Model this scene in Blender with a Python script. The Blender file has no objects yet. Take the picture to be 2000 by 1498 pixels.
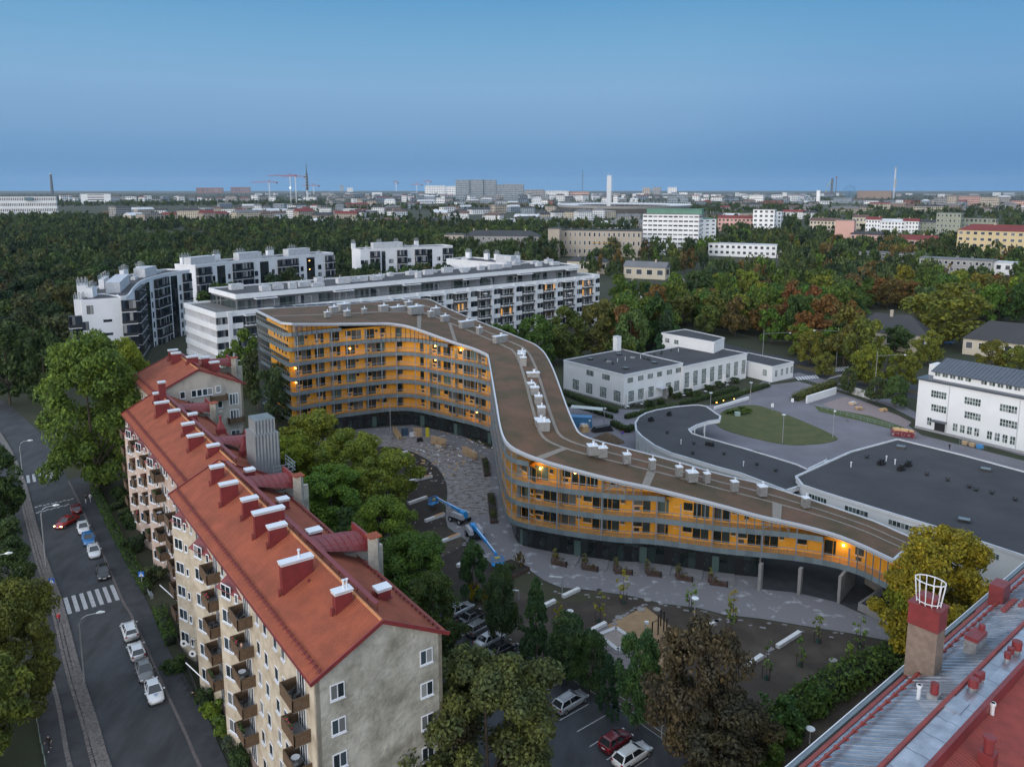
import bpy, bmesh, math, random
import numpy as np
from mathutils import Vector, Matrix
R = math.radians
random.seed(7); rng = np.random.default_rng(7)
SC = bpy.context.scene; COL = SC.collection
# ---------------------------------------------------------------- camera
CAMH = 58.0; FOC = 1535.0; PIT = R(9.2)
PYC = 372 + FOC*math.tan(PIT)
cam = bpy.data.cameras.new("camera"); camo = bpy.data.objects.new("camera", cam); COL.objects.link(camo)
camo.location = (0, 0, CAMH); camo.rotation_euler = (R(90)-PIT, 0, 0)
cam.sensor_width = 36; cam.lens = 36*FOC/2000; cam.shift_y = -(749-PYC)/2000
cam.clip_start = 0.5; cam.clip_end = 90000
SC.camera = camo
# ---------------------------------------------------------------- light
SUN_AZ = R(217)     # afterglow azimuth, clockwise from +Y (the camera looks along +Y)
w = bpy.data.worlds.new("World"); SC.world = w; w.use_nodes = True
nt = w.node_tree; nt.nodes.clear()
def lin(r, g, b):
    f = lambda c: (c/255/12.92 if c <= 10 else ((c/255+.055)/1.055)**2.4)
    return (f(r), f(g), f(b), 1)
def wn(t, **k):
    n = nt.nodes.new(t)
    for a, v in k.items(): setattr(n, a, v)
    return n
tcn = wn("ShaderNodeTexCoord"); sep = wn("ShaderNodeSeparateXYZ"); nt.links.new(tcn.outputs["Generated"], sep.inputs[0])
def ramp(src, stops):
    r = wn("ShaderNodeValToRGB"); nt.links.new(src, r.inputs[0]); cr = r.color_ramp
    while len(cr.elements) < len(stops): cr.elements.new(.5)
    for e, (p, c) in zip(cr.elements, stops): e.position = p; e.color = c
    return r
def smooth(src, lo, hi, a=0., b=1.):
    m = wn("ShaderNodeMapRange", interpolation_type='SMOOTHSTEP'); nt.links.new(src, m.inputs[0])
    for i, v in enumerate((lo, hi, a, b)): m.inputs[i+1].default_value = v
    return m.outputs[0]
def dot(vec):
    m = wn("ShaderNodeVectorMath", operation='DOT_PRODUCT'); nt.links.new(tcn.outputs["Generated"], m.inputs[0])
    m.inputs[1].default_value = vec; return m.outputs["Value"]
def wmix(f, a, b, mode='MIX'):
    m = wn("ShaderNodeMix", data_type='RGBA', blend_type=mode); nt.links.new(f, m.inputs[0]) if not isinstance(f, float) else None
    if isinstance(f, float): m.inputs[0].default_value = f
    nt.links.new(a, m.inputs[6]); nt.links.new(b, m.inputs[7]); return m.outputs[2]
east = ramp(sep.outputs[2], [(0, lin(102, 153, 200)), (.012, lin(99, 149, 197)), (.035, lin(104, 150, 194)), (.075, lin(123, 163, 203)),
    (.12, lin(132, 173, 211)), (.17, lin(119, 170, 209)), (.225, lin(98, 158, 204)), (.36, (.32, .51, .73, 1)), (.60, (.66, .82, 1.04, 1)), (1, (.84, .97, 1.18, 1))])
west = ramp(sep.outputs[2], [(0, (2.9, 2.35, 1.9, 1)), (.10, (3.15, 2.95, 2.75, 1)), (.28, (2.1, 2.2, 2.35, 1)), (.60, (1.15, 1.30, 1.50, 1)), (1, (.84, .97, 1.18, 1))])
sunv = (math.sin(SUN_AZ), math.cos(SUN_AZ), 0)
c1 = wmix(smooth(dot(sunv), -.22, .85), east.outputs[0], west.outputs[0])
# the sky to the right of view is a deeper blue
deep = ramp(smooth(dot((.62, .78, -.12)), .84, 1.0), [(0, (1, 1, 1, 1)), (1, (.74, .86, .95, 1))])
c2 = wmix(1.0, c1, deep.outputs[0], 'MULTIPLY')
# one faint long wisp of cloud
mp = wn("ShaderNodeMapping"); mp.inputs["Scale"].default_value = (3, 3, 60); nt.links.new(tcn.outputs["Generated"], mp.inputs[0])
nz = wn("ShaderNodeTexNoise"); nz.inputs["Scale"].default_value = 1.6; nz.inputs["Detail"].default_value = 3; nt.links.new(mp.outputs[0], nz.inputs[0])
cl = ramp(nz.outputs[0], [(0, (1, 1, 1, 1)), (.64, (1, 1, 1, 1)), (.80, (.95, .96, .98, 1))])
c3 = wmix(1.0, c2, cl.outputs[0], 'MULTIPLY')
bg = wn("ShaderNodeBackground"); bg.inputs[1].default_value = 1.0
wo = wn("ShaderNodeOutputWorld")
nt.links.new(c3, bg.inputs[0]); nt.links.new(bg.outputs[0], wo.inputs[0])
sl = bpy.data.lights.new("sun", 'SUN'); sl.energy = 1.0; sl.angle = R(20); sl.color = (1, .90, .80)
so = bpy.data.objects.new("sun", sl); COL.objects.link(so)
SL_EL = R(14)
d = Vector((math.sin(SUN_AZ)*math.cos(SL_EL), math.cos(SUN_AZ)*math.cos(SL_EL), math.sin(SL_EL)))
so.rotation_euler = d.to_track_quat('Z', 'Y').to_euler()
SC.view_settings.view_transform = 'Standard'; SC.view_settings.look = 'None'
SC.view_settings.exposure = 0.0; SC.view_settings.gamma = 1
SC.cycles.use_denoising = True
SC.cycles.max_bounces = 5; SC.cycles.diffuse_bounces = 2; SC.cycles.glossy_bounces = 3
SC.cycles.transparent_max_bounces = 6; SC.cycles.transmission_bounces = 3; SC.cycles.volume_bounces = 0

def P(px, py, z=0.0):
    """world point at height z seen at photo coordinate px,py (used to survey the site)"""
    u = (px-1000)/FOC; v = (py-PYC)/FOC
    dy = math.cos(PIT)-v*math.sin(PIT); dz = -math.sin(PIT)-v*math.cos(PIT)
    t = (z-CAMH)/dz
    return Vector((u*t, dy*t, z))
def ZAT(Y, py):
    v = (py-PYC)/FOC
    return CAMH + Y*(-math.sin(PIT)-v*math.cos(PIT))/(math.cos(PIT)-v*math.sin(PIT))
# ---------------------------------------------------------------- materials
MATS = {}
def M(name, col=(.5, .5, .5), rough=.75, metal=0., var=.0, vs=1.5, vcol=None, bump=0., bs=20., emit=None, es=0., alpha=1., objvar=0., spec=.5, vlo=.35, vhi=.65, coat=0., stretch=None, bumpd=.02):
    """procedural material: base colour, optional blotches of a second colour, fine relief"""
    if name in MATS: return MATS[name]
    m = bpy.data.materials.new(name); m.use_nodes = True; t = m.node_tree; b = t.nodes["Principled BSDF"]
    b.inputs["Roughness"].default_value = rough; b.inputs["Metallic"].default_value = metal
    b.inputs["Specular IOR Level"].default_value = spec; b.inputs["Coat Weight"].default_value = coat
    c = (*col, 1); b.inputs["Base Color"].default_value = c; m.diffuse_color = c
    g = t.nodes.new("ShaderNodeNewGeometry"); src = g.outputs["Position"]
    if stretch:
        mp = t.nodes.new("ShaderNodeMapping"); mp.inputs["Scale"].default_value = stretch; t.links.new(src, mp.inputs[0]); src = mp.outputs[0]
    out = None
    if var or vcol:
        v2 = (*(vcol or [x*(1-var) for x in col]), 1); v1 = (*([min(1, x*(1+var)) for x in col] if not vcol else col), 1)
        n = t.nodes.new("ShaderNodeTexNoise"); n.inputs["Scale"].default_value = vs; n.inputs["Detail"].default_value = 5; n.inputs["Roughness"].default_value = .62; t.links.new(src, n.inputs[0])
        r = t.nodes.new("ShaderNodeValToRGB"); r.color_ramp.elements[0].position = vlo; r.color_ramp.elements[1].position = vhi
        r.color_ramp.elements[0].color = v1; r.color_ramp.elements[1].color = v2; t.links.new(n.outputs[0], r.inputs[0]); out = r.outputs[0]
    if objvar:
        oi = t.nodes.new("ShaderNodeObjectInfo"); mr = t.nodes.new("ShaderNodeMapRange"); t.links.new(oi.outputs["Random"], mr.inputs[0])
        mr.inputs[3].default_value = 1-objvar; mr.inputs[4].default_value = 1+objvar
        mx = t.nodes.new("ShaderNodeMix"); mx.data_type = 'RGBA'; mx.blend_type = 'MULTIPLY'; mx.inputs[0].default_value = 1
        if out: t.links.new(out, mx.inputs[6])
        else: mx.inputs[6].default_value = c
        t.links.new(mr.outputs[0], mx.inputs[7]); out = mx.outputs[2]
    if out: t.links.new(out, b.inputs["Base Color"])
    if bump:
        n = t.nodes.new("ShaderNodeTexNoise"); n.inputs["Scale"].default_value = bs; n.inputs["Detail"].default_value = 3; t.links.new(src, n.inputs[0])
        bp = t.nodes.new("ShaderNodeBump"); bp.inputs["Strength"].default_value = bump; bp.inputs["Distance"].default_value = bumpd; t.links.new(n.outputs[0], bp.inputs["Height"]); t.links.new(bp.outputs[0], b.inputs["Normal"])
    if emit: b.inputs["Emission Color"].default_value = (*emit, 1); b.inputs["Emission Strength"].default_value = es
    if alpha < 1: b.inputs["Alpha"].default_value = alpha
    MATS[name] = m; return m
def wave_bump(m, direction, period, strength=1., dist=.05, prof='SIN'):
    """regular ribs across a surface (direction is a world vector), as relief"""
    t = m.node_tree; b = t.nodes["Principled BSDF"]; g = t.nodes.new("ShaderNodeNewGeometry")
    d = t.nodes.new("ShaderNodeVectorMath"); d.operation = 'DOT_PRODUCT'; t.links.new(g.outputs["Position"], d.inputs[0]); d.inputs[1].default_value = direction
    c = t.nodes.new("ShaderNodeCombineXYZ"); t.links.new(d.outputs["Value"], c.inputs[0])
    wv = t.nodes.new("ShaderNodeTexWave"); wv.wave_profile = prof; wv.inputs["Scale"].default_value = .314159/period; t.links.new(c.outputs[0], wv.inputs[0])
    bp = t.nodes.new("ShaderNodeBump"); bp.inputs["Strength"].default_value = strength; bp.inputs["Distance"].default_value = dist
    t.links.new(wv.outputs[1], bp.inputs["Height"])
    old = b.inputs["Normal"].links
    if old: t.links.new(old[0].from_socket, bp.inputs["Normal"])
    t.links.new(bp.outputs[0], b.inputs["Normal"]); return m
def glass(name, col=(.02, .025, .03), lit=0.0, warm=0.0, var=.6, rough=.08):
    """window seen from outside: dark room, pale blinds in some, a few lit ones; reflective"""
    if name in MATS: return MATS[name]
    m = bpy.data.materials.new(name); m.use_nodes = True; t = m.node_tree; b = t.nodes["Principled BSDF"]
    b.inputs["Roughness"].default_value = rough; b.inputs["Specular IOR Level"].default_value = .9
    g = t.nodes.new("ShaderNodeNewGeometry"); oi = t.nodes.new("ShaderNodeObjectInfo")
    ad = t.nodes.new("ShaderNodeMath"); ad.operation = 'ADD'; t.links.new(g.outputs["Random Per Island"], ad.inputs[0]); t.links.new(oi.outputs["Random"], ad.inputs[1])
    fr = t.nodes.new("ShaderNodeMath"); fr.operation = 'FRACT'; t.links.new(ad.outputs[0], fr.inputs[0])
    r = t.nodes.new("ShaderNodeValToRGB"); r.color_ramp.interpolation = 'CONSTANT'; e = r.color_ramp.elements
    e[0].position = 0; e[0].color = (*col, 1); e[1].position = .45; e[1].color = (*[c*2.2 for c in col], 1)
    x = e.new(.66); x.color = (*[.25*var+c for c in col], 1); x = e.new(.86); x.color = (*[.5*var+c for c in col], 1)
    t.links.new(fr.outputs[0], r.inputs[0]); t.links.new(r.outputs[0], b.inputs["Base Color"])
    if lit:
        r2 = t.nodes.new("ShaderNodeMath"); r2.operation = 'MULTIPLY'; r2.inputs[1].default_value = 7.31; t.links.new(ad.outputs[0], r2.inputs[0])
        f2 = t.nodes.new("ShaderNodeMath"); f2.operation = 'FRACT'; t.links.new(r2.outputs[0], f2.inputs[0])
        l = t.nodes.new("ShaderNodeMath"); l.operation = 'LESS_THAN'; l.inputs[1].default_value = lit; t.links.new(f2.outputs[0], l.inputs[0])
        s = t.nodes.new("ShaderNodeMath"); s.operation = 'MULTIPLY'; s.inputs[1].default_value = warm; t.links.new(l.outputs[0], s.inputs[0])
        b.inputs["Emission Color"].default_value = (1, .48, .12, 1); t.links.new(s.outputs[0], b.inputs["Emission Strength"])
    MATS[name] = m; return m
def emis(name, col, s):
    if name in MATS: return MATS[name]
    return M(name, (0.02, .02, .02), emit=col, es=s)
# ---------------------------------------------------------------- meshes
class MB:
    """collects faces; build() links them as one object"""
    def __init__(s): s.v = []; s.f = []; s.m = []
    def add(s, vs, fs, mi=0):
        o = len(s.v); s.v.extend([tuple(v) for v in vs]); s.f.extend([tuple(o+i for i in f) for f in fs]); s.m.extend([mi]*len(fs)); return s
    def poly(s, vs, mi=0): return s.add(vs, [tuple(range(len(vs)))], mi)
    def box(s, c, d, rz=0., mi=0, taper=1.):
        """c = centre of the bottom face, d = full sizes"""
        x, y, z = d[0]/2, d[1]/2, d[2]; ca, sa = math.cos(rz), math.sin(rz); vs = []
        for zz, k in ((0, 1), (z, taper)):
            for sx, sy in ((-1, -1), (1, -1), (1, 1), (-1, 1)):
                a, b = sx*x*k, sy*y*k; vs.append((c[0]+a*ca-b*sa, c[1]+a*sa+b*ca, c[2]+zz))
        return s.add(vs, [(3, 2, 1, 0), (4, 5, 6, 7), (0, 1, 5, 4), (1, 2, 6, 5), (2, 3, 7, 6), (3, 0, 4, 7)], mi)
    def prism(s, pts, z0, z1, mi=0, top=None, bot=True):
        """vertical prism over a plan outline; z0/z1 numbers or per-vertex lists"""
        n = len(pts); a = [z0]*n if not hasattr(z0, '__len__') else z0; b = [z1]*n if not hasattr(z1, '__len__') else z1
        if sum(pts[i][0]*pts[(i+1) % n][1]-pts[(i+1) % n][0]*pts[i][1] for i in range(n)) < 0: pts = list(pts)[::-1]; a = list(a)[::-1]; b = list(b)[::-1]
        vs = [(p[0], p[1], z) for p, z in zip(pts, a)]+[(p[0], p[1], z) for p, z in zip(pts, b)]
        s.add(vs, [(i, (i+1) % n, n+(i+1) % n, n+i) for i in range(n)], mi)
        s.add(vs[n:], [tuple(range(n))], mi if top is None else top)
        if bot: s.add(vs[:n], [tuple(range(n))[::-1]], mi)
        return s
    def beam(s, p, q, wd, ht=None, mi=0, up=(0, 0, 1)):
        p = Vector(p); q = Vector(q); d = q-p
        if d.length < 1e-6: return s
        ht = wd if ht is None else ht; d.normalize(); up = Vector(up)
        if abs(d.dot(up)) > .99: up = Vector((1, 0, 0))
        x = d.cross(up).normalized()*wd/2; y = x.cross(d).normalized()*ht/2
        vs = [p-x-y, p+x-y, p+x+y, p-x+y, q-x-y, q+x-y, q+x+y, q-x+y]
        return s.add(vs, [(0, 1, 2, 3), (7, 6, 5, 4), (0, 4, 5, 1), (1, 5, 6, 2), (2, 6, 7, 3), (3, 7, 4, 0)], mi)
    def tube(s, pts, r, n=8, mi=0, cap=True):
        pts = [Vector(p) for p in pts]; k = len(pts); rr = [r]*k if not hasattr(r, '__len__') else r; vs = []
        for i, p in enumerate(pts):
            d = (pts[min(i+1, k-1)]-pts[max(i-1, 0)]).normalized(); u = Vector((0, 0, 1)) if abs(d.z) < .95 else Vector((1, 0, 0))
            x = d.cross(u).normalized(); y = d.cross(x)
            vs += [p+(x*math.cos(a)+y*math.sin(a))*rr[i] for a in [2*math.pi*j/n for j in range(n)]]
        fs = [(i*n+j, i*n+(j+1) % n, (i+1)*n+(j+1) % n, (i+1)*n+j) for i in range(k-1) for j in range(n)]
        if cap: fs += [tuple(range(n))[::-1], tuple((k-1)*n+j for j in range(n))]
        return s.add(vs, fs, mi)
    def cyl(s, c, r, h, n=12, mi=0, r2=None):
        r2 = r if r2 is None else r2
        vs = [(c[0]+q*math.cos(2*math.pi*j/n), c[1]+q*math.sin(2*math.pi*j/n), c[2]+z) for q, z in ((r, 0), (r2, h)) for j in range(n)]
        return s.add(vs, [(j, (j+1) % n, n+(j+1) % n, n+j) for j in range(n)]+[tuple(range(n))[::-1], tuple(range(n, 2*n))], mi)
    def mesh(s, name, mats, smooth=False):
        me = bpy.data.meshes.new(name); me.from_pydata(s.v, [], s.f)
        for m in (mats if isinstance(mats, (list, tuple)) else [mats]): me.materials.append(m)
        if len(me.polygons): me.polygons.foreach_set("material_index", s.m)
        if smooth: me.polygons.foreach_set("use_smooth", [True]*len(me.polygons))
        me.update(); return me
    def build(s, name, mats, parent=None, smooth=False, **kw):
        if parent is not None:
            a = -parent.rotation_euler[2]; l = parent.location; ca, sa = math.cos(a), math.sin(a)
            pp = parent.parent
            if pp is not None: l = Vector(l)+Vector(pp.location)   # parts of parts: only used with unrotated parents
            s.v = [((x-l[0])*ca-(y-l[1])*sa, (x-l[0])*sa+(y-l[1])*ca, z-l[2]) for x, y, z in s.v]
        o = bpy.data.objects.new(name, s.mesh(name, mats, smooth)); COL.objects.link(o)
        if parent is not None: o.parent = parent
        return tag(o, **kw)
def tag(o, label=None, cat=None, group=None, kind=None):
    if label: o["label"] = label
    if cat: o["category"] = cat
    if group: o["group"] = group
    if kind: o["kind"] = kind
    return o
def thing(name, label, cat, loc=(0, 0, 0), rz=0., group=None):
    o = bpy.data.objects.new(name, None); COL.objects.link(o); o.location = loc; o.rotation_euler = (0, 0, rz); o.empty_display_size = .5
    return tag(o, label, cat, group)
def inst(name, me, loc, rz=0., parent=None, scale=None, **kw):
    """link an object sharing mesh me; loc in world, or relative to an unrotated parent's world spot"""
    o = bpy.data.objects.new(name, me); COL.objects.link(o); loc = Vector(loc)
    if parent is not None:
        o.parent = parent; a = parent.rotation_euler[2]; base = Vector(parent.location)
        if parent.parent is not None: base = base+Vector(parent.parent.location)
        loc = Matrix.Rotation(-a, 3, 'Z') @ (loc-base); rz = rz-a
    o.location = loc; o.rotation_euler = (0, 0, rz)
    if scale is not None: o.scale = scale if hasattr(scale, '__len__') else (scale,)*3
    return tag(o, **kw)
def copy_tree(o, loc=None, rz=None, label=None, parent=None, scale=None):
    c = o.copy(); COL.objects.link(c)
    if parent is not None: c.parent = parent
    if loc is not None: c.location = loc
    if rz is not None: c.rotation_euler = (0, 0, rz)
    if label: c["label"] = label
    if scale is not None: c.scale = (scale,)*3
    for ch in list(o.children): copy_tree(ch, parent=c)
    return c
def ob(nm, me, par=None):
    o = bpy.data.objects.new(nm, me); COL.objects.link(o)
    if par is not None: o.parent = par
    return o
def px(pts, z=0.): return [P(x, y, z) for x, y in pts]
def cr(pts, n=6, closed=False):
    """smooth curve through points"""
    pts = [Vector(p) for p in pts]; k = len(pts); out = []
    for i in range(k if closed else k-1):
        a = pts[(i-1) % k] if closed or i > 0 else pts[0]*2-pts[1]; b = pts[i]; c = pts[(i+1) % k]; d = pts[(i+2) % k] if closed or i < k-2 else pts[-1]*2-pts[-2]
        for j in range(n):
            t = j/n; out.append(.5*((2*b)+(c-a)*t+(2*a-5*b+4*c-d)*t*t+(3*b-a-3*c+d)*t**3))
    if not closed: out.append(pts[-1])
    return out
def sheet(name, pts, z, m, sub=0, **kw):
    """flat ground sheet over an outline, triangulated"""
    from mathutils.geometry import tessellate_polygon
    vs = [(p[0], p[1], z) for p in pts]; tr = tessellate_polygon([[Vector(v) for v in vs]])
    b = MB()
    b.add(vs, [t if (vs[t[1]][0]-vs[t[0]][0])*(vs[t[2]][1]-vs[t[0]][1])-(vs[t[1]][1]-vs[t[0]][1])*(vs[t[2]][0]-vs[t[0]][0]) > 0 else (t[2], t[1], t[0]) for t in tr])
    return b.build(name, m, **kw)
def slab(name, pts, z0, z1, m, parent=None, **kw):
    from mathutils.geometry import tessellate_polygon
    n = len(pts); ar = sum(pts[i][0]*pts[(i+1) % n][1]-pts[(i+1) % n][0]*pts[i][1] for i in range(n))
    pts = list(pts) if ar > 0 else list(pts)[::-1]
    vs = [(p[0], p[1], z0) for p in pts]+[(p[0], p[1], z1) for p in pts]
    tr = tessellate_polygon([[Vector((p[0], p[1], 0)) for p in pts]]); b = MB(); b.v = vs
    for t in tr:
        a, c, d = [Vector(vs[i]) for i in t]; up = (c-a).cross(d-a).z > 0; t = tuple(t) if up else (t[2], t[1], t[0])
        b.f += [tuple(i+n for i in t), (t[2], t[1], t[0])]; b.m += [0, 0]
    for i in range(n): b.f.append((i, (i+1) % n, n+(i+1) % n, n+i)); b.m.append(0)
    return b.build(name, m, parent, **kw)
def offset(pts, d, closed=False):
    """parallel curve, d to the left of travel"""
    k = len(pts); out = []
    for i in range(k):
        a = pts[(i-1) % k] if closed or i > 0 else pts[i]; b = pts[(i+1) % k] if closed or i < k-1 else pts[i]
        p0 = Vector(pts[i][:2]); t1 = (p0-Vector(a[:2])); t2 = (Vector(b[:2])-p0)
        if t1.length < 1e-6: t1 = t2
        if t2.length < 1e-6: t2 = t1
        t1.normalize(); t2.normalize(); n1 = Vector((-t1.y, t1.x)); n2 = Vector((-t2.y, t2.x)); m = (n1+n2)
        m = m.normalized() if m.length > .1 else n1; s = 1/max(.5, m.dot(n1))
        q = p0+m*d*s; out.append(Vector((q.x, q.y, pts[i][2] if len(pts[i]) > 2 else 0)))
    return out
def strip(name, line, wd, z, m, parent=None, th=0., **kw):
    a = offset(line, wd/2); b = offset(line, -wd/2)
    return slab(name, a+b[::-1], z-th, z, m, parent, **kw) if th else sheet(name, a+b[::-1], z, m, **kw)
def walk(line, step, start=0.):
    """points and directions at even steps along a polyline"""
    out = []; acc = -start; line = [Vector(p) for p in line]
    for a, b in zip(line, line[1:]):
        L = (b-a).length
        if L < 1e-9: continue
        t = -acc
        while t <= L:
            if t >= 0: out.append((a+(b-a)*t/L, (b-a)/L))
            t += step
        acc = L-(t-step) if t >= step else acc+L
    return out
# ---------------------------------------------------------------- ground, roads, paths
GA = R(35.6); U = Vector((-math.sin(GA), math.cos(GA), 0)); W_ = Vector((math.cos(GA), math.sin(GA), 0))
def UW(u, w_, z=0.): return U*u+W_*w_+Vector((0, 0, z))
asphalt = M('asphalt', (.040, .044, .051), .9, var=.34, vs=.4, stretch=(1, .35, 1), bump=.3, bs=60)
asphalt_d = M('new_black_asphalt', (.022, .023, .026), .8, vcol=(.045, .046, .05), vs=.4, bump=.2)
walkm = M('sidewalk_asphalt', (.036, .038, .044), .9, var=.25, vs=.5, bump=.2, bs=50)
yardm = M('yard_asphalt', (.15, .145, .165), .9, var=.14, vs=.12, bump=.2, bs=60)
cob = M('granite_setts', (.13, .12, .115), .85, var=.35, vs=3, bump=.5, bs=8)
paint = M('road_paint', (.42, .43, .45), .8, vcol=(.30, .31, .33), vs=2)
kerbm = M('granite_kerb', (.10, .088, .088), .85, var=.2, vs=2)
grassm = M('grass', (.040, .055, .018), .95, vcol=(.060, .050, .022), vs=.3, bump=.6, bs=14)
soilm = M('bare_soil', (.040, .031, .024), .95, vcol=(.085, .070, .054), vs=.16, bump=.7, bs=6, vlo=.45, vhi=.75, bumpd=.08)
soild = M('dark_topsoil', (.022, .017, .015), .95, vcol=(.034, .027, .022), vs=.5, bump=.7, bs=6, bumpd=.08)
sand = M('play_sand', (.30, .20, .11), .95, vcol=(.22, .145, .08), vs=.5, bump=.5, bs=6)
pavem = M('courtyard_gravel_paving', (.17, .165, .175), .9, vcol=(.33, .33, .35), vs=.55, vlo=.56, vhi=.66, bump=.5, bs=9)
gravel = M('muddy_gravel', (.24, .225, .225), .95, vcol=(.085, .066, .052), vs=.8, vlo=.47, vhi=.64, bump=.9, bs=5, stretch=(1, 1.5, 1), bumpd=.1)
rockm = M('bedrock', (.16, .15, .145), .9, vcol=(.05, .06, .03), vs=.12, bump=.8, bs=2, bumpd=.2)
farg = M('ground_cover', (.022, .032, .014), 1, vcol=(.040, .040, .020), vs=.02, bump=.0)
MB().poly([(-40000, -2000, 0), (40000, -2000, 0), (40000, 60000, 0), (-40000, 60000, 0)]).build('ground', farg, kind='structure')
Z1, Z2, Z3, Z4 = .02, .03, .04, .05
# street on the left
rL = px([(300, 1700), (220, 1498), (195, 1415), (167, 1331), (151, 1275), (123, 1172), (93, 1090), (66, 995), (52, 943), (27, 885), (0, 841), (-60, 790), (-150, 745)])
rR = px([(520, 1750), (391, 1498), (363, 1434), (315, 1331), (257, 1203), (240, 1175), (206, 1094), (164, 1003), (152, 975), (134, 940), (105, 880), (68, 836), (11, 787), (-60, 748)])
sheet('street', cr(rL, 3)+cr(rR, 3)[::-1], Z2, asphalt, kind='structure')
sheet('side_street', px([(130, 938), (250, 905), (330, 890), (340, 912), (258, 927), (180, 950), (168, 985), (150, 975)]), Z3, asphalt, kind='structure')
wkR = px([(560, 1700), (446, 1498), (396, 1381), (332, 1275), (310, 1225), (279, 1158), (243, 1080), (205, 1010), (180, 948), (150, 905)])
sheet('sidewalk', cr(rR[:10], 3)+cr(wkR[:9], 3)[::-1], .12, walkm, kind='structure')
kb = MB()
for a, b in zip(cr(rR[:10], 3), cr(rR[:10], 3)[1:]): kb.beam(a+Vector((0, 0, .07)), b+Vector((0, 0, .07)), .28, .14)
kb.build('kerb', kerbm, kind='structure')
# cobbled verge, bike path, second narrow verge, footpath
c1a = cr(px([(270, 1700), (193, 1498), (170, 1430), (150, 1350), (141, 1300), (128, 1240), (106, 1180), (80, 1090), (60, 1020), (45, 960), (20, 900), (-8, 850)]), 3)
c1b = cr(px([(300, 1700), (219, 1498), (194, 1415), (166, 1331), (150, 1275), (122, 1172), (92, 1090), (65, 995), (51, 943), (26, 885), (-1, 841)]), 3)
sheet('cobbled_verge', c1a+c1b[::-1], .12, cob, kind='structure')
c2 = cr(px([(190, 1650), (137, 1498), (122, 1420), (111, 1364), (90, 1290), (70, 1220), (50, 1140), (25, 1060), (-10, 960)]), 3)
sheet('bike_path', c1a+c2[::-1], .09, walkm, kind='structure')
strip('narrow_cobbled_verge', c2, .45, .13, cob, kind='structure')
c3 = cr(px([(130, 1650), (86, 1498), (70, 1392), (52, 1300), (30, 1200), (0, 1100), (-60, 980)]), 3)
sheet('footpath', c2+c3[::-1], .085, walkm, kind='structure')
# every sett that is big enough to see: loose rows of stones on the verge near the camera
sb = MB()
for p, d_ in walk(c1b[2:24], .42):
    n_ = Vector((-d_.y, d_.x, 0))
    for k in range(4):
        q = p+n_*(.22+.42*k)+Vector((random.uniform(-.03, .03), random.uniform(-.03, .03), .12)); sb.box(q, (.34, .34, .035+random.random()*.02), math.atan2(d_.y, d_.x)+random.uniform(-.1, .1), taper=.85)
sb.build('cobbled_verge_setts', cob, kind='stuff')
# zebra crossings: one stripe per piece
def stripes(name, a, b, n, wd, label, rows=None, m=paint):
    """stripes between points a and b; each stripe along direction s"""
    return None
xw = thing('crosswalk', 'zebra crossing over the street beside the black parked car', 'crosswalk', P(175, 1172)); tag(xw, kind=None)
def zst(root, A, B, n, vec, wd, z=Z4, m=paint):
    A = Vector(A); B = Vector(B); e = (B-A).normalized(); vec = Vector(vec)
    for i in range(n):
        c = A+(B-A)*(i/(n-1)); q = [c, c+e*wd, c+e*wd+vec, c+vec]
        MB().poly([(v.x, v.y, z) for v in (q if (q[1]-q[0]).cross(q[2]-q[0]).z > 0 else q[::-1])]).build('stripe', m, root)
A = P(123.5, 1168.5); B = P(214, 1144)
zst(xw, A, B, 7, P(132.5, 1200)-A, .52)
xw2 = thing('crosswalk', 'zebra crossing over the street under the big roadside tree', 'crosswalk', P(75, 935))
A = P(51, 929); zst(xw2, A, P(96, 921), 5, P(53, 944)-A, .55)
dl = thing('dashed_line', 'two dashed white give way lines beside the turning red car', 'road marking', P(108, 985))
for (x0, y0), (x1, y1) in (((68, 992), (147, 975)), ((71, 1003), (138, 986))):
    A = P(x0, y0); B = P(x1, y1); n = 10; e = (B-A).normalized(); k = Vector((-e.y, e.x, 0))*.45
    for i in range(n):
        c = A+(B-A)*i/n+(k*.6 if i % 2 else k*0); MB().poly([(v.x, v.y, Z4) for v in (c, c+e*.5, c+e*.5+k, c+k)]).build('dash', paint, dl)
# courtyard behind the red house
court = px([(560, 905), (640, 850), (700, 838), (806, 830), (900, 850), (962, 878), (985, 960), (1005, 1045), (1050, 1055), (1149, 1065), (1300, 1080), (1480, 1105), (1490, 1150), (1560, 1157), (1633, 1176), (1680, 1197), (1760, 1225), (1790, 1262), (1659, 1236), (1577, 1223), (1486, 1208), (1415, 1200), (1363, 1187), (1290, 1178), (1235, 1164), (1151, 1152), (1095, 1147), (1062, 1133), (1034, 1113), (985, 1120), (940, 1085), (922, 1063), (899, 1047), (875, 1030), (870, 1011), (874, 962), (872, 944), (864, 927), (853, 911), (833, 896), (807, 883), (768, 873), (730, 872), (660, 890), (600, 940)])
sheet('courtyard_paving', court, Z2, pavem, kind='structure')
sheet('muddy_gravel_patch', cr(px([(730, 868), (770, 848), (830, 858), (900, 880), (945, 905), (962, 960), (955, 1000), (905, 1010), (877, 1000), (876, 962), (874, 944), (866, 927), (855, 911), (835, 896), (807, 882), (768, 872)]), 3, True), Z3, gravel, kind='structure')
sheet('topsoil_bed', px([(600, 940), (660, 890), (730, 874), (768, 874), (807, 884), (833, 897), (853, 912), (864, 928), (872, 945), (873, 962), (860, 985), (869, 1012), (874, 1031), (898, 1048), (921, 1064), (938, 1087), (983, 1121), (940, 1150), (800, 1150), (640, 1080), (560, 990)]), Z1, soild, kind='structure')
sheet('muddy_soil_patch', cr(px([(800, 1050), (840, 1035), (868, 1030), (905, 1054), (880, 1080), (830, 1085)]), 4, True), Z3, soilm, kind='structure')
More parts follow.
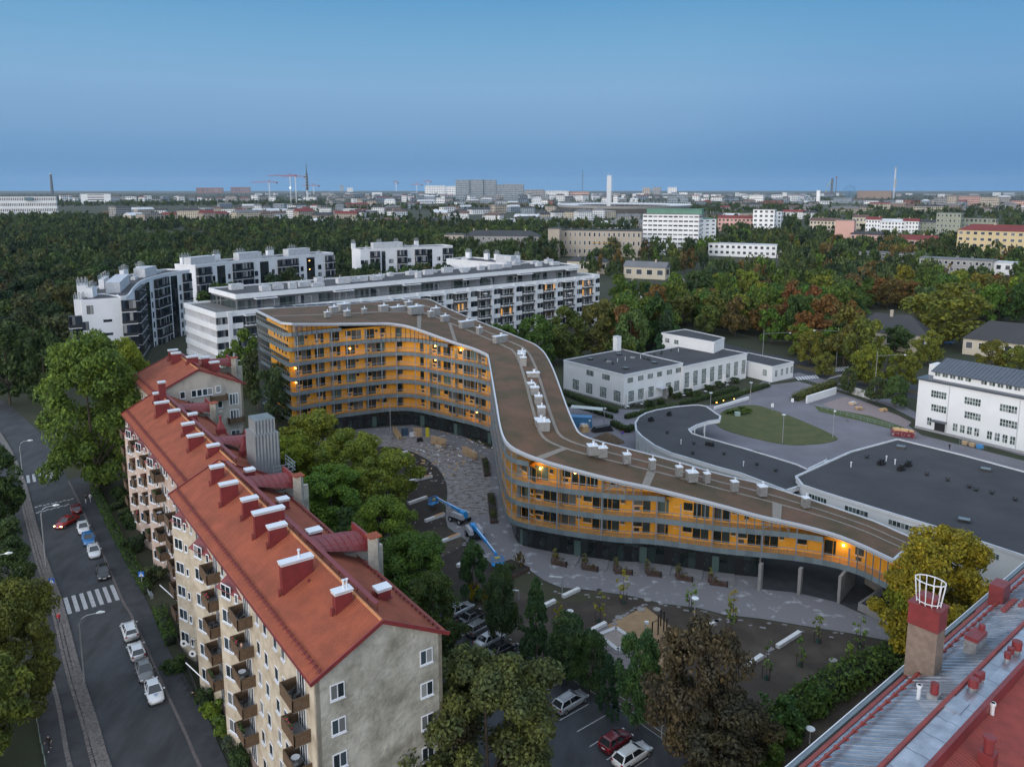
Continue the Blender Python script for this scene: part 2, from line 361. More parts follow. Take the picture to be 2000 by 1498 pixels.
sheet('bare_soil_lawn', px([(985, 1122), (1034, 1115), (1062, 1135), (1095, 1149), (1151, 1154), (1235, 1166), (1290, 1180), (1363, 1189), (1415, 1202), (1486, 1210), (1577, 1225), (1659, 1238), (1800, 1268), (1790, 1400), (1560, 1498), (1480, 1600), (1300, 1498), (1210, 1400), (1060, 1300), (930, 1190), (940, 1150)]), Z1, soilm, kind='structure')
sheet('patchy_grass', cr(px([(1000, 1122), (1035, 1118), (1062, 1137), (1095, 1151), (1150, 1157), (1180, 1165), (1130, 1175), (1060, 1170), (1010, 1150)]), 4, True), Z2, M('thin_grass', (.035, .042, .015), .95, vcol=(.05, .042, .028), vs=.8, bump=.5), kind='structure')
sheet('play_sand', px([(1182, 1222), (1260, 1184.6), (1313, 1225), (1400, 1268), (1290, 1310), (1235, 1262)]), Z2, sand, kind='structure')
sheet('play_area_paving', px([(1140, 1240), (1182, 1222), (1290, 1310), (1240, 1345)]), Z2, M('pinkish_paving', (.16, .14, .145), .9, var=.15), kind='structure')
lot = px([(830, 1180), (905, 1185), (960, 1225), (1010, 1262), (1080, 1310), (1150, 1350), (1235, 1400), (1330, 1470), (1480, 1600), (900, 1600), (860, 1400)])
sheet('parking_lot', lot, Z3, asphalt, kind='structure')
# parking lines
pk = thing('parking_line', 'row of white painted parking bay lines between the parked cars', 'road marking', P(1140, 1400))
for a, b in (((940, 1278), (957, 1268)), ((973, 1295), (1019, 1271)), ((1014, 1307), (1034, 1295)), ((1050, 1358), (1090, 1334)), ((1093, 1407), (1150, 1375)), ((1127, 1429), (1183, 1397)), ((1152, 1458), (1174, 1444)), ((1185, 1484), (1200, 1474)), ((1240, 1498), (1266, 1480)), ((1008, 1342), (1034, 1327)), ((900, 1243), (912, 1236))):
    A = P(*a); B = P(*b); n_ = (B-A).cross(Vector((0, 0, 1))).normalized()*.06
    MB().poly([(v.x, v.y, Z4) for v in (A-n_, A+n_, B+n_, B-n_)][::-1]).build('line', paint, pk)
# right: factory yard, street beyond, pavements
sheet('factory_yard', px([(1100, 795), (1240, 800), (1420, 790), (1480, 755), (1560, 745), (1650, 770), (1730, 800), (1800, 850), (2100, 925), (2100, 1010), (1800, 940), (1590, 925), (1480, 880), (1330, 860), (1250, 905), (1170, 930), (1090, 840)]), Z1, yardm, kind='structure')
sheet('north_street', px([(1300, 640), (1480, 688), (1560, 702), (1700, 735), (1830, 760), (2100, 800), (2100, 822), (1830, 786), (1700, 762), (1640, 748), (1560, 730), (1480, 712), (1300, 660)]), Z2, M('wet_asphalt', (.03, .032, .04), .8, var=.2), kind='structure')
sheet('grass_verge', px([(1555, 712), (1700, 745), (1830, 772), (1830, 778), (1700, 752), (1552, 718)]), Z3, M('leafy_verge', (.06, .05, .02), .95, vcol=(.09, .06, .02), vs=1), kind='structure')
sheet('pavement', px([(1480, 752), (1560, 738), (1660, 768), (1740, 795), (1850, 850), (2100, 918), (2100, 905), (1850, 838), (1745, 782), (1650, 752), (1560, 728), (1500, 738)]), Z3, yardm, kind='structure')
gi = cr(px([(1397, 820), (1420, 800), (1470, 792), (1505, 800), (1560, 820), (1630, 852), (1628, 862), (1590, 868), (1530, 868), (1440, 848), (1405, 834)]), 4, True)
slab('grass_island', gi, 0, .14, M('island_grass', (.050, .066, .018), .95, vcol=(.088, .088, .028), vs=.35, bump=.8, bs=9, bumpd=.06), kind='structure')
for lab, A, B, n, v in (('zebra crossing by the low white annex of the factory', (1553, 737), (1590, 733), 8, (6, 6)), ('zebra crossing on the far side of the street junction', (1618, 719), (1655, 716), 8, (-10, 9)), ('zebra crossing near the walled garden corner', (1622, 737), (1645, 731), 6, (-7, 5))):
    r_ = thing('crosswalk', lab, 'crosswalk', P(*A)); zst(r_, P(*A), P(*B), n, P(A[0]+v[0], A[1]+v[1])-P(*A), .7, m=M('bright_paint', (.55, .56, .58), .8))
# ---------------------------------------------------------------- curved timber apartment block under construction
wood = M('orange_timber', (.80, .38, .040), .6, vcol=(.68, .31, .030), vs=.7, bump=.15, bs=30, spec=.3)
wave_bump(wood, (0, 0, 1), .19, .5, .02)
woodp = M('pale_timber', (.66, .40, .13), .6, var=.12)
steel = M('galvanised_steel', (.30, .35, .38), .45, .35, var=.12, vs=1)
zinc = M('blue_grey_sheet', (.15, .19, .215), .5, .2, var=.12, vs=.9)
zincp = M('blue_grey_panel', (.165, .21, .235), .45, .2, objvar=.15)
blackm = M('black_metal', (.012, .013, .015), .45)
railm = M('lilac_grey_rail', (.28, .31, .36), .4, .3)
fasc = M('white_fascia', (.50, .53, .58), .4, .2)
sedum = M('sedum_roof', (.130, .072, .046), .95, vcol=(.066, .052, .028), vs=.22, bump=.8, bs=9, bumpd=.08)
gravelr = M('pale_roof_gravel', (.21, .19, .165), .95, var=.25, vs=4, bump=.5)
concr = M('concrete', (.27, .265, .26), .85, vcol=(.20, .195, .19), vs=.6, bump=.2)
concd = M('grey_terrace_slab', (.19, .185, .19), .85, var=.12, vs=1)
gl_dark = glass('shop_glass', (.012, .02, .02), var=.0, rough=.04)
gl_win = glass('timber_house_glass', (.015, .022, .022), var=.22, rough=.05)
gl_blind = M('pale_green_blind', (.085, .135, .125), .3)
cleargl = bpy.data.materials.new('railing_glass'); cleargl.use_nodes = True
_t = cleargl.node_tree; _b = _t.nodes["Principled BSDF"]; _b.inputs["Base Color"].default_value = (.75, .82, .85, 1); _b.inputs["Roughness"].default_value = .06; _b.inputs["Alpha"].default_value = .04
galv = M('galvanised_vent_box', (.42, .43, .44), .42, .55, vcol=(.28, .27, .26), vs=3, bump=.2, bs=12)
whitecap = M('white_metal_cap', (.72, .74, .78), .35, .2)
lampm = emis('wall_lamp_glow', (1, .50, .10), 14)

KF = [((578.5, 831), (549.5, 631.4), (498, 605, 28.3)), ((649.5, 818), None, (570, 600.5, 28)), ((732, 807), None, (650, 596, 27.5)), ((765, 803.5), None, (715, 591.5, 27)), ((801, 803), None, (780, 587.5, 26.6)),
      ((835, 809), None, (833, 584, 26.0)), ((891, 823), None, (866, 599, 25.2)), ((928, 832), None, (900, 614, 24.5)), ((954.4, 841.7), None, (1000, 654, 23.1)), ((958, 845), None, (1049.6, 676.6, 22.5)), ((964.5, 890), None, (1076, 712, 21.6)),
      ((974.6, 955), None, (1108, 797.7, 19.0)), ((983.6, 998.6), None, (1124.4, 836, 17.8)), ((996, 1020), None, (1131, 845.5, 17.4)), ((1020, 1030), None, (1139, 851, 17.1)), ((1062, 1038.6), None, (1157, 858, 16.7)),
      ((1124, 1049), None, (1186, 866, 16.0)), ((1203, 1059), None, (1228.4, 877, 15.2)), ((1283, 1064), None, (1310.5, 899, 13.9)), ((1400, 1080), None, (1400, 925, 12.3)), ((1480, 1088), None, (1480, 944, 11.0)),
      ((1558, 1096), None, (1577, 974, 10.2)), ((1626, 1108), None, (1640, 995, 9.8)), ((1675, 1122), None, (1707, 1018, 9.3)), ((1701, 1134), None, (1750, 1037, 9.1)), ((1745, 1158), None, (1789, 1053.7, 8.9))]
RZ = [28.1, 27.2, 26.5, 26.2, 25.5, 24.6, 23.2, 22.5, 21.9, 21.6, 21.45, 20.3, 18.6, 17.6, 16.9, 16.1, 15.3, 14.3, 13.2, 11.9, 10.7, 9.9, 9.3, 8.85, 8.8, 8.9]
fk = [Vector((*P(*k[0], 4.0).xy, z)) for k, z in zip(KF, RZ)]
bk = [P(*k[2]) for k in KF]
FC = cr(fk, 10); BC = cr(bk, 10)
# straight, kinked corner on the far side stays sharp
def resamp(A, B, step):
    L = [0]
    for a, b in zip(A, A[1:]): L.append(L[-1]+(b.xy-a.xy).length)
    n = int(L[-1]/step); out = []; j = 0
    for i in range(n+1):
        s = L[-1]*i/n
        while j < len(L)-2 and L[j+1] < s: j += 1
        t = (s-L[j])/(L[j+1]-L[j]); out.append((A[j].lerp(A[j+1], t), B[j].lerp(B[j+1], t)))
    return out
ST = resamp(FC, BC, 1.2); FS = [a for a, b in ST]; BS = [b for a, b in ST]; NS = len(ST)
NORM = []
for i in range(NS):
    d_ = (FS[min(i+1, NS-1)]-FS[max(i-1, 0)]); d_.z = 0; d_.normalize(); NORM.append(Vector((-d_.y, d_.x, 0)))
def fp(i, off, z): q = FS[i]+NORM[i]*off; return Vector((q.x, q.y, z))
LEAN = (P(549.5, 631.4, 28.1)-fk[0])*1.0; LEAN.z = 0
def lz(z): return 4.9+0*z
tb = thing('apartment_building', 'curved orange timber apartment block with a brown planted roof, still being built', 'building', (fk[5].x, fk[5].y, 0))
def zt(k): return 4.9+3.5*(k-1)
# roof
rb = MB(); n_ = 5
def roofp(i, t, dz=0.): 
    a = FS[i]-NORM[i]*.45; b = BS[i]; q = a.lerp(b, t); return Vector((q.x, q.y, a.z*(1-t)+b.z*t+dz))
EX = []   # left end leans outwards: extend first station
for i in range(NS-1):
    for t in range(n_): rb.poly([roofp(i, t/n_), roofp(i+1, t/n_), roofp(i+1, (t+1)/n_), roofp(i, (t+1)/n_)])
L0 = P(549.5, 631.4, 28.1)
rb.poly([roofp(0, 0), roofp(0, 1), L0])
rb.build('planted_roof', sedum, tb, smooth=True)
ub = MB()
for i in range(NS-1): ub.poly([roofp(i, 0, -.5), roofp(i, 1, -.5), roofp(i+1, 1, -.5), roofp(i+1, 0, -.5)])
ub.build('roof_soffit', zinc, tb)
fb = MB()
for i in range(NS-1):
    for t in (0, 1):
        fb.beam(roofp(i, t, -.1), roofp(i+1, t, -.1), .26, .42)
        fb.beam(roofp(i, t, -.5), roofp(i+1, t, -.5), .12, .12)
fb.beam(roofp(0, 0, -.1), L0, .34, .5); fb.beam(L0, roofp(0, 1, -.1), .34, .5)
fb.beam(roofp(NS-1, 0, -.1), roofp(NS-1, 1, -.1), .34, .5)
fb.build('fascia', fasc, tb)
# pale lines of gravel and cross strips on the roof
for t in (.50, .73):
    g_ = MB()
    for i in range(NS-1):
        if t == .50 or i > 20:
            w2 = .25/12; g_.add([roofp(i, t-w2, .05), roofp(i+1, t-w2, .05), roofp(i+1, t+w2, .05), roofp(i, t+w2, .05)], [(0, 1, 2, 3)])
    g_.build('gravel_strip', gravelr, tb)
for i in (26, 36, 92, 106, 122, 138, 148):
    if i < NS: g_ = MB().poly([roofp(i, .02, .06), roofp(i+1, .02, .06), roofp(i+1, .49, .06), roofp(i, .49, .06)]); g_.build('cross_strip', gravelr, tb)
# far side wall and ends
wb = MB()
for i in range(NS-1): a, b = BS[i]+(FS[i]-BS[i]).normalized()*.5, BS[i+1]+(FS[i+1]-BS[i+1]).normalized()*.5; z0 = 0 if i < NS-30 else 3.8; wb.poly([(a.x, a.y, a.z-.5), (b.x, b.y, b.z-.5), (b.x, b.y, z0), (a.x, a.y, z0)][::-1])
wb.build('rear_wall', zinc, tb)
# storeys
iPass = min(range(NS), key=lambda i: (FS[i]-fk[20]).length)     # ground floor stops here: open passage
polyline_w = 2.1
pane_i = 0
wmesh = {}
def winmesh(key, w_, h_, cols, blind=0, frame=wood, fr=.07, d_=.06, gl=None, rows=1, sill=True):
    if key in wmesh: return wmesh[key]
    b = MB(); gl = gl or gl_win
    b.box((0, -d_/2, 0), (w_, d_, h_), mi=0)
    cw = (w_-fr*(cols+1))/cols; ch = (h_-fr*(rows+1))/rows
    for c in range(cols):
        for r_ in range(rows):
            x0 = -w_/2+fr+c*(cw+fr); z0 = fr+r_*(ch+fr); b.poly([(x0, -d_-.012, z0), (x0+cw, -d_-.012, z0), (x0+cw, -d_-.012, z0+ch), (x0, -d_-.012, z0+ch)], 1)
    if sill: b.box((0, -d_-.06, -.07), (w_+.1, .18, .05), mi=2)
    wmesh[key] = b.mesh('window', [frame, gl, whitecap]); return wmesh[key]
doorp = winmesh('door', 2.5, 2.45, 2, sill=False); doorb = winmesh('doorb', 2.5, 2.45, 2, gl=gl_blind, sill=False); winA = winmesh('wA', 1.5, 1.35, 1); winB = winmesh('wB', .8, .8, 1); winC = winmesh('wC', .95, 1.25, 1); winD = winmesh('wD', .95, .7, 1)
for k in range(1, 8):
    top = zt(k); runs = [i for i in range(NS) if FS[i].z-.3 > top+.75]
    if not runs: continue
    i1 = max(runs); 
    if k == 7: i1 = min(i1, 62)
    z0, z1 = top-.9, top
    # slab, seen from above behind the glass railing
    sb = MB()
    for i in range(i1):
        sb.add([fp(i, .06, z1-.25), fp(i+1, .06, z1-.25), fp(i+1, 2.4, z1-.25), fp(i, 2.4, z1-.25), fp(i, .06, z0+.15), fp(i+1, .06, z0+.15), fp(i+1, 2.4, z0+.15), fp(i, 2.4, z0+.15)], [(0, 1, 2, 3), (7, 6, 5, 4)])
    sb.build('balcony_slab', M('decking', (.50, .25, .05), .7, var=.15), tb)
    # left end: slabs and wall lean outwards with height
    le = LEAN*((top-4)/24.1); A = FS[0]+le; e = (FS[0]-FS[1]); e.z = 0; e.normalize()
    A = Vector((A.x, A.y, top)); B = BS[0]+(FS[0]-BS[0]).normalized()*.6+ (le-LEAN)*.6; B = Vector((B.x, B.y, top))
    eb = MB(); 
    eb.prism([(fp(0, .0, 0).x, fp(0, .0, 0).y), (A.x, A.y), (B.x, B.y), (fp(0, 22, 0).x, fp(0, 22, 0).y)], top-.4, top-.2, 0); eb.build('end_balcony_slab', zinc, tb)
    eb = MB(); eb.beam(A-Vector((0, 0, .45)), fp(0, 0, top-.45), .06, .9); eb.beam(A-Vector((0, 0, .45)), B-Vector((0, 0, .45)), .06, .9); eb.build('end_edge_panel', zinc, tb)
    eb = MB(); up = Vector((0, 0, 1.0))
    eb.beam(A+up, B+up, .07); eb.beam(A+up, fp(0, 0, top+1.), .07)
    for j in range(14):
        q = A.lerp(B, j/13); eb.beam(q-up*.9, q+up, .05)
        if k == 6: eb.beam(q, q+Vector((0, 0, 3.6))+LEAN*.12, .07)
    eb.build('end_railing', steel, tb)
    # end wall in timber set back
    wA = A.lerp(B, .08)+(fp(0, 2.4, 0)-fp(0, 0, 0))*.0+(-e)*2.0; wB = A.lerp(B, .9)+(-e)*2.0; ht = 2.6 if k < 7 else 2.2
    eb = MB().beam(Vector((wA.x, wA.y, top+ht/2-.2)), Vector((wB.x, wB.y, top+ht/2-.2)), .2, ht); eb.build('end_wall', wood, tb)
    eb = MB().beam(Vector((wA.x, wA.y, top+ht/2-.2)), fp(0, 2.2, top+ht/2-.2), .2, ht); eb.build('wall', wood, tb)
    dirw = (wB-wA).normalized()
    for j in range(5):
        q = wA+dirw*(2.0+j*2.6)+e*.12; inst('end_window', winC, (q.x, q.y, top+.5), math.atan2(dirw.y, dirw.x)+math.pi, tb)
    # edge panels
    pm = MB().box((0, -.02, 0), (1.12, .04, .84)).mesh('edge_panel', zincp) if k == 1 else pm
    far = MB(); rp = MB(); rg = MB(); hr = MB()
    for i in range(i1):
        a, b = fp(i, 0, z0), fp(i+1, 0, z0); L = (b-a).length; mid = (a+b)/2; an = math.atan2(b.y-a.y, b.x-a.x)
        if mid.y < 121 and mid.x > 1: inst('edge_panel', pm, (mid.x, mid.y, z0+.03), an, tb, (L/1.15, 1, 1))
        else: far.beam(a.lerp(b, .02)+Vector((0, 0, .45)), a.lerp(b, .98)+Vector((0, 0, .45)), .04, .84)
        full = FS[i].z-top < 4.6 and (k >= 6 or FS[i].y < 130) and not (k <= 2 and FS[i].z-top > 3.4)
        hgt = (FS[i].z-.5-top) if FS[i].z-top < 4.0 else 1.05
        rp.beam(fp(i, -.02, z0), fp(i, -.02, top+(hgt if hgt > 1.05 else 1.0)), .13 if hgt > 1.05 else .045)
        if FS[i].z-top > 1.9:
            hr.beam(fp(i, -.02, top+1.05), fp(i+1, -.02, top+1.05), .08, .08); rg.poly([fp(i, .0, z1), fp(i+1, .0, z1), fp(i+1, .0, top+1.), fp(i, .0, top+1.)])
    if far.v: far.build('edge_panels', zinc, tb, kind='stuff')
    rp.build('railing_posts', blackm if k >= 6 else zinc, tb, kind='stuff'); hr.build('handrail', railm, tb)
    rg.build('railing_glass', cleargl, tb)
    # timber wall
    wl = MB()
    for i in range(i1):
        t0 = min(top+2.75, FS[i].z-.5+.02*0); t1 = min(top+2.75, FS[i+1].z-.5)
        wl.poly([fp(i, 2.1, top-.25), fp(i+1, 2.1, top-.25), fp(i+1, 2.1, t1), fp(i, 2.1, t0)])
    wl.build('wall', wood, tb)
    # openings and bay posts
    i = 1; bay = 0
    while i < i1-2:
        rt = FS[i].z-.5-top; an = math.atan2(FS[i+1].y-FS[i-1].y, FS[i+1].x-FS[i-1].x); ty = (bay*7+k//3) % 4
        def put(me, u_, zz, nm='window'):
            q = fp(i, 2.1, top+zz)+Vector((math.cos(an), math.sin(an), 0))*u_; inst(nm, me, q, an, tb)
        if rt > 3.0 or (rt > 2.6 and k > 1):
            if ty == 3: put(winA, .9, .9); put(doorp, 2.9, -.1, 'balcony_door')
            elif ty in (0, 2): put(doorb if (bay*5+k) % 6 == 0 else doorp, 1.3, -.1, 'balcony_door'); put(winB, 3.0, 1.3)
            elif ty == 1: put(winA, .9, 1.0); put(winD, .75, .12); put(doorp, 3.05-.2, -.1, 'balcony_door')
            
        elif rt > 1.7: put(winB, 1.4, .5)
        if rt > 1.0:
            m_ = MB().beam(fp(i, .05, top-.9), fp(i, .05, top+min(rt, 2.62)), .17); m_.build('bay_post', railm, tb)
            if bay % 2 == 0: MB().beam(fp(i, 1.1, top+min(rt, 2.6)/2-.2), fp(i, 1.12, top+min(rt, 2.6)/2-.2)+NORM[i]*.9, .05, min(rt, 2.6)).build('balcony_screen', steel, tb)
        if 1.0 < rt < 3.0 and bay % 2 == 0 and k in (3, 2, 7):     # trusses under the sloping roof
            i2 = min(i+3, NS-1); q0, q1, q2 = fp(i, .5, top+.1), fp(i+2, .5, top+min(1.2, rt)), fp(i2, .5, top+.1)
            MB().beam(q0, q1, .1).beam(q1, q2, .1).beam(fp(i, .5, top+min(1.2, rt)), fp(i2, .5, top+min(1.2, rt)), .12).build('truss', steel, tb)
        i += 3 if bay % 3 else 4; bay += 1
# ground floor glazing
for i in range(0, iPass):
    a, b = fp(i, 1.7, 0), fp(i+1, 1.7, 0); L = (b-a).length; an = math.atan2(b.y-a.y, b.x-a.x); mid = (a+b)/2; ty = (i*7) % 9
    key = 'g%d' % (0 if ty < 4 else 1 if ty < 5 else 2 if ty < 7 else 3)
    if key not in wmesh:
        q = MB(); q.box((0, .05, 0), (1.2, .1, 4.1), mi=0)
        if key == 'g0': q.poly([(-.54, -.02, .25), (.54, -.02, .25), (.54, -.02, 2.7), (-.54, -.02, 2.7)], 1); q.poly([(-.54, -.02, 2.8), (.54, -.02, 2.8), (.54, -.02, 4.0), (-.54, -.02, 4.0)], 1)
        if key == 'g1': q.poly([(-.54, -.02, .1), (.54, -.02, .1), (.54, -.02, 2.7), (-.54, -.02, 2.7)], 2); q.poly([(-.54, -.02, 2.8), (.54, -.02, 2.8), (.54, -.02, 4.0), (-.54, -.02, 4.0)], 1)
        if key == 'g2': q.poly([(-.4, -.02, .25), (.4, -.02, .25), (.4, -.02, 2.2), (-.4, -.02, 2.2)], 1); q.poly([(-.54, -.02, 2.6), (.54, -.02, 2.6), (.54, -.02, 4.0), (-.54, -.02, 4.0)], 1); q.box((-.44, -.04, 1.0), (.04, .05, .35), mi=3)
        if key == 'g3': q.poly([(-.54, -.02, 2.8), (.54, -.02, 2.8), (.54, -.02, 4.0), (-.54, -.02, 4.0)], 1)
        wmesh[key] = q.mesh('glass_front', [blackm, gl_dark, gl_blind, steel])
    inst('glass_door' if key == 'g2' else 'glass_panel', wmesh[key], (mid.x, mid.y, 0), an, tb, (L/1.2, 1, 1))
a = fp(iPass, 1.7, 0); MB().beam(a+Vector((0, 0, 2)), fp(iPass, 11, 2), .3, 4).build('passage_wall', concr, tb)
# underside over the passage, columns and bridge wall
ub = MB()
for i in range(iPass, NS-1): ub.add([fp(i, .1, 4.02), fp(i+1, .1, 4.02), fp(i+1, 11, 4.02), fp(i, 11, 4.02)], [(3, 2, 1, 0)])
ub.build('passage_ceiling', concr, tb)
for q in (P(1484, 1151), P(1561, 1160)):
    MB().box((q.x, q.y, 0), (.75, .45, 4.1), R(50)).build('column', concr, tb)
q = P(1637, 1178); MB().beam(Vector((q.x, q.y, 2.03)), Vector((q.x, q.y, 2.03))+Vector((4.6, 5.6, 0)), .4, 4.06).build('bridge_wall', concr, tb)
sheet('underpass_ramp', px([(1483, 1150), (1560, 1158), (1633, 1176), (1690, 1200), (1725, 1170), (1700, 1120), (1600, 1070), (1480, 1050)]), Z3, asphalt_d, kind='structure')
# garden wall and little wall by the tree
rw = thing('retaining_wall', 'low white concrete retaining wall around the sunken ramp', 'wall', P(1680, 1190))
for a, b in (((1677, 1192), (1722, 1160)), ((1677, 1192), (1745, 1222)), ((1722, 1160), (1690, 1140))): A, B = P(*a), P(*b); MB().beam(A+Vector((0, 0, .55)), B+Vector((0, 0, .55)), .3, 1.1).build('wall_section', concr, rw)
# air-handling boxes on the planted roof
vb = MB().box((0, 0, 0), (1, 1, 1)).mesh('ventilation_box', galv); vc = MB().box((0, 0, 0), (1.12, 1.12, .1)).cyl((.1, 0, .1), .09, .55, 8).cyl((.1, 0, .6), .16, .06, 8).mesh('cap', whitecap)
def vent(px_, py_, w_, d_, h_, z, rz=.9, cap=True):
    q = P(px_, py_, z); r_ = thing('ventilation_unit', None, None, q, rz); r_.parent = tb; r_.location = q-tb.location
    o = ob('vent_box', vb, r_); o.scale = (w_, d_, h_)
    if cap: o = ob('vent_cap', vc, r_); o.location = (0, 0, h_); o.scale = (w_, d_, 1)
    return r_
for a in ((639, 620, 1.2, 1, 1.3, 27.4), (652, 611, 2.0, 1.3, 1.5, 27.4), (672, 607, 3.0, 1.6, 1.8, 27.2), (678, 618, 1.4, 1.2, 1.4, 27.2), (711.5, 613, 1.1, 1, 1.3, 26.9), (749, 608, 2.2, 1.5, 1.5, 26.5), (776, 608, 3.8, 1.6, 1.2, 26.2), (812, 613, 4.0, 1.7, 2.0, 25.9), (798, 600, 2, 1.2, 1.5, 26), (841, 620, 1.2, 1.1, 1.6, 25.1), (851, 616, 2, 1.6, 2, 24.8), (869, 628, 2.1, 1.3, 1.5, 24.4), (911, 640, 3.9, 1.4, 1.7, 23.7), (936.5, 652, 1.3, 1.1, 1.6, 23.2), (977, 669, 3.6, 1.3, 1.6, 22.6)):
    vent(*a, rz=.75)
for a in ((1019, 695, 1.6, 1.6, 1, 21.8), (1018, 703, 1.5, 1.5, 1.4, 21.6), (1021.5, 716, 1.3, 1.3, 2, 21.4), (1041, 740, 2.4, 1.2, 1.3, 20.6), (1037, 762, 1.3, 1.4, 1.4, 20.1), (1044, 772, 1.5, 1.4, 1.6, 19.9), (1051.5, 792, 1.3, 1.3, 1.8, 19.3), (1057, 814, 1.3, 1.3, 1.8, 18.7), (1055, 832, 1.7, 1.7, 1.2, 18.2), (1061, 840, 2, 1.7, 1.6, 18)):
    vent(*a, rz=.12)
for x, y, w_, z in ((1157, 887, 1.5, 16.3), (1176, 891, 1.4, 16.1), (1224, 904, 1.1, 15.2), (1273.5, 915.5, .9, 14.5), (1326, 929, .95, 13.7), (1351, 939, 1.5, 13.2), (1380, 942, .9, 12.8), (1434, 958, 1, 12.0), (1488, 967, 1.2, 11.3), (1573, 990, 1.0, 10.4)):
    vent(x, y, w_, w_, 1.5, z-.2, rz=.15)
# solar panel field on the upper roof
sp = M('solar_panel', (.010, .014, .028), .45, 0)
for i in range(10):
    q0 = P(552+i*22, 608.5-i*1.2, 27.6-.13*i); q1 = P(573+i*22, 607.4-i*1.2, 27.5-.13*i); u_ = (q1-q0); n2 = Vector((-u_.y, u_.x, 0)).normalized()*9
    MB().add([q0, q1, q1+n2+Vector((0, 0, .25)), q0+n2+Vector((0, 0, .25))], [(0, 1, 2, 3), (3, 2, 1, 0)]).build('solar_panel', sp, tb)
# lit lamps on the walls
lm = MB().cyl((0, 0, -.14), .16, .28, 8).mesh('wall_lamp', lampm)
for x, y, k in ((684.5, 681, 5), (584, 719, 4), (587, 747, 3), (836.6, 676, 6), (886, 684, 6), (836.5, 703, 5), (924, 804.5, 1), (1051, 915, 3), (1115, 923, 3), (1632, 1065, 1)):
    best = min(range(NS), key=lambda i: abs((1000+FOC*FS[i].x/(FS[i].y*math.cos(PIT)+(CAMH-zt(k))*math.sin(PIT)))-x)+(0 if (x > 956) == (FS[i].y < 124) else 500))
    q = fp(best, 1.9, 0); zz = ZAT(q.y, y); inst('wall_lamp', lm, (q.x, q.y, zz), 0, tb)
    l = bpy.data.lights.new('wall_lamp_light', 'POINT'); l.energy = 55; l.color = (1, .55, .15); l.shadow_soft_size = .15
    lo = bpy.data.objects.new('wall_lamp_light', l); COL.objects.link(lo); lo.location = fp(best, 1.45, zz)
# ---------------------------------------------------------------- red tiled apartment house (three staggered blocks)
tile = M('red_roof_tiles', (.30, .070, .031), .75, var=.2, vs=.45, bump=.1)
wave_bump(tile, tuple(U), .3, 1, .14); wave_bump(tile, tuple((W_*.89+Vector((0, 0, .455)))), .38, 1, .07, 'SAW')
ridge = M('ridge_tiles', (.45, .19, .075), .7, objvar=.12)
redm = M('dark_red_metal', (.20, .030, .032), .45, vcol=(.145, .024, .026), vs=1.2)
plast = M('cream_plaster', (.50, .44, .35), .9, vcol=(.30, .245, .175), vs=.7, bump=.8, bs=3, bumpd=.06, vlo=.4, vhi=.72)
plastp = M('pinkish_plaster', (.50, .39, .335), .9, vcol=(.31, .235, .19), vs=.6, bump=.5, bs=3.5, vlo=.4, vhi=.75)
gabm = M('grey_weathered_plaster', (.42, .405, .36), .9, vcol=(.20, .19, .155), vs=.42, bump=1., bs=1.8, bumpd=.12, vlo=.36, vhi=.66)
whitep = M('white_window_paint', (.72, .74, .78), .5)
balm = M('brown_balcony_boards', (.085, .052, .030), .75, vcol=(.125, .08, .048), vs=3)
balf = M('balcony_floor', (.22, .22, .215), .85)
curt = glass('house_glass', (.02, .028, .035), var=.45, rough=.06)
pinkm = M('plinth_granite', (.17, .13, .12), .9, var=.2, vs=2)
aW = math.atan2(W_.y, W_.x); aU = math.atan2(U.y, U.x)
hw1 = winmesh('house1', 1.25, 1.35, 2, frame=whitep, gl=curt, fr=.09); hw2 = winmesh('house2', .95, 1.35, 1, frame=whitep, gl=curt, fr=.1)
hw3 = winmesh('house3', 1.7, 1.4, 2, frame=whitep, gl=curt, fr=.1); hdo = winmesh('housed', 1.75, 2.25, 3, frame=whitep, gl=curt, fr=.13, sill=False); hwN = winmesh('housen', .6, 1.0, 1, frame=whitep, gl=curt, fr=.1)
capm = whitecap
def chimney(root, c, L, wd, z0, z1, cap=1.0, vents=0):
    """red sheet-clad stack lying along W; c = (u, w) of centre"""
    r_ = thing('chimney', None, None, UW(c[0], c[1], z0), aW); r_.parent = root; r_.location = UW(c[0], c[1], z0)-root.location
    b = MB().box((0, 0, 0), (L, wd, z1-z0-.16), mi=0).box((0, 0, 0), (L+.3, wd+.3, .12)); b.box((-L/2-.25, 0, 0), (.1, wd*.5, .9))
    for j in range(3): b.beam((-L/2+j*L/2, -wd/2, 0), (-L/2+j*L/2, -wd/2, z1-z0-.2), .03)
    o = ob('stack', b.mesh('stack', [redm]), r_)
    b = MB().box((0, 0, z1-z0-.2), (L+.16, wd+.16, .12)).box((0, 0, z1-z0+.0), (L+.24, wd+.3, .1)); b.box((0, 0, z1-z0-.08), (L, wd-.06, .09), mi=1)
    for v in range(vents): b.cyl((L*.1+v*.3, 0, z1-z0+.1), .1, .7, 8); b.cyl((L*.1+v*.3, 0, z1-z0+.8), .16, .1, 8)
    o = ob('chimney_cap', b.mesh('chimney_cap', [capm, blackm]), r_)
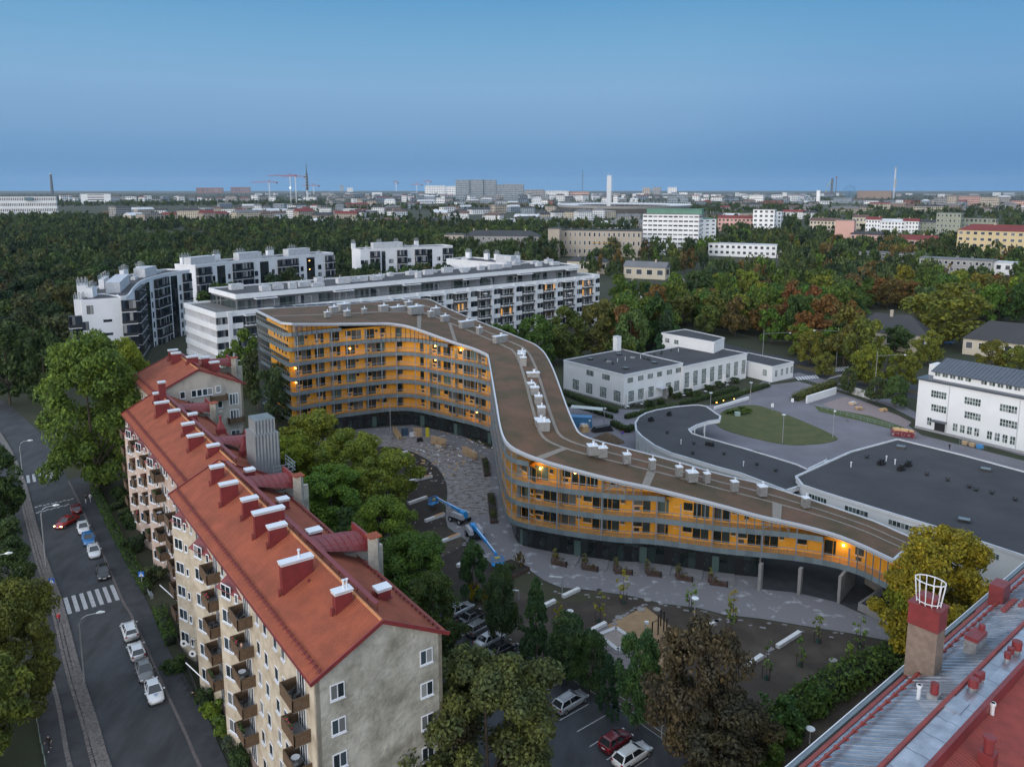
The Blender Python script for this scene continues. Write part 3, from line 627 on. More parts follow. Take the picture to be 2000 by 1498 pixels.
def gable_block(root, u0, u1, w0, w1, ze, zr, wallm, gm0, gm1, facem=None):
    """walls and roof planes; ridge along U in the middle"""
    wm = (w0+w1)/2; ov = .45; zo = (zr-ze)/(wm-w0)*ov
    for nm, (a, b), m in (('street_wall', (UW(u0, w0), UW(u1, w0)), facem or wallm), ('rear_wall', (UW(u0, w1), UW(u1, w1)), wallm)):
        MB().prism([a.xy, b.xy, (b+W_*(.35 if nm[0] == 's' else -.35)).xy, (a+W_*(.35 if nm[0] == 's' else -.35)).xy], 0, ze-.05).build(nm, m, root)
    for uu, m, s_ in ((u0, gm0, .3), (u1, gm1, -.3)):
        pts = [UW(uu, w0, 0), UW(uu, w1, 0), UW(uu, w1, ze-.1), UW(uu, wm, zr-.1), UW(uu, w0, ze-.1)]; q = [p+U*s_ for p in pts]
        MB().add(pts+q, [(0, 1, 2, 3, 4), (9, 8, 7, 6, 5)]+[(i, (i+1) % 5, 5+(i+1) % 5, 5+i) for i in range(5)]).build('gable_wall', m, root)
    for s_, wa in ((-1, w0), (1, w1)):
        e = UW(u0-.35, wa+s_*ov, ze-zo); f = UW(u1+.35, wa+s_*ov, ze-zo); g_ = UW(u1+.35, wm, zr); h = UW(u0-.35, wm, zr); t = Vector((0, 0, -.18))
        MB().add([e, f, g_, h, e+t, f+t, g_+t, h+t], [(0, 1, 2, 3), (7, 6, 5, 4), (0, 4, 5, 1), (1, 5, 6, 2), (2, 6, 7, 3), (3, 7, 4, 0)]).build('roof_plane', tile, root)
        MB().beam(e-Vector((0, 0, .12)), f-Vector((0, 0, .12)), .16, .2).build('gutter', redm, root)
        for uu in (u0-.4, u1+.4): MB().beam(UW(uu, wa+s_*(ov+.1), ze-zo-.06), UW(uu, wm, zr-.02), .14, .34).build('verge_board', redm, root)
        # snow guard with brackets
        up = W_*(-s_)*.8+Vector((0, 0, .8*(zr-ze)/(wm-w0)+.18)); sg = MB(); e2, f2 = e+up, f+up; n = int((u1-u0)/.75)
        sg.beam(e2, f2, .05); sg.beam(e2+Vector((0, 0, .12)), f2+Vector((0, 0, .12)), .05)
        for i in range(n): q = e2.lerp(f2, (i+.5)/n); sg.beam(q-Vector((0, 0, .15)), q+Vector((0, 0, .12))-W_*s_*.15, .09, .1); sg.beam(q+W_*s_*.25-Vector((0, 0, .12)), q+Vector((0, 0, .1)), .06)
        sg.build('snow_guard', redm, root)
    # ridge tiles, one by one near the camera
    n = int((u1-u0)/.36); me = MB().tube([(-.2, 0, 0), (.2, 0, 0)], [.15, .12], 6).mesh('ridge_tile', ridge)
    for i in range(n):
        q = UW(u0+i*.36, wm, zr+.0); inst('ridge_tile', me, q, aU+math.pi, root)
    wb = MB().beam(UW(u0+2, wm+.7, zr+.25), UW(u1-1, wm+.7, zr+.25), .45, .06)
    for i in range(int((u1-u0)/2)): wb.beam(UW(u0+2+i*2, wm+.7, zr-.35), UW(u0+2+i*2, wm+.7, zr+.25), .07)
    wb.build('roof_walkway', redm, root)
    return wm
zstor = [.9+3.05*i for i in range(6)]
def balcony(c, z, L=3.0, dep=1.35, label='', skew=.45, rz=None, items=0):
    """c=(u,w) at the wall; projects towards the street (-W); part of the house"""
    b0 = MB(); f = MB()
    pts = [UW(c[0]-L/2, c[1], 0), UW(c[0]+L/2, c[1], 0), UW(c[0]+L/2, c[1]-dep, 0), UW(c[0]-L/2, c[1]-dep, 0)]
    f.prism([p.xy for p in pts], z-.18, z); 
    for a, b in ((pts[1], pts[2]), (pts[2], pts[3]), (pts[3], pts[0])):
        b0.beam(Vector((a.x, a.y, z+.42)), Vector((b.x, b.y, z+.42)), .05, 1.05); b0.beam(Vector((a.x, a.y, z+1.0)), Vector((b.x, b.y, z+1.0)), .12, .06)
        L_ = (b-a).length; n = int(L_/.5)
        for i in range(n+1): q = a.lerp(b, i/n); b0.beam(Vector((q.x, q.y, z-.1)), Vector((q.x, q.y, z+1.0)), .08)
    return b0, f
furn = M('white_plastic', (.6, .62, .64), .5); furd = M('dark_furniture', (.03, .028, .028), .7); plantm = M('balcony_plants', (.04, .08, .015), .9, var=.4, vs=5); pinkf = M('pink_flowers', (.5, .05, .12), .8)
def add_balcony(root, c, z, L=3.0, dep=1.35, items=0):
    b0, f = balcony(c, z, L, dep); r_ = thing('balcony', None, None, UW(c[0], c[1], z)); r_.parent = root; r_.location = UW(c[0], c[1], z)-root.location
    base = r_.location.copy()
    for nm, mb, m in (('balcony_rail', b0, balm), ('balcony_floor', f, balf)):
        mb.v = [tuple(Vector(v)-UW(c[0], c[1], z)) for v in mb.v]; o = ob(nm, mb.mesh(nm, m), r_)
    return r_
BALC = 0
def balc_furniture(c, z, kind, label):
    """loose things standing on a balcony: top-level"""
    p = UW(c[0], c[1]-.75, z)
    if kind == 0:
        t = thing('table', label, 'table', p, aU); b = MB().cyl((0, 0, .68), .38, .04, 12).cyl((0, 0, 0), .04, .68, 6).cyl((0, 0, 0), .22, .03, 10); b.build('table_top', furn if random.random() < .6 else furd, None).parent = t
        return
    if kind == 1:
        t = thing('chair', label, 'chair', p, aU+.4)
        b = MB().box((0, 0, .4), (.5, .5, .05)).box((-.24, 0, .45), (.05, .5, .5)); b.build('seat', furd, None).parent = t
        for sx in (-.2, .2):
            for sy in (-.2, .2): MB().box((sx, sy, 0), (.04, .04, .4)).build('leg', furd, None).parent = t
        return
    if kind == 2:
        t = thing('flower_box', label, 'planter', p-W_*.45, aU); MB().box((0, 0, .45), (1.5, .22, .2)).build('box', furn, None).parent = t
        b = MB()
        for i in range(60): x, y, zz = random.uniform(-.7, .7), random.uniform(-.15, .15), random.uniform(.62, 1.1); b.box((x, y, zz), (.14, .12, .06), random.random()*3, mi=0 if random.random() < .6 else 1)
        b.build('leaves', [plantm, pinkf if random.random() < .5 else plantm], None, kind='stuff').parent = t
house = thing('apartment_house', 'near block of the red tiled house, with cream street wall and bare grey gable', 'building', UW(79, 26))
WMA = gable_block(house, 55.3, 102.5, 20.4, 32.0, 20, 23.0, plast, gabm, gabm)
houseB = thing('apartment_house', 'middle block of the red tiled house, with pinkish street wall and tall metal shaft', 'building', UW(126, 28))
WMB = gable_block(houseB, 102.6, 150, 22.7, 33.9, 19, 22, plastp, gabm, gabm)
houseC = thing('apartment_house', 'far block of the red tiled house, its grey gable with two balconies under the ridge', 'building', UW(158, 36))
gabC = M('streaked_pale_plaster', (.40, .375, .33), .9, vcol=(.20, .19, .18), vs=.5, bump=.8, bs=2.2, vlo=.5, vhi=.78, stretch=(1, 1, .4))
WMC = gable_block(houseC, 150.1, 168, 27.6, 43.6, 21.5, 25.2, plast, gabC, gabm)
for r_, u0, u1, w0 in ((house, 55.3, 102.5, 20.4), (houseB, 102.6, 150, 22.7)): MB().beam(UW(u0, w0-.03, .6), UW(u1, w0-.03, .6), .1, 1.2).build('plinth', pinkm, r_)
# angled bays with little red caps under the eave
def bay_(root, u0, u1, w0, ze, m, proj=1.5):
    a, b, c = UW(u0, w0), UW(u1, w0), UW(u1, w0-proj)
    MB().prism([a.xy, b.xy, c.xy], 0, ze-2.1).build('bay_wall', m, root)
    t = [UW(u0-.3, w0, ze-2.1), UW(u1+.15, w0, ze-2.1), UW(u1+.15, w0-proj-.25, ze-2.1), UW(u1+.1, w0, ze-.9)]; MB().add(t, [(0, 3, 2), (0, 1, 3), (1, 2, 3), (2, 1, 0)]).build('bay_cap', redm, root)
iC = 0
WHO = ['near', 'middle', 'far']
# block A street front: columns (u, type)
def column_A(root, w0, ze, cols, nst, zs, fac):
    for u_, ty in cols:
        for k in range(nst):
            z = zs[k]
            if ty == 'w': inst('window', hw2, UW(u_, w0-.01, z+1.0), -(math.pi/2)+aU+math.pi*0+math.pi/2-math.pi, root)
            if ty == 'W': inst('window', hw3, UW(u_, w0-.01, z+.95), aU-math.pi, root)
            if ty == 'B':
                inst('balcony_door', hdo, UW(u_+.2, w0-.01, z+.02), aU-math.pi, root)
                if k > 0: add_balcony(root, (u_, w0), z, 2.9, 1.4)
zA = [1.2+3.1*i for i in range(6)]; zB = [.6+3.05*i for i in range(6)]
colsA = [(58.2, 'B'), (62.6, 'w'), (64.6, 'w'), (67.4, 'w'), (69.6, 'w'), (72.8, 'B'), (81, 'w'), (83.6, 'B'), (91, 'W'), (94, 'w'), (100.6, 'B')]
column_A(house, 20.4, 20, colsA, 6, zA, 0)
for u0, u1 in ((74.6, 78.6), (85.2, 89.6), (95.6, 98.8)): bay_(house, u0, u1, 20.4, 20, plast, 1.2)
def bay_windows(root, u0, u1, w0, proj, zs):
    a, c = UW(u0, w0), UW(u1, w0-proj); t = (a-c).normalized(); rz = math.atan2(t.y, t.x); nv = Vector((-t.y, t.x, 0)); nv = nv if nv.dot(W_) < 0 else -nv
    for z in zs[:-1]+[zs[-1]-.35]:
        for f, me in ((.36, hw3), (.8, hwN)): q = a.lerp(c, 1-f)+nv*.02; inst('window', me, q+Vector((0, 0, z+.9)), rz, root)
for u0, u1 in ((74.6, 78.6), (85.2, 89.6), (95.6, 98.8)): bay_windows(house, u0, u1, 20.4, 1.2, zA)
colsB = [(104.8, 'B'), (108, 'w'), (111, 'w'), (114, 'w'), (117.5, 'w'), (121, 'B'), (119, 'w'), (129, 'B'), (137, 'w'), (138, 'B'), (148.6, 'w'), (146, 'B')]
column_A(houseB, 22.7, 19, colsB, 6, zB, 0)
for u0, u1 in ((122.8, 126.6), (131.5, 135.5), (140, 144)): bay_(houseB, u0, u1, 22.7, 19, plastp, 1.2)
for u0, u1 in ((122.8, 126.6), (131.5, 135.5), (140, 144)): bay_windows(houseB, u0, u1, 22.7, 1.2, zB)
column_A(houseC, 27.6, 21.5, [(153, 'B'), (157, 'w'), (160, 'w'), (165, 'B')], 6, [1.6+3.2*i for i in range(6)], 0)
# near gable windows
for k in range(6):
    for w_ in (22.2, 30.4): inst('window', hw1, UW(55.3-.02, w_, zA[k]+.75), aW, house)
# far gable: windows and balconies
for w_, z, me in ((32.6, 21.6, hw2), (34.6, 21.6, hw2), (35.6, 21.6, hw2), (36.6, 21.6, hw2), (37.5, 21.6, hw2), (39.0, 21.8, hw2)): inst('window', me, UW(150.08, w_, z-1.6), aW, houseC)
for k in range(1, 6):
    z = 1.6+3.2*k
    if k >= 4: inst('window', hw2, UW(150.08, 36.9, z-.4), aW, houseC); inst('window', hw2, UW(150.08, 39.2, z-.4), aW, houseC); inst('window', hw1, UW(150.08, 34.6, z-.4), aW, houseC)
    inst('window', hw3 if k % 3 == 0 else hdo, UW(150.08, 41.8, z+.2-.4), aW, houseC)
def gbal(w_, z, L=2.9):
    f = MB().prism([UW(150.08, w_-L/2).xy, UW(150.08, w_+L/2).xy, UW(148.9, w_+L/2).xy, UW(148.9, w_-L/2).xy], z-.18, z)
    b = MB()
    for a, c in ((UW(150.05, w_-L/2), UW(148.9, w_-L/2)), (UW(148.9, w_-L/2), UW(148.9, w_+L/2)), (UW(148.9, w_+L/2), UW(150.05, w_+L/2))):
        b.beam(a+Vector((0, 0, z+.4)), c+Vector((0, 0, z+.4)), .05, 1.0); b.beam(a+Vector((0, 0, z+.98)), c+Vector((0, 0, z+.98)), .1, .06)
        for i in range(7): q = a.lerp(c, i/6); b.beam(q+Vector((0, 0, z-.1)), q+Vector((0, 0, z+1.)), .09)
    f.build('balcony_floor', balf, houseC); b.build('balcony_rail', balm, houseC)
for w_, z in ((32.8, 18.2), (38.9, 18.9), (41.9, 14.1), (41.9, 10.9), (41.9, 7.7)): gbal(w_, z)
# chimneys: (px,py of base centre front, u-length...) placed by survey on the street-side slope
def roofz(w_, w0, wm, ze, zr): return ze+(zr-ze)*(1-abs(w_-wm)/(wm-w0))
def chim_px(root, x0, y0, x1, y1, ztop, w0, wm, ze, zr, wd=.75, vents=0):
    """(x0,y0)-(x1,y1) near top edge of the cap"""
    a = P(x0, y0, ztop); b = P(x1, y1, ztop); ua, wa = a.dot(U), a.dot(W_); ub, wb_ = b.dot(U), b.dot(W_); L = max(.8, wb_-wa-.2); cw_ = (wa+wb_)/2; cu = (ua+ub)/2+wd/2+.1
    chimney(root, (cu, cw_), L, wd, roofz(cw_-L/2, w0, wm, ze, zr)-.3, ztop, vents=vents)
gA = (20.4, 26.2, 20, 23.0); gB = (22.7, 28.3, 19, 22); gC = (27.6, 35.6, 21.5, 25.2)
for x0, y0, x1, y1, zt_, v in ((549, 1105, 613, 1086, 24.0, 1), (654, 1162, 690, 1150, 23.9, 2), (526, 1034, 561, 1023, 24.0, 0), (496, 1006, 557, 991, 24.4, 0), (474, 980, 505, 971, 24.1, 0), (432, 951, 465, 940, 24.1, 0), (412, 915, 439, 909, 24.1, 0)):
    chim_px(house, x0, y0, x1, y1, zt_, *gA, vents=v)
for x0, y0, x1, y1, zt_ in ((737, 1155, 766, 1147, 22.6), (604, 1042, 630, 1034, 22.8), (546, 980, 565, 973, 22.8), (481, 921, 499, 916, 23)):
    chim_px(house, x0, y0, x1, y1, zt_, *gA, wd=.9)
for x0, y0, x1, y1, zt_ in ((406, 873, 430, 868, 22.9), (368, 855, 398, 847, 22.9), (357, 831, 380, 825, 22.9), (369, 811, 386, 807, 22.8), (330, 805, 352, 800, 22.9), (303, 789, 331, 784, 23.1), (300, 770, 315, 767, 23), (309, 748, 324, 746, 25.0)):
    chim_px(houseB, x0, y0, x1, y1, zt_, *gB)
for x0, y0, x1, y1, zt_ in ((335, 691, 354, 689, 26.5), (329, 685.5, 348, 683, 26.5), (365, 698, 388, 695.5, 26.5), (394, 699, 411, 697.5, 26), (410, 709, 429, 706.5, 25.4)):
    chim_px(houseC, x0, y0, x1, y1, zt_, *gC)
# red barrel dormers on the courtyard slope, with white-washed end walls
def dormer(root, u_, w0, w1, z0, z1, L=4.2):
    """standing-seam hood running out along +W to a parapet"""
    r_ = thing('stair_dormer', None, None, UW(u_, w1, z0)); r_.parent = root; r_.location = UW(u_, w1, z0)-root.location; base = UW(u_, w1, z0); n = 7
    hood = MB(); prof = [(-L/2, .35), (-L*.38, .62), (-L*.2, .82), (0, .9), (L*.2, .86), (L*.38, .74), (L/2, .55)]
    for (a, za), (b, zb) in zip(prof, prof[1:]):
        hood.poly([UW(u_+a, w0, z1-.2)-base, UW(u_+b, w0, z1-.2)-base, UW(u_+b, w1, z0+zb*(z1-z0))-base, UW(u_+a, w1, z0+za*(z1-z0))-base][::-1])
    o = ob('hood', hood.mesh('hood', redm), r_)
    sm = MB()
    for i in range(1, n):
        t = i/n
        for (a, za), (b, zb) in zip(prof, prof[1:]):
            p0 = UW(u_+a, w0, z1-.2).lerp(UW(u_+a, w1, z0+za*(z1-z0)), t)-base; p1 = UW(u_+b, w0, z1-.2).lerp(UW(u_+b, w1, z0+zb*(z1-z0)), t)-base; sm.beam(p0+Vector((0, 0, .03)), p1+Vector((0, 0, .03)), .05)
    o = ob('seam', sm.mesh('seam', redm), r_)
    pw = MB().beam(UW(u_-L/2-.1, w1+.15, z1-.8)-base, UW(u_+L/2+.1, w1+.15, z1-.8)-base, .25, 1.7); o = ob('parapet', pw.mesh('parapet', redm), r_)
    ew = MB().beam(UW(u_, w1+.35, z1-6)-base, UW(u_, w1+.35, z1-2.2)-base, L, .5, up=tuple(U)); ew.beam(UW(u_-L/2-.5, w1+.3, z1-9)-base, UW(u_-L/2-.5, w1+.3, z1+.2)-base, 1.0, 1.0)
    o = ob('end_wall', ew.mesh('end_wall', gabm), r_)
    cp = MB().box(UW(u_-L/2-.5, w1+.3, z1+.2)-base, (1.3, 1.3, .14), aU); o = ob('coping', cp.mesh('coping', tile), r_)
dormer(house, 72.3, 27.2, 32.2, 20.6, 23.0); dormer(house, 93.5, 27.2, 32.2, 20.6, 23.0); dormer(houseB, 115.5, 29.5, 34, 19.6, 22); dormer(houseB, 138, 29.5, 34, 19.6, 22); dormer(houseC, 159, 38.5, 43.8, 22.3, 25)
# pipe-topped red vents
for (x, y, z) in ((432, 846, 21.2), (478, 888, 21.0)):
    q = P(x, y, z-.5); r_ = thing('roof_vent', None, None, q); r_.parent = houseB; r_.location = q-houseB.location
    b = MB().box((0, 0, 0), (1.3, 1.3, .8), aU).box((0, 0, .8), (1.1, 1.1, 1.1), aU, taper=.35).cyl((0, 0, 1.9), .17, .8, 8).cyl((0, 0, 2.6), .26, .2, 8); o = ob('vent_hood', b.mesh('vent_hood', redm), r_)
# small upright pipes
for x, y in ((603, 1143+2), (611, 1107), (733, 1158), (598, 1043)):
    q = P(x, y, 21.6); MB().cyl(q-Vector((0, 0, .3)), .12, 1.0, 8).build('vent_pipe', redm, house)
# metal lift shaft tower on the courtyard side
shaft = M('corrugated_grey_metal', (.23, .25, .265), .5, .3, var=.1, vs=.6); wave_bump(shaft, tuple(U+W_), .45, 1, .10)
towr = thing('lift_shaft', 'tall corrugated grey metal shaft standing beside the red tiled roof', 'shaft', UW(104, 33))
q = P(498, 852, 25.2); tu, tw = 104.6, 31.6
tu = q.dot(U); tw = q.dot(W_)
MB().prism([UW(tu, tw).xy, UW(tu, tw+3.3).xy, UW(tu+4.2, tw+3.3).xy, UW(tu+4.2, tw).xy], 0, 25.2).build('shaft_wall', shaft, towr)
MB().prism([UW(tu+.6, tw+.3).xy, UW(tu+.6, tw+3).xy, UW(tu+3.6, tw+3).xy, UW(tu+3.6, tw+.3).xy], 25.2, 27.0).build('shaft_head', shaft, towr)
for i in range(12):
    for j in range(2): MB().beam(UW(tu+.6+i*.27, tw+.3, 27.1), UW(tu+.6+i*.27, tw+3, 27.1), .06, .14).build('louvre', steel, towr) if j == 0 else None
pf = MB()
for a, b in ((UW(tu-3.4, tw+1.2), UW(tu-3.4, tw+4.2)), (UW(tu-3.4, tw+4.2), UW(tu+.5, tw+4.2))):
    for z in (20.6, 21.1, 21.6): pf.beam(a+Vector((0, 0, z)), b+Vector((0, 0, z)), .06)
    for i in range(4): q = a.lerp(b, i/3); pf.beam(q+Vector((0, 0, 20)), q+Vector((0, 0, 21.6)), .06)
pf.build('platform_railing', steel, towr)
# furniture and plants on the balconies one can look into
lab0 = ['round white table', 'dark folding chair', 'flower box with plants']
spots = [(58.2, 20.4, zA, 'balcony nearest the grey gable'), (72.8, 20.4, zA, 'balcony, second stack from gable'), (83.6, 20.4, zA, 'balcony, third stack from gable'), (121, 22.7, zB, 'balcony mid pinkish wall'), (129, 22.7, zB, 'pinkish wall balcony by the angled bay'), (138, 22.7, zB, 'far balcony by the roadside tree')]
lev = ['', 'lowest', 'second lowest', 'middle', 'second highest', 'topmost']
for u_, w0, zs, nm in spots:
    for k in range(1, 6):
        ty = (int(u_)*3+k*5) % 3
        balc_furniture((u_+.4, w0), zs[k], ty, '%s on the %s %s' % (lab0[ty], lev[k], nm))
        if ty != 2 and k % 2: balc_furniture((u_-.6, w0), zs[k], 1, 'spare dark chair on the %s %s' % (lev[k], nm))
# ---------------------------------------------------------------- white apartment blocks behind
def PROJ(v):
    dy, dz = v[1], v[2]-CAMH; dep = dy*math.cos(PIT)-dz*math.sin(PIT); up = dy*math.sin(PIT)+dz*math.cos(PIT)
    return 1000+FOC*v[0]/dep, PYC-FOC*up/dep
white = M('white_render', (.66, .68, .72), .8, var=.05, vs=.2, bump=.1)
whitec = M('white_ribbed_cladding', (.68, .70, .73), .6, var=.04, vs=.3)
greyc = M('grey_cladding', (.16, .165, .175), .6, var=.1, vs=.4)
roofd = M('dark_felt_roof', (.045, .046, .052), .9, vcol=(.065, .065, .07), vs=.15, bump=.2)
darkf = M('dark_window_frame', (.018, .020, .024), .5)
gl_apt = glass('apartment_glass', (.02, .027, .033), lit=.012, warm=.9, var=.42, rough=.06)
gl_off = glass('office_glass', (.015, .02, .03), var=.55, rough=.06)
gl_stair = glass('stair_glass', (.012, .016, .02), var=.06, rough=.05)
equip = M('pale_roof_unit', (.52, .54, .58), .6, vcol=(.40, .42, .45), vs=.8)
def curtained(b, x0, x1, z0, z1, y, n, mi):
    cw = (x1-x0)/n
    for i in range(n): b.poly([(x0+i*cw+.04, y, z0), (x0+(i+1)*cw-.04, y, z0), (x0+(i+1)*cw-.04, y, z1), (x0+i*cw+.04, y, z1)], mi)
def wpair(w_, h_, n, key, gl=None, fr=None):
    if key not in wmesh:
        b = MB(); b.box((0, .05, 0), (w_, .1, h_), mi=0); curtained(b, -w_/2+.08, w_/2-.08, .1, h_-.1, -.012, n, 1); wmesh[key] = b.mesh('window', [fr or darkf, gl or gl_off])
    return wmesh[key]
def rooftop_box(root, q, w_, d_, h_, rz, nm='roof_unit', m=None, tube=0):
    b = MB().box((0, 0, 0), (w_, d_, h_)).box((0, 0, h_), (w_+.12, d_+.12, .1))
    for i in range(tube): b.cyl((-w_*.25+i*.8, 0, h_+.1), .12, .8, 8); b.cyl((-w_*.25+i*.8, 0, h_+.85), .2, .1, 8)
    o = b.mesh(nm, m or equip); return inst(nm, o, q, rz, root)
# --- long block with penthouse
C1 = Vector((-88.2, 231.4, 0)); C2 = Vector((38.0, 340.0, 0)); LE = (C2-C1).length; E1 = (C2-C1)/LE; N1 = Vector((-E1.y, E1.x, 0)); aE = math.atan2(E1.y, E1.x)
def W1p(s, n, z=0.): return C1+E1*s+N1*n+Vector((0, 0, z))
w1 = thing('apartment_building', 'long white balcony block with a glazed penthouse storey along its whole roof', 'building', W1p(80, 10)); D1 = 28.
MB().prism([W1p(.3, .3).xy, W1p(LE-.3, .3).xy, W1p(LE-.3, D1-.3).xy, W1p(.3, D1-.3).xy], 0, 21.2).build('wall', greyc, w1)
MB().prism([W1p(.3, .3).xy, W1p(LE-.3, .3).xy, W1p(LE-.3, D1-.3).xy, W1p(.3, D1-.3).xy], 21.2, 21.4).build('terrace', M('terrace_decking', (.13, .125, .12), .85), w1)
def ring(z0, z1, nm, m=whitec, t=.35, o=0.):
    b = MB()
    for a, c in (((o*-1, 0-o), (LE+o, 0-o)), ((LE+o, -o), (LE+o, D1+o)), ((LE+o, D1+o), (-o, D1+o)), ((-o, D1+o), (-o, -o))): b.beam(W1p(*a, (z0+z1)/2), W1p(*c, (z0+z1)/2), t, z1-z0)
    return b.build(nm, m, w1)
ring(20.4, 22.0, 'parapet')
mw = wpair(3.0, 2.1, 4, 'w1pair', gl_off)
ms = MB().box((0, -.05, 0), (3.2, .3, 1.7)).mesh('spandrel_panel', whitec)
bm = MB().box((0, -.75, -.12), (6.6, 1.7, .22), mi=0).beam((-3.3, -1.58, 1.05), (3.3, -1.58, 1.05), .06, mi=0)
for x in (-3.25, 0, 3.25): bm.beam((x, -1.55, .1), (x, -1.55, 2.6), .07, mi=0)
bm.poly([(-3.2, -1.56, .12), (3.2, -1.56, .12), (3.2, -1.56, 1.05), (-3.2, -1.56, 1.05)], 1)
for i in range(4): bm.box((-2.4+i*1.5+(i % 2)*.3, -.9, .1), (.5, .5, .45+.3*(i % 2)), mi=2)
bm = bm.mesh('balcony', [white, cleargl, furd]); bg_ = MB(); bg_.box((0, .1, 0), (6.6, .1, 2.7), mi=0); curtained(bg_, -3.2, 3.2, .1, 2.6, -.0, 9, 1); bg_ = bg_.mesh('balcony_glazing', [darkf, gl_apt])
bg2 = MB(); bg2.box((0, .1, 0), (6.6, .1, 2.7), mi=0); curtained(bg2, -3.2, 3.2, .1, 2.6, -.0, 7, 1); bg2 = bg2.mesh('balcony_glazing', [darkf, glass('apartment_glass_lit', (.05, .04, .03), lit=.14, warm=.7, var=.25)])
aw = MB().box((0, -.9, 0), (7.0, 2.0, .28), mi=0).poly([(-3.1, -1.7, .29), (3.1, -1.7, .29), (3.1, -.2, .29), (-3.1, -.2, .29)], 1).mesh('canopy', [white, roofd])
pb = MB()
um = MB().cyl((0, 0, 0), .05, 2.0, 6).cyl((0, 0, 1.75), 1.25, .35, 10, r2=.1).mesh('parasol', M('white_parasol', (.7, .72, .75), .8))
for k in range(15):
    s = 4+11.35*k
    MB().beam(W1p(s, -.25, 0), W1p(s, -.25, 21.9), 1.3, .6, up=tuple(N1)).build('pillar', white, w1)
    if k == 14: s_ok = False
    else: s_ok = True
    for r in range(5):
        wt = 20.3-3.8*r
        sx = s+2.5 if s_ok else None
        if s_ok and s > 9 or k == 0:
            inst('window', mw, W1p(s+2.4, -.02, wt-2.1), aE, w1); inst('spandrel_panel', ms, W1p(s+2.4, -.05, wt-3.75), aE, w1)
        if s_ok:
            zf = wt-3.0; inst('balcony', bm, W1p(s+7.6, .0, zf), aE, w1); inst('balcony_glazing', bg2 if (k*3+r*5) % 11 in (0, 4) and k > 6 else bg_, W1p(s+7.6, -.0, zf+.05), aE, w1)
            if r == 0: inst('canopy', aw, W1p(s+7.6, -.1, wt+.05), aE, w1)
            if (k, r) in ((8, 0), (12, 1), (12, 2), (12, 3), (13, 0), (13, 3)):
                o = inst('parasol', um, W1p(s+7.2, -1.0, zf+.1), 0, None); tag(o, 'white parasol, %s balcony of the %s stack from the right, long white block' % (['top', 'second', 'third', 'fourth'][r], {8: 'sixth', 12: 'second', 13: 'first'}[k]), 'parasol', 'parasols on the long white block')
for r in range(5):
    wt = 20.3-3.8*r
    inst('window', mw, W1p(1.8, -.02, wt-2.1), aE, w1); inst('spandrel_panel', ms, W1p(1.8, -.05, wt-3.75), aE, w1)
    if r < 5: inst('window', mw, W1p(LE-1.6, -.02, wt-2.1), aE, w1); inst('spandrel_panel', ms, W1p(LE-1.6, -.05, wt-3.75), aE, w1)
    # left end: ribbon of windows between white bands
    b = MB(); n = 30; b.beam(W1p(.25, 0, wt-1.05), W1p(.25, D1, wt-1.05), .1, 2.1)
    for i in range(n):
        y0 = .4+i*(D1-.8)/n; y1 = y0+(D1-.8)/n-.28; b.poly([W1p(.18, y1, wt-2.05), W1p(.18, y0, wt-2.05), W1p(.18, y0, wt-.05), W1p(.18, y1, wt-.05)], 1); b.beam(W1p(.1, y1+.14, wt-2.1), W1p(.1, y1+.14, wt), .16, .2, mi=2)
    b.build('window_strip', [darkf, gl_off, white], w1)
    MB().beam(W1p(0, -.15, wt-2.95), W1p(0, D1, wt-2.95), .4, 1.7).build('spandrel_band', whitec, w1)
# penthouse
PD0, PD1, PS0, PS1 = 3.6, 26., 7.6, LE-9
b = MB().prism([W1p(PS0+.4, PD0+.8).xy, W1p(PS1-.4, PD0+.8).xy, W1p(PS1-.4, PD1-.8).xy, W1p(PS0+.4, PD1-.8).xy], 21.4, 25.2).build('penthouse_wall', greyc, w1)
b = MB()
for a, c in (((PS0, PD0), (PS1, PD0)), ((PS1, PD0), (PS1, PD1)), ((PS1, PD1), (PS0, PD1)), ((PS0, PD1), (PS0, PD0))): b.beam(W1p(*a, 25.75), W1p(*c, 25.75), .3, 1.5)
b.build('penthouse_fascia', whitec, w1)
MB().prism([W1p(PS0+.1, PD0+.1).xy, W1p(PS1-.1, PD0+.1).xy, W1p(PS1-.1, PD1-.1).xy, W1p(PS0+.1, PD1-.1).xy], 25.2, 26.1).build('penthouse_roof', roofd, w1)
pw1 = wpair(5.2, 2.7, 5, 'pent1', glass('penthouse_glass', (.02, .03, .03), lit=.03, warm=.7, var=.22)); pw2 = wpair(2.2, 2.7, 2, 'pent2')
s = PS0+3.5; i = 0
while s < PS1-4:
    if i % 3 == 0: inst('window', pw1, W1p(s, PD0+.72, 21.6), aE, w1)
    elif i % 3 == 1: inst('window', pw2, W1p(s, PD0+.72, 21.6), aE, w1)
    if i % 6 == 1: inst('canopy', aw, W1p(s+1, PD0-.2, 24.6), aE, w1)
    s += (4.6, 5.6, 3.4)[i % 3]; i += 1
for j in range(4): inst('window', pw1, W1p(PS0+.35, PD0+4+j*5.4, 21.6), aE-math.pi/2, w1)
for zz, m in ((22.9, steel),): MB().beam(W1p(.2, .1, zz), W1p(LE-.2, .1, zz), .05).beam(W1p(.1, .1, zz), W1p(.1, D1, zz), .05).build('terrace_rail', m, w1)
MB().poly([W1p(.2, .1, 22), W1p(LE-.2, .1, 22), W1p(LE-.2, .1, 22.9), W1p(.2, .1, 22.9)]).build('terrace_glass', cleargl, w1)
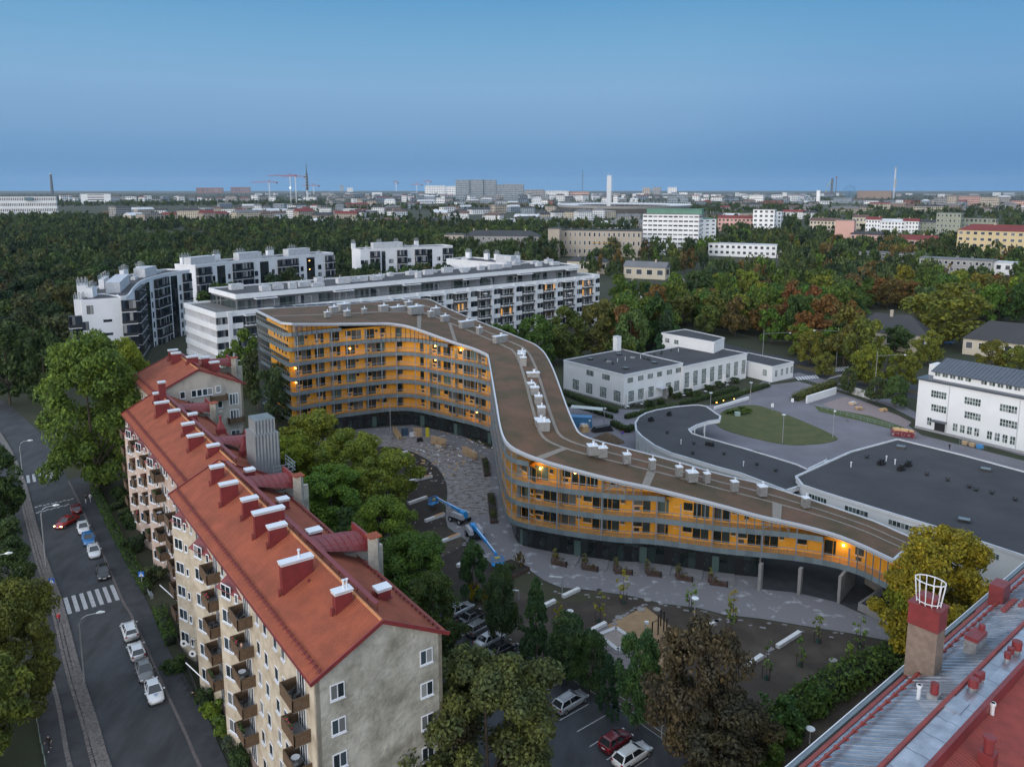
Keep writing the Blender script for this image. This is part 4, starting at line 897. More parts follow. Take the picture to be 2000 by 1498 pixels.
for k_ in range(12): MB().beam(W1p(PS0+11+k_*12.6, PD0+.7, 21.5), W1p(PS0+11+k_*12.6, .6, 21.5), .08).beam(W1p(PS0+11+k_*12.6, .6, 21.5), W1p(PS0+11+k_*12.6, .6, 24.2), .1).beam(W1p(PS0+11+k_*12.6, .6, 24.2), W1p(PS0+11+k_*12.6, PD0, 24.2), .1).build('terrace_screen', steel, w1)
random.seed(5)
for i in range(30):
    s = PS0+6+i*4.95+random.uniform(-1, 1); rooftop_box(w1, W1p(min(s, PS1-3), PD0+random.uniform(5, 19), 26.1), random.uniform(1.8, 4.6), random.uniform(1.4, 2.6), random.uniform(.9, 2.0), aE, tube=i % 3)
# --- blocks with curved fronts and cages on the chimneys
def stackg(root, p, t, w_, zt_, n, pitch, dark=True, proj=1.4):
    """stack of glazed balconies at facade point p, t = direction along the facade"""
    an = math.atan2(t.y, t.x)
    key = 'stk%.1f%.1f' % (w_, pitch)
    if key not in wmesh:
        b = MB(); b.box((0, -proj/2, -.18), (w_, proj, .22), mi=0); b.box((0, -proj/2, .04), (w_-.1, proj-.06, .95), mi=1); b.box((0, -proj/2+.1, 1.0), (w_-.2, proj-.3, pitch-1.25), mi=1)
        curtained(b, -w_/2+.1, w_/2-.1, 1.02, pitch-.35, -proj-.0+.05-.01, max(2, int(w_/.9)), 2); wmesh[key] = b.mesh('glazed_balcony', [white, darkf, gl_off])
    for k in range(n): inst('glazed_balcony', wmesh[key], Vector((p.x, p.y, zt_-pitch*(k+1))), an, root)
def cage(root, q, w_, h_, rz):
    """white stack with a railing cage and small cowls on top"""
    r_ = thing('chimney', None, None, q, rz); r_.parent = root; r_.location = q-root.location
    o = ob('stack', MB().box((0, 0, 0), (w_, 1.6, h_)).mesh('stack', white), r_)
    b = MB()
    for z in (h_+.15, h_+.7, h_+1.3):
        for a, c in (((-w_/2, -.9), (w_/2, -.9)), ((w_/2, -.9), (w_/2, .9)), ((w_/2, .9), (-w_/2, .9)), ((-w_/2, .9), (-w_/2, -.9))): b.beam((*a, z), (*c, z), .07)
    for i in range(5):
        for y in (-.9, .9): b.beam((-w_/2+i*w_/4, y, h_), (-w_/2+i*w_/4, y, h_+1.3), .07)
    o = ob('cage', b.mesh('cage', steel), r_)
    b = MB()
    for i in range(3): b.cyl((-w_/3+i*w_/3, 0, h_), .1, 1.8, 6); b.cyl((-w_/3+i*w_/3, 0, h_+1.7), .25, .3, 8)
    o = ob('cowls', b.mesh('cowls', galv), r_)
def on_line(line, x):
    """point and direction on a facade line at photo column x"""
    for a, b in zip(line, line[1:]):
        xa, xb = PROJ(a)[0], PROJ(b)[0]
        if xa <= x <= xb:
            lo, hi = 0., 1.
            for _ in range(20):
                m_ = (lo+hi)/2
                if PROJ(a.lerp(b, m_))[0] < x: lo = m_
                else: hi = m_
            return a.lerp(b, lo), (b-a).normalized()
    i = 0 if x < PROJ(line[0])[0] else -1
    a, b = (line[0], line[1]) if i == 0 else (line[-2], line[-1]); return line[i], (b-a).normalized()
def white_block(label, line, zt_, depth, n, pitch, feats, gablew=()):
    base = offset(line, depth); back = [Vector((q.x, q.y, 0)) for q in base]
    root = thing('apartment_building', label, 'building', Vector((line[0].x, line[0].y, 0)))
    pts = [q.xy for q in line]+[q.xy for q in back][::-1]
    slab('wall', [Vector((*q, 0)) for q in pts], 0, zt_-.5, white, root); 
    ol = offset([Vector((*q, 0)) for q in pts], -.0, True)
    inner = offset([Vector((*q, 0)) for q in pts], .35, True)
    slab('roof', inner, zt_-.6, zt_-.35, roofd, root)
    b = MB(); cl_ = [Vector((*q, zt_-.15)) for q in pts]
    for a, c in zip(cl_, cl_[1:]+cl_[:1]): b.beam(a, c, .35, .7)
    b.build('parapet', white, root)
    for ty, x0, x1, *o in feats:
        a, t = on_line(line, x0); c, _ = on_line(line, x1); t = (c-a); t.z = 0; L = max(.8, t.length); t.normalize(); m_ = (a+c)/2; an = math.atan2(t.y, t.x); nv = Vector((t.y, -t.x, 0))
        if ty == 'b': stackg(root, m_, t, round(L, 1), zt_-.9, n, pitch)
        if ty == 's':
            b = MB(); b.beam(m_+nv*.02+Vector((0, 0, (zt_-1.4)/2-m_.z)), m_+nv*.02+t*.001+Vector((0, 0, (zt_-1.4)/2-m_.z+.001)), .1) if 0 else None
            hh = zt_-1.4; f0 = Vector((m_.x, m_.y, 0))+nv*.05-t*L/2
            for k in range(n*2):
                for j in range(2): b.poly([f0+t*(L*j/2+.05)+Vector((0, 0, hh*k/n/2+.05)), f0+t*(L*(j+1)/2-.05)+Vector((0, 0, hh*k/n/2+.05)), f0+t*(L*(j+1)/2-.05)+Vector((0, 0, hh*(k+1)/n/2-.02)), f0+t*(L*j/2+.05)+Vector((0, 0, hh*(k+1)/n/2-.02))], 1)
            b.poly([f0-nv*.02, f0+t*L-nv*.02, f0+t*L-nv*.02+Vector((0, 0, hh)), f0-nv*.02+Vector((0, 0, hh))]); b.build('stair_glazing', [darkf, gl_stair], root)
        if ty == 'w':
            me = wpair(round(L, 1), 2.4, 2, 'bw%.1f' % L)
            for k in range(1, n): inst('window', me, Vector((m_.x, m_.y, zt_-.9-pitch*(k+1)+.6))+nv*.0, an, root)
        if ty == 'o':
            q = m_-nv*depth*.45; rooftop_box(root, Vector((q.x, q.y, zt_-.4)), L, 4.2, 3.4, an, 'plant_room')
        if ty == 'c':
            q = m_-nv*depth*.85; cage(root, Vector((q.x, q.y, zt_-.4)), max(2, L), 3.2, an)
        if ty == 'e':
            q = m_-nv*depth*random.uniform(.3, .7); rooftop_box(root, Vector((q.x, q.y, zt_-.4)), L, 1.6, 1.0, an, tube=2)
    return root
l1 = cr(px([(236, 580), (250, 577), (261, 562), (276, 549), (300, 540.5), (323, 534.5), (345, 531), (370, 527.5)], 26), 3)
g1_ = px([(158, 585), (236, 580)], 26)
wb2 = white_block('nearest curved white block on the left with railed chimney stacks and black glazed balconies', l1, 26, 11.5, 7, 3.75,
    [('b', 262, 276), ('s', 282, 291), ('w', 293, 296), ('b', 299, 324), ('w', 327, 330), ('s', 332, 345), ('w', 348, 352), ('b', 355, 369), ('o', 300, 322), ('o', 256, 272), ('e', 262, 266), ('c', 262, 270), ('c', 292, 300), ('c', 318, 326), ('e', 330, 340), ('e', 286, 291), ('c', 245, 252)])
# blank gable in front of it
gA_, gB_ = g1_; gt = (gB_-gA_).normalized(); gn = Vector((-gt.y, gt.x, 0))
slab('gable_wing', [gA_, gB_, gB_+gn*9, gA_+gn*13], 0, 25.8, white, wb2); ga = math.atan2(gt.y, gt.x)
slab('gable_wing_roof', [gA_+gt*.5+gn*.5, gB_-gt*.5+gn*.5, gB_-gt*.5+gn*8.5, gA_+gt*.5+gn*12], 25.8, 25.9, roofd, wb2)
me = wpair(2.4, .8, 2, 'slit'); [inst('window', me, (gA_.lerp(gB_, .62)-gn*.02).xy.to_3d()+Vector((0, 0, 18.6-4.1*k)), ga, wb2) for k in range(4)]
me = wpair(1.8, 2.6, 2, 'bigw'); inst('window', me, (gA_.lerp(gB_, .2)-gn*.02).xy.to_3d()+Vector((0, 0, 21.4)), ga, wb2)
for k in range(4): inst('window', me, (gA_.lerp(gB_, .06)-gn*.02).xy.to_3d()+Vector((0, 0, 16.6-3.75*k)), ga, wb2)
stackg(wb2, (gB_+gt*1.9).xy.to_3d(), gt, 4.2, 25.2, 7, 3.75, proj=2.6)
stackg(wb2, (gA_-gt*1.9).xy.to_3d()+gn*3, gt, 3.6, 21.2, 6, 3.75, proj=2.6)
for i, (f, b_) in enumerate(((-.02, 3), (.1, 7), (.12, 11.5))): cage(wb2, (gA_+gt*(f*11)+gn*b_).xy.to_3d()+Vector((0, 0, 19 if i == 0 else 24.5)), 3.0, 8.6-1.8*(i == 0) if i == 0 else 5, ga)
l2 = px([(381, 518.6), (450, 511), (560, 501.5), (651, 494)], 26)
white_block('long white block in the second row on the left, two lamps glowing in its stairwell', l2, 26, 12, 7, 3.8,
    [('b', 382, 410), ('w', 413, 419), ('s', 423, 439), ('w', 444, 449), ('b', 453, 492), ('w', 496, 503), ('s', 507, 524), ('w', 529.5, 535.5), ('b', 541, 580), ('w', 586, 592), ('s', 598, 614), ('w', 620, 627), ('b', 634, 652), ('o', 384, 431), ('o', 476, 520), ('o', 572, 614), ('c', 388, 404), ('c', 446, 458), ('c', 489, 504), ('c', 548, 560), ('c', 590, 603), ('e', 440, 460), ('e', 530, 545), ('e', 548, 556), ('e', 632, 640)])
l3 = px([(703.7, 488), (884, 480.4)], 26)
w3 = white_block('white block standing alone in the second row, right of the two connected ones', l3, 26, 13, 7, 4.0,
    [('w', 704, 711), ('w', 711.5, 718.7), ('b', 722, 741), ('s', 745, 752.5), ('w', 759, 768), ('b', 775, 794), ('w', 796, 803), ('b', 809.5, 832), ('s', 834, 844), ('w', 853, 860), ('b', 864, 883), ('o', 735, 792), ('c', 700, 706), ('c', 752, 760), ('c', 786, 793), ('e', 800, 812), ('e', 815, 825), ('c', 826, 833), ('e', 722, 728)])
l4 = px([(872, 506), (1010, 516.5)], 23)
white_block('low white block half hidden behind the long roof, with white chimney stacks', l4, 23, 16, 5, 4.0, [('c', 876, 884), ('c', 912, 920), ('c', 932, 940), ('c', 972, 980), ('e', 890, 902), ('e', 950, 962), ('e', 985, 995), ('o', 955, 985)])
for y in (509.5, 526): q, t = on_line(l2, 604); inst('stair_lamp', lm, q.xy.to_3d()+Vector((0, -.3, ZAT(q.y, y))), 0, None, label='glowing lamp in the stairwell of the long white block, %s one' % ('upper' if y < 515 else 'lower'), cat='lamp', group='stairwell lamps')
# ---------------------------------------------------------------- factory buildings on the right
fwhite = M('factory_white_render', (.68, .69, .70), .85, var=.05, vs=.15, bump=.15)
felt = M('black_felt_roof', (.034, .036, .042), .9, vcol=(.050, .052, .058), vs=.12, bump=.25, bs=30)
wave_bump(felt, (.62, .78, 0), 1.0, .5, .03, 'SAW')
plinthg = M('grey_plinth', (.30, .30, .31), .9, var=.1)
gridf = M('pale_green_frame', (.60, .65, .63), .6)
gl_fac = glass('factory_glass', (.045, .06, .06), var=.35, rough=.07)
def gridwin(w_, h_, nx, ny, sill=False, gl=None):
    key = 'gw%.1f_%.1f_%d' % (w_, h_, nx)
    if key not in wmesh:
        b = MB(); b.box((0, .03, 0), (w_, .1, h_), mi=0); cw, ch = w_/nx, h_/ny
        for i in range(nx):
            for j in range(ny): x0, z0 = -w_/2+i*cw+.05, j*ch+.05; b.poly([(x0, -.03, z0), (x0+cw-.1, -.03, z0), (x0+cw-.1, -.03, z0+ch-.1), (x0, -.03, z0+ch-.1)], 1)
        wmesh[key] = b.mesh('window', [gridf, gl or gl_fac])
    return wmesh[key]
def felt_block(root, c4, z, wallm=fwhite, zb=0, par=.25, nm='', roofm=None):
    """block from its roof corners; walls, recessed felt roof, thin parapet"""
    slab('wall', c4, zb, z-.35, wallm, root); inner = offset([Vector((*q.xy, 0)) for q in c4], .3 if sum(c4[i].x*c4[(i+1) % len(c4)].y-c4[(i+1) % len(c4)].x*c4[i].y for i in range(len(c4))) > 0 else -.3, True)
    slab('roof', inner, z-.36, z-.12, roofm or felt, root)
    b = MB(); pr_ = [Vector((*q.xy, z-.2)) for q in c4]
    for a, c in zip(pr_, pr_[1:]+pr_[:1]): b.beam(a, c, .32, .4)
    b.build('parapet', wallm, root)
    b = MB()
    for a, c in zip(pr_, pr_[1:]+pr_[:1]): b.beam(a+Vector((0, 0, .22)), c+Vector((0, 0, .22)), .4, .05)
    b.build('roof_edge', equip, root)
def along(a, b, f, z, off=.02):
    t = (b-a).normalized(); nv = Vector((t.y, -t.x, 0)); q = a.lerp(b, f)+nv*off; return Vector((q.x, q.y, z)), math.atan2(t.y, t.x)
fac = thing('factory_building', 'white two-storey factory with a flat black roof and gridded windows above a terrace', 'building', P(1219, 795))
A, B, C, D = px([(1101, 703), (1219, 732), (1333.7, 709), (1215, 682)], 8.8); felt_block(fac, [A, B, C, D], 8.8)
for f in (.46, .72): inst('window', gridwin(2.9, 1.6, 5, 1), *along(A, B, f, 6.1), fac)
for f in (.22, .45, .68, .9): inst('window', gridwin(2.6, 3.0, 4, 5), *along(A, B, f, .9), fac)
for f in (.1, .27, .43, .59, .76, .92): inst('window', gridwin(2.2, 1.5, 4, 1), *along(B, C, f, 6.2), fac)
for f in (.12, .28, .45, .75, .9): inst('window', gridwin(2.2, 3.0, 4, 5), *along(B, C, f, .9), fac)
q, an = along(B, C, .6, 0, .9); MB().box((q.x, q.y, 3.0), (2.8, 1.8, .25), an).build('door_canopy', equip, fac); MB().box((q.x+.9, q.y, 0), (.3, 1.6, 3.0), an).build('canopy_post', concr, fac)
for f in (.02, .36, .8): q, an = along(B, C, f, 0, .5); MB().box((q.x, q.y, .3), (.12, 1.0, 3.0), an).build('screen_fin', fwhite, fac)
MB().beam(A.xy.to_3d()+Vector((0, 0, .2)), B.xy.to_3d()+Vector((0, 0, .2)), .3, .4).beam(B.xy.to_3d()+Vector((0, 0, .2)), C.xy.to_3d()+Vector((0, 0, .2)), .3, .4).build('plinth', plinthg, fac)
q = P(1205, 684, 8.8); MB().box((q.x, q.y, 8.5), (1.8, 1.8, 4.6), aU).build('stack', fwhite, fac); MB().box((q.x, q.y, 13.1), (2.0, 2.0, .15), aU).build('stack_cap', equip, fac)
ladder = MB(); q = A+(D-A).normalized()*1
for s_ in (0, .5): ladder.beam((q.x+s_, q.y-1.3, 2.5), (q.x+s_, q.y-1.3, 9.4), .06)
for i in range(16): ladder.beam((q.x, q.y-1.3, 2.7+i*.42), (q.x+.5, q.y-1.3, 2.7+i*.42), .05)
ladder.build('ladder', steel, fac)
fac2 = thing('factory_building', 'long single-storey white hall with a row of tall gridded windows over the hedged terrace', 'building', P(1400, 740))
A2, B2 = P(1334, 716, 8.0), P(1459, 689.5, 8.0); back = (D-C).normalized(); perp = (A2-B2).normalized()
nb = Vector((-(B2-A2).y, (B2-A2).x, 0)).normalized(); felt_block(fac2, [A2+Vector((.1, .1, 0)), B2, B2+nb*20, A2+nb*20], 8.0)
for i in range(8): inst('window', gridwin(2.0, 4.4, 3, 7), *along(A2, B2, .06+i*.127, 1.6), fac2)
for i in range(3): q, an = along(A2, B2, .12+i*.25, 0, .5); MB().box((q.x, q.y, 0), (.12, 1.0, 3.0), an).build('screen_fin', fwhite, fac2)
C3 = px([(1292, 650), (1395, 668), (1415, 659.5), (1338, 643)], 11.5); felt_block(fac2, [C3[0], C3[1], C3[2], C3[3]], 11.5)
for f in (.12, .3): inst('window', gridwin(1.8, 1.4, 2, 2), *along(C3[0], C3[1], f, 8.6), fac2)
ann = thing('factory_annex', 'low white annex at the street end of the long hall with three gridded windows', 'building', P(1509, 756))
A4, B4, C4, D4 = px([(1453, 703.5), (1509, 716), (1550, 706.6), (1460, 688.5)], 5.0); felt_block(ann, [A4, B4, C4, D4], 5.0)
inst('window', gridwin(1.6, 2.0, 4, 4), *along(A4, B4, .75, 1.6), ann)
for f in (.18, .45, .7, .92): inst('window', gridwin(1.2, 2.0, 3, 4), *along(B4, C4, f, 1.6), ann)
random.seed(11)
def roof_bits(root, pts, z, sc=1.):
    for i, (x, y, ty) in enumerate(pts):
        q = P(x, y, z)
        if ty == 'd': b = MB().cyl((0, 0, -.2), .28*sc, .5*sc, 10).cyl((0, 0, .3*sc), .5*sc, .35*sc, 10, r2=.3*sc); inst('roof_vent', b.mesh('roof_vent', blackm), q, 0, root)
        if ty == 'p': inst('vent_pipe', MB().cyl((0, 0, -.2), .12*sc, 1.1*sc, 8).cyl((0, 0, .8*sc), .18*sc, .2, 8).mesh('vent_pipe', whitecap), q, 0, root)
        if ty == 's': inst('skylight', MB().box((0, 0, -.2), (1.9*sc, 1.3*sc, .5), mi=0, taper=.9).box((0, 0, .3), (1.8*sc, 1.2*sc, .1), mi=1).mesh('skylight', [blackm, zinc]), q, -.55, root)
        if ty == 'k': inst('air_handler', MB().box((0, 0, -.2), (1.5*sc, 1.0*sc, .5)).cyl((.1, 0, .3), .5*sc, .8*sc, 12).cyl((-.8*sc, 0, .0), .3, .8, 10).mesh('air_handler', blackm), q, random.random(), root)
        if ty == 'b': inst('duct_unit', MB().box((0, 0, -.2), (2.2*sc, .9*sc, .5)).tube([(-1.1*sc, 0, .6), (1.1*sc, 0, .6)], .32*sc, 10).mesh('duct_unit', blackm), q, -.6, root)
        if ty == 'h': inst('roof_hatch', MB().box((0, 0, -.2), (1.5, 1.0, .4)).box((0, 0, .2), (1.3, .8, .15)).mesh('roof_hatch', galv), q, -.4, root)
roof_bits(fac, [(1153, 702, 's'), (1189, 707, 'h'), (1209, 692.5, 's'), (1222, 720, 's'), (1278, 709, 's'), (1183, 704, 'd'), (1197, 711, 'd'), (1206, 706, 'p'), (1221, 703, 'p'), (1236, 699, 'h'), (1251, 699.5, 'p'), (1258, 701, 'd'), (1264, 702, 'd'), (1268, 703, 'd')], 8.8, .8)
roof_bits(fac2, [(1278, 693, 'd'), (1291, 692, 'd'), (1293, 688, 'd'), (1311, 684.5, 'd'), (1325, 686, 'p'), (1355, 680, 'k'), (1375, 674, 'd'), (1385, 676, 'd')], 8.0, .8)
# curved canopy wing and big hall
hallA = thing('curved_canopy_building', 'white building whose black roof curls round into a canopy beside the grass island', 'building', P(1330, 860))
out_ = [(1407, 812), (1400, 808), (1379, 793), (1365, 790.5), (1351.6, 790.8), (1318, 794), (1283, 800), (1262, 806), (1248, 814), (1241, 826), (1243, 840), (1253, 851), (1277.7, 869), (1310.5, 884), (1351.6, 896), (1400, 911), (1447.5, 923.7), (1535, 957), (1567.7, 946.5), (1620, 895), (1600, 905), (1577, 916), (1554.7, 906), (1500, 889), (1450, 874), (1428, 868), (1400, 860), (1370, 852), (1351.6, 846), (1345, 838), (1362.5, 829), (1385, 822), (1405, 819)]
o3 = px(out_, 5.6)
o3 = [Vector((q.x, q.y, 0)) for q in o3]
slab('roof', offset(o3, .25, True) if 0 else o3, 5.0, 5.45, felt, hallA)
b = MB()
for a, c in zip(o3, o3[1:]+o3[:1]): b.beam(Vector((a.x, a.y, 5.2)), Vector((c.x, c.y, 5.2)), .3, .75); b.beam(Vector((a.x, a.y, 5.6)), Vector((c.x, c.y, 5.6)), .4, .06, mi=1)
b.build('parapet', [fwhite, equip], hallA)
wl_ = [Vector((q.x, q.y, 0)) for q in px([(1262, 806), (1248, 814), (1241, 826), (1243, 840), (1253, 851), (1277.7, 869), (1310.5, 884), (1351.6, 896), (1400, 911), (1447.5, 923.7), (1535, 957)], 5.6)]
wi = offset(wl_, .35); b = MB()
for a, c in zip(wi, wi[1:]): b.beam(a+Vector((0, 0, 2.4)), c+Vector((0, 0, 2.4)), .3, 4.9)
b.build('wall', fwhite, hallA)
wi2 = [Vector((q.x, q.y, 0)) for q in px([(1554.7, 906), (1500, 889), (1450, 874), (1428, 868), (1400, 860)], 5.6)]; b = MB()
for a, c in zip(wi2, wi2[1:]): b.beam(a+Vector((0, 0, 2.4)), c+Vector((0, 0, 2.4)), .3, 4.9)
b.build('wall', fwhite, hallA)
for x, y in ((1372, 830), (1352, 838)): q = P(x, y, 5.2); MB().cyl((q.x+.6, q.y+.3, 0), .16, 5.1, 10).build('column', fwhite, hallA)
for x, y in ((1375, 806),): q = P(x, y, 5.2); MB().cyl((q.x, q.y, 0), .16, 5.1, 10).build('column', fwhite, hallA)
for i in range(4): q = wl_[3].lerp(wl_[5], .1+i*.22); inst('window', gridwin(.9, 2.2, 1, 2), (q.x, q.y, 1.5), 2.2+i*.1+math.pi/2, hallA)
roof_bits(hallA, [(1272, 821, 'k'), (1307, 810, 'k'), (1386, 869, 'b'), (1355, 866, 'd'), (1330, 866, 'p'), (1303, 845, 'd'), (1353, 910-25, 'd'), (1414, 886, 'd'), (1452, 909, 'p'), (1478, 907, 'd'), (1515, 919, 'd')], 5.6, .8)
hallB = thing('factory_hall', 'huge hall with a flat black felt roof and small windows under its edge', 'building', P(1800, 1000))
hb = px([(1535, 958), (1567.7, 946.5), (1610, 961), (1720, 995), (1837.5, 1031), (2000, 1084.6), (2150, 1133), (2400, 1040), (2150, 960), (2000, 920.5), (1880, 888), (1753, 857), (1662, 881.5), (1573, 925)], 6.6)
hb = [Vector((q.x, q.y, 0)) for q in px([(1567.7, 946.5), (1610, 961), (1720, 995), (1837.5, 1031), (2000, 1084.6), (2150, 1133), (2450, 1040), (2150, 960), (2000, 920.5), (1880, 888), (1753, 857), (1662, 881.5), (1554.7, 930)], 6.6)]
felt_block(hallB, hb, 6.6)
a0, b0 = hb[1], hb[5]
for x0, x1 in ((1573, 1607), (1643, 1688), (1728, 1777), (1822, 1860), (1905, 1945)):
    q0, t = on_line([Vector((q.x, q.y, 6)) for q in hb[:6]], x0+8); q1, t2 = on_line([Vector((q.x, q.y, 6)) for q in hb[:6]], x1+8); L = (q1-q0).length; an = math.atan2((q1-q0).y, (q1-q0).x); m_ = (q0+q1)/2
    nv = Vector(((q1-q0).normalized().y, -(q1-q0).normalized().x, 0))*.03
    inst('window_row', gridwin(round(L, 1), .9, 6, 1), (m_.x+nv.x, m_.y+nv.y, 4.6), an, hallB)
roof_bits(hallB, [(1760, 874, 's'), (1925, 918, 's'), (1883, 1017, 's'), (1721, 906, 'k'), (1760, 917, 'k'), (1774, 909, 'k'), (1693, 893, 'd'), (1662, 911, 'p'), (1731, 899, 'p'), (1748, 906, 'p'), (1810, 927, 'd'), (1851, 938, 'd'), (1893, 951, 'd'), (1906, 957, 'd'), (1937.6, 963, 'd'), (1983, 976, 'd')], 6.6, .9)
# white three-storey building, metal attic roof
rbz = 12.4
rb_ = thing('factory_building', 'white three-storey building at the right edge with a grey standing-seam attic roof', 'building', P(1790, 845))
RA, RB = P(1795, 740, rbz), P(2000, 779, rbz); rt = (RB-RA).normalized(); rn = Vector((-rt.y, rt.x, 0)); RE = RA+rt*60
metalr = M('blue_grey_seam_metal', (.10, .115, .14), .4, .3, var=.1, vs=.4); wave_bump(metalr, tuple(rt), .6, 1., .06, 'SAW')
slab('wall', [RA, RE, RE+rn*16, RA+rn*16], 0, rbz-.1, fwhite, rb_)
slab('cornice', [RA-rt*.4-rn*.4, RE-rn*.4, RE+rn*16.4, RA-rt*.4+rn*16.4], rbz-.1, rbz+.35, metalr, rb_)
slab('attic_wall', [RA+rt*2.6+rn*1.6, RE+rn*1.6, RE+rn*15, RA+rt*2.6+rn*15], rbz+.35, rbz+2.4, fwhite, rb_)
for i in range(26): inst('attic_window', gridwin(1.3, 1.1, 2, 1), tuple(RA+rt*(3.6+i*1.75)+rn*1.58+Vector((0, 0, 1.15))), math.atan2(rt.y, rt.x), rb_) if (i % 6 != 5) else None
e0, e1, e2, e3 = RA+rt*2.2+rn*1.0, RE+rn*1.0, RE+rn*9, RA+rt*2.2+rn*8.4
up = lambda v, z: Vector((v.x, v.y, z))
MB().add([up(e0, rbz+2.3), up(e1, rbz+2.3), up(e2, rbz+4.6), up(e3, rbz+4.6), up(e0, rbz+2.1), up(e1, rbz+2.1), up(e2, rbz+2.1), up(e3, rbz+2.1)], [(0, 1, 2, 3), (7, 6, 5, 4), (0, 4, 5, 1), (1, 5, 6, 2), (2, 6, 7, 3), (3, 7, 4, 0)]).build('attic_roof', metalr, rb_)
for i in range(34):
    a, b = e0+rt*(i*.9+.3), e3+rt*(i*.9+.3); MB().beam(up(a, rbz+2.36), up(b, rbz+4.66), .05, .06).build('roof_seam', metalr, rb_)
MB().prism([(RA+rn*5-rt*.2).xy, (RA+rn*5+rt*2.4).xy, (RA+rn*9+rt*2.4).xy, (RA+rn*9-rt*.2).xy], 0, rbz+3).build('stair_wall', fwhite, rb_)
ra = math.atan2(rt.y, rt.x)
def rx(x, zrow): 
    q, _ = on_line([up(RA, zrow), up(RE, zrow)], x); return q-rn*.02
for x, zs in ((1833, None), (1899, None), (1969, None), (2040, None)):
    for z in (8.6, 5.2):
        q = rx(x, z); inst('window', gridwin(3.6, 1.7, 6, 2), (q.x, q.y, z), ra, rb_)
for x in (1814.5, 1865, 1879, 1893, 1907, 1932, 1947, 1962, 1977, 2020, 2035): q = rx(x, 1.6); inst('window', gridwin(1.1, 1.9, 2, 2), (q.x, q.y, 1.5), ra, rb_)
q = rx(1835, 1); MB().box((q.x, q.y, 0), (2.4, .25, 2.6), ra).build('entrance_door', darkf, rb_); MB().box((q.x-rn.x*.7, q.y-rn.y*.7, 2.9), (3.2, 1.5, .3), ra).build('entrance_canopy', metalr, rb_)
for x in (1851, 1988): q = rx(x, 6); MB().beam((q.x, q.y, .2), (q.x, q.y, 12), .14).build('downpipe', equip, rb_)
MB().beam(up(RA, .3)-rn*.05, up(RE, .3)-rn*.05, .2, .6).build('plinth', plinthg, rb_)
# ---------------------------------------------------------------- big roof in the lower right corner
sheetm = [M('zinc_roof_sheet', (.44, .48, .54), .32, .75, vcol=(.30, .33, .38), vs=.8, bump=.15, bs=5, objvar=.10, bumpd=.01), M('red_roof_paint', (.26, .045, .035), .5, vcol=(.19, .035, .03), vs=1.5)]
redtile = M('deep_red_tile_roof', (.24, .040, .030), .7, var=.15, vs=1)
fr_ = thing('apartment_house', 'zinc and red sheet roof of a house in the lower right corner', 'building', P(1800, 1400, 20).xy.to_3d())
EA, EB = P(1532, 1498, 20), P(1995, 1101, 20); et = (EB-EA).normalized(); en = Vector((et.y, -et.x, 0)); aE2 = math.atan2(et.y, et.x)
def RP(s, n, z): q = EA+et*s+en*n; return Vector((q.x, q.y, z))
L_ = (EB-EA).length
rg_ = P(1694.5, 1498, 22.2); n1 = (rg_-EA).dot(en); rg2 = P(2000, 1239, 22.2); n2_ = (rg2-EA).dot(en)
RW = (n1+n2_)/2; rq = P(1798.5, 1498, 22.0); n3 = (rq-EA).dot(en); n4 = (P(2000, 1307.5, 22.0)-EA).dot(en); RF = (n3+n4)/2
s0, s1 = -14, L_+26
slab('wall', [RP(s0, .6, 0), RP(s1, .6, 0), RP(s1, 26, 0), RP(s0, 26, 0)], 0, 19.4, plast, fr_)
# left slope: seamed sheets, one object each where they show
def zsl(n): return 20+(22.2-20)*max(0, min(1, (n-.9)/(RW-.9)))
s = s0; i = 0
while s < s1:
    w_ = .62
    MB().add([RP(s, .9, zsl(.9)), RP(s+w_, .9, zsl(.9)), RP(s+w_, RW, 22.2), RP(s, RW, 22.2)], [(0, 3, 2, 1)]).build('roof_sheet', sheetm[0], fr_)
    MB().beam(RP(s, .95, zsl(.9)+.03), RP(s, RW-.1, 22.23), .04, .07).build('standing_seam', sheetm[0], fr_)
    s += w_; i += 1
s = s0
while s < s1:
    w_ = 2.4
    for a, b in ((RW+.15, (RW+RF)/2), ((RW+RF)/2+.03, RF)): MB().add([RP(s, a, 22.2-.0*a), RP(s+w_-.04, a, 22.2), RP(s+w_-.04, b, 22.12), RP(s, b, 22.12)], [(0, 3, 2, 1)]).build('flat_sheet', sheetm[0], fr_)
    s += w_
MB().add([RP(s0, RW, 22.1), RP(s1, RW, 22.1), RP(s1, RF+.05, 22.05), RP(s0, RF+.05, 22.05)], [(0, 3, 2, 1)]).build('roof_deck', zinc, fr_)
MB().beam(RP(s0, RW, 22.32), RP(s1, RW, 22.32), .22, .22).build('ridge_strip', sheetm[1], fr_)
MB().beam(RP(s0, RF+.1, 21.9), RP(s1, RF+.1, 21.9), .3, .9).build('fascia', redm, fr_)
MB().add([RP(s0, RF+.2, 21.4), RP(s1, RF+.2, 21.4), RP(s1, RF+14, 17.5), RP(s0, RF+14, 17.5)], [(0, 3, 2, 1)]).build('tiled_roof', wave_bump(redtile, tuple(et), .3, .8, .04), fr_)
MB().beam(RP(s0, .75, 20.0), RP(s1, .7, 20.0), .28, .1).build('eave_flashing', sheetm[1], fr_)
MB().beam(RP(s0, .2, 19.85), RP(s1, .2, 19.85), .3, .2).build('gutter', zinc, fr_); MB().beam(RP(s0, .02, 19.98), RP(s1, .02, 19.98), .06, .06).build('gutter_lip', whitecap, fr_)
sg = MB(); sg.beam(RP(s0, 1.7, zsl(1.7)+.35), RP(s1, 1.7, zsl(1.7)+.35), .14)
s = s0
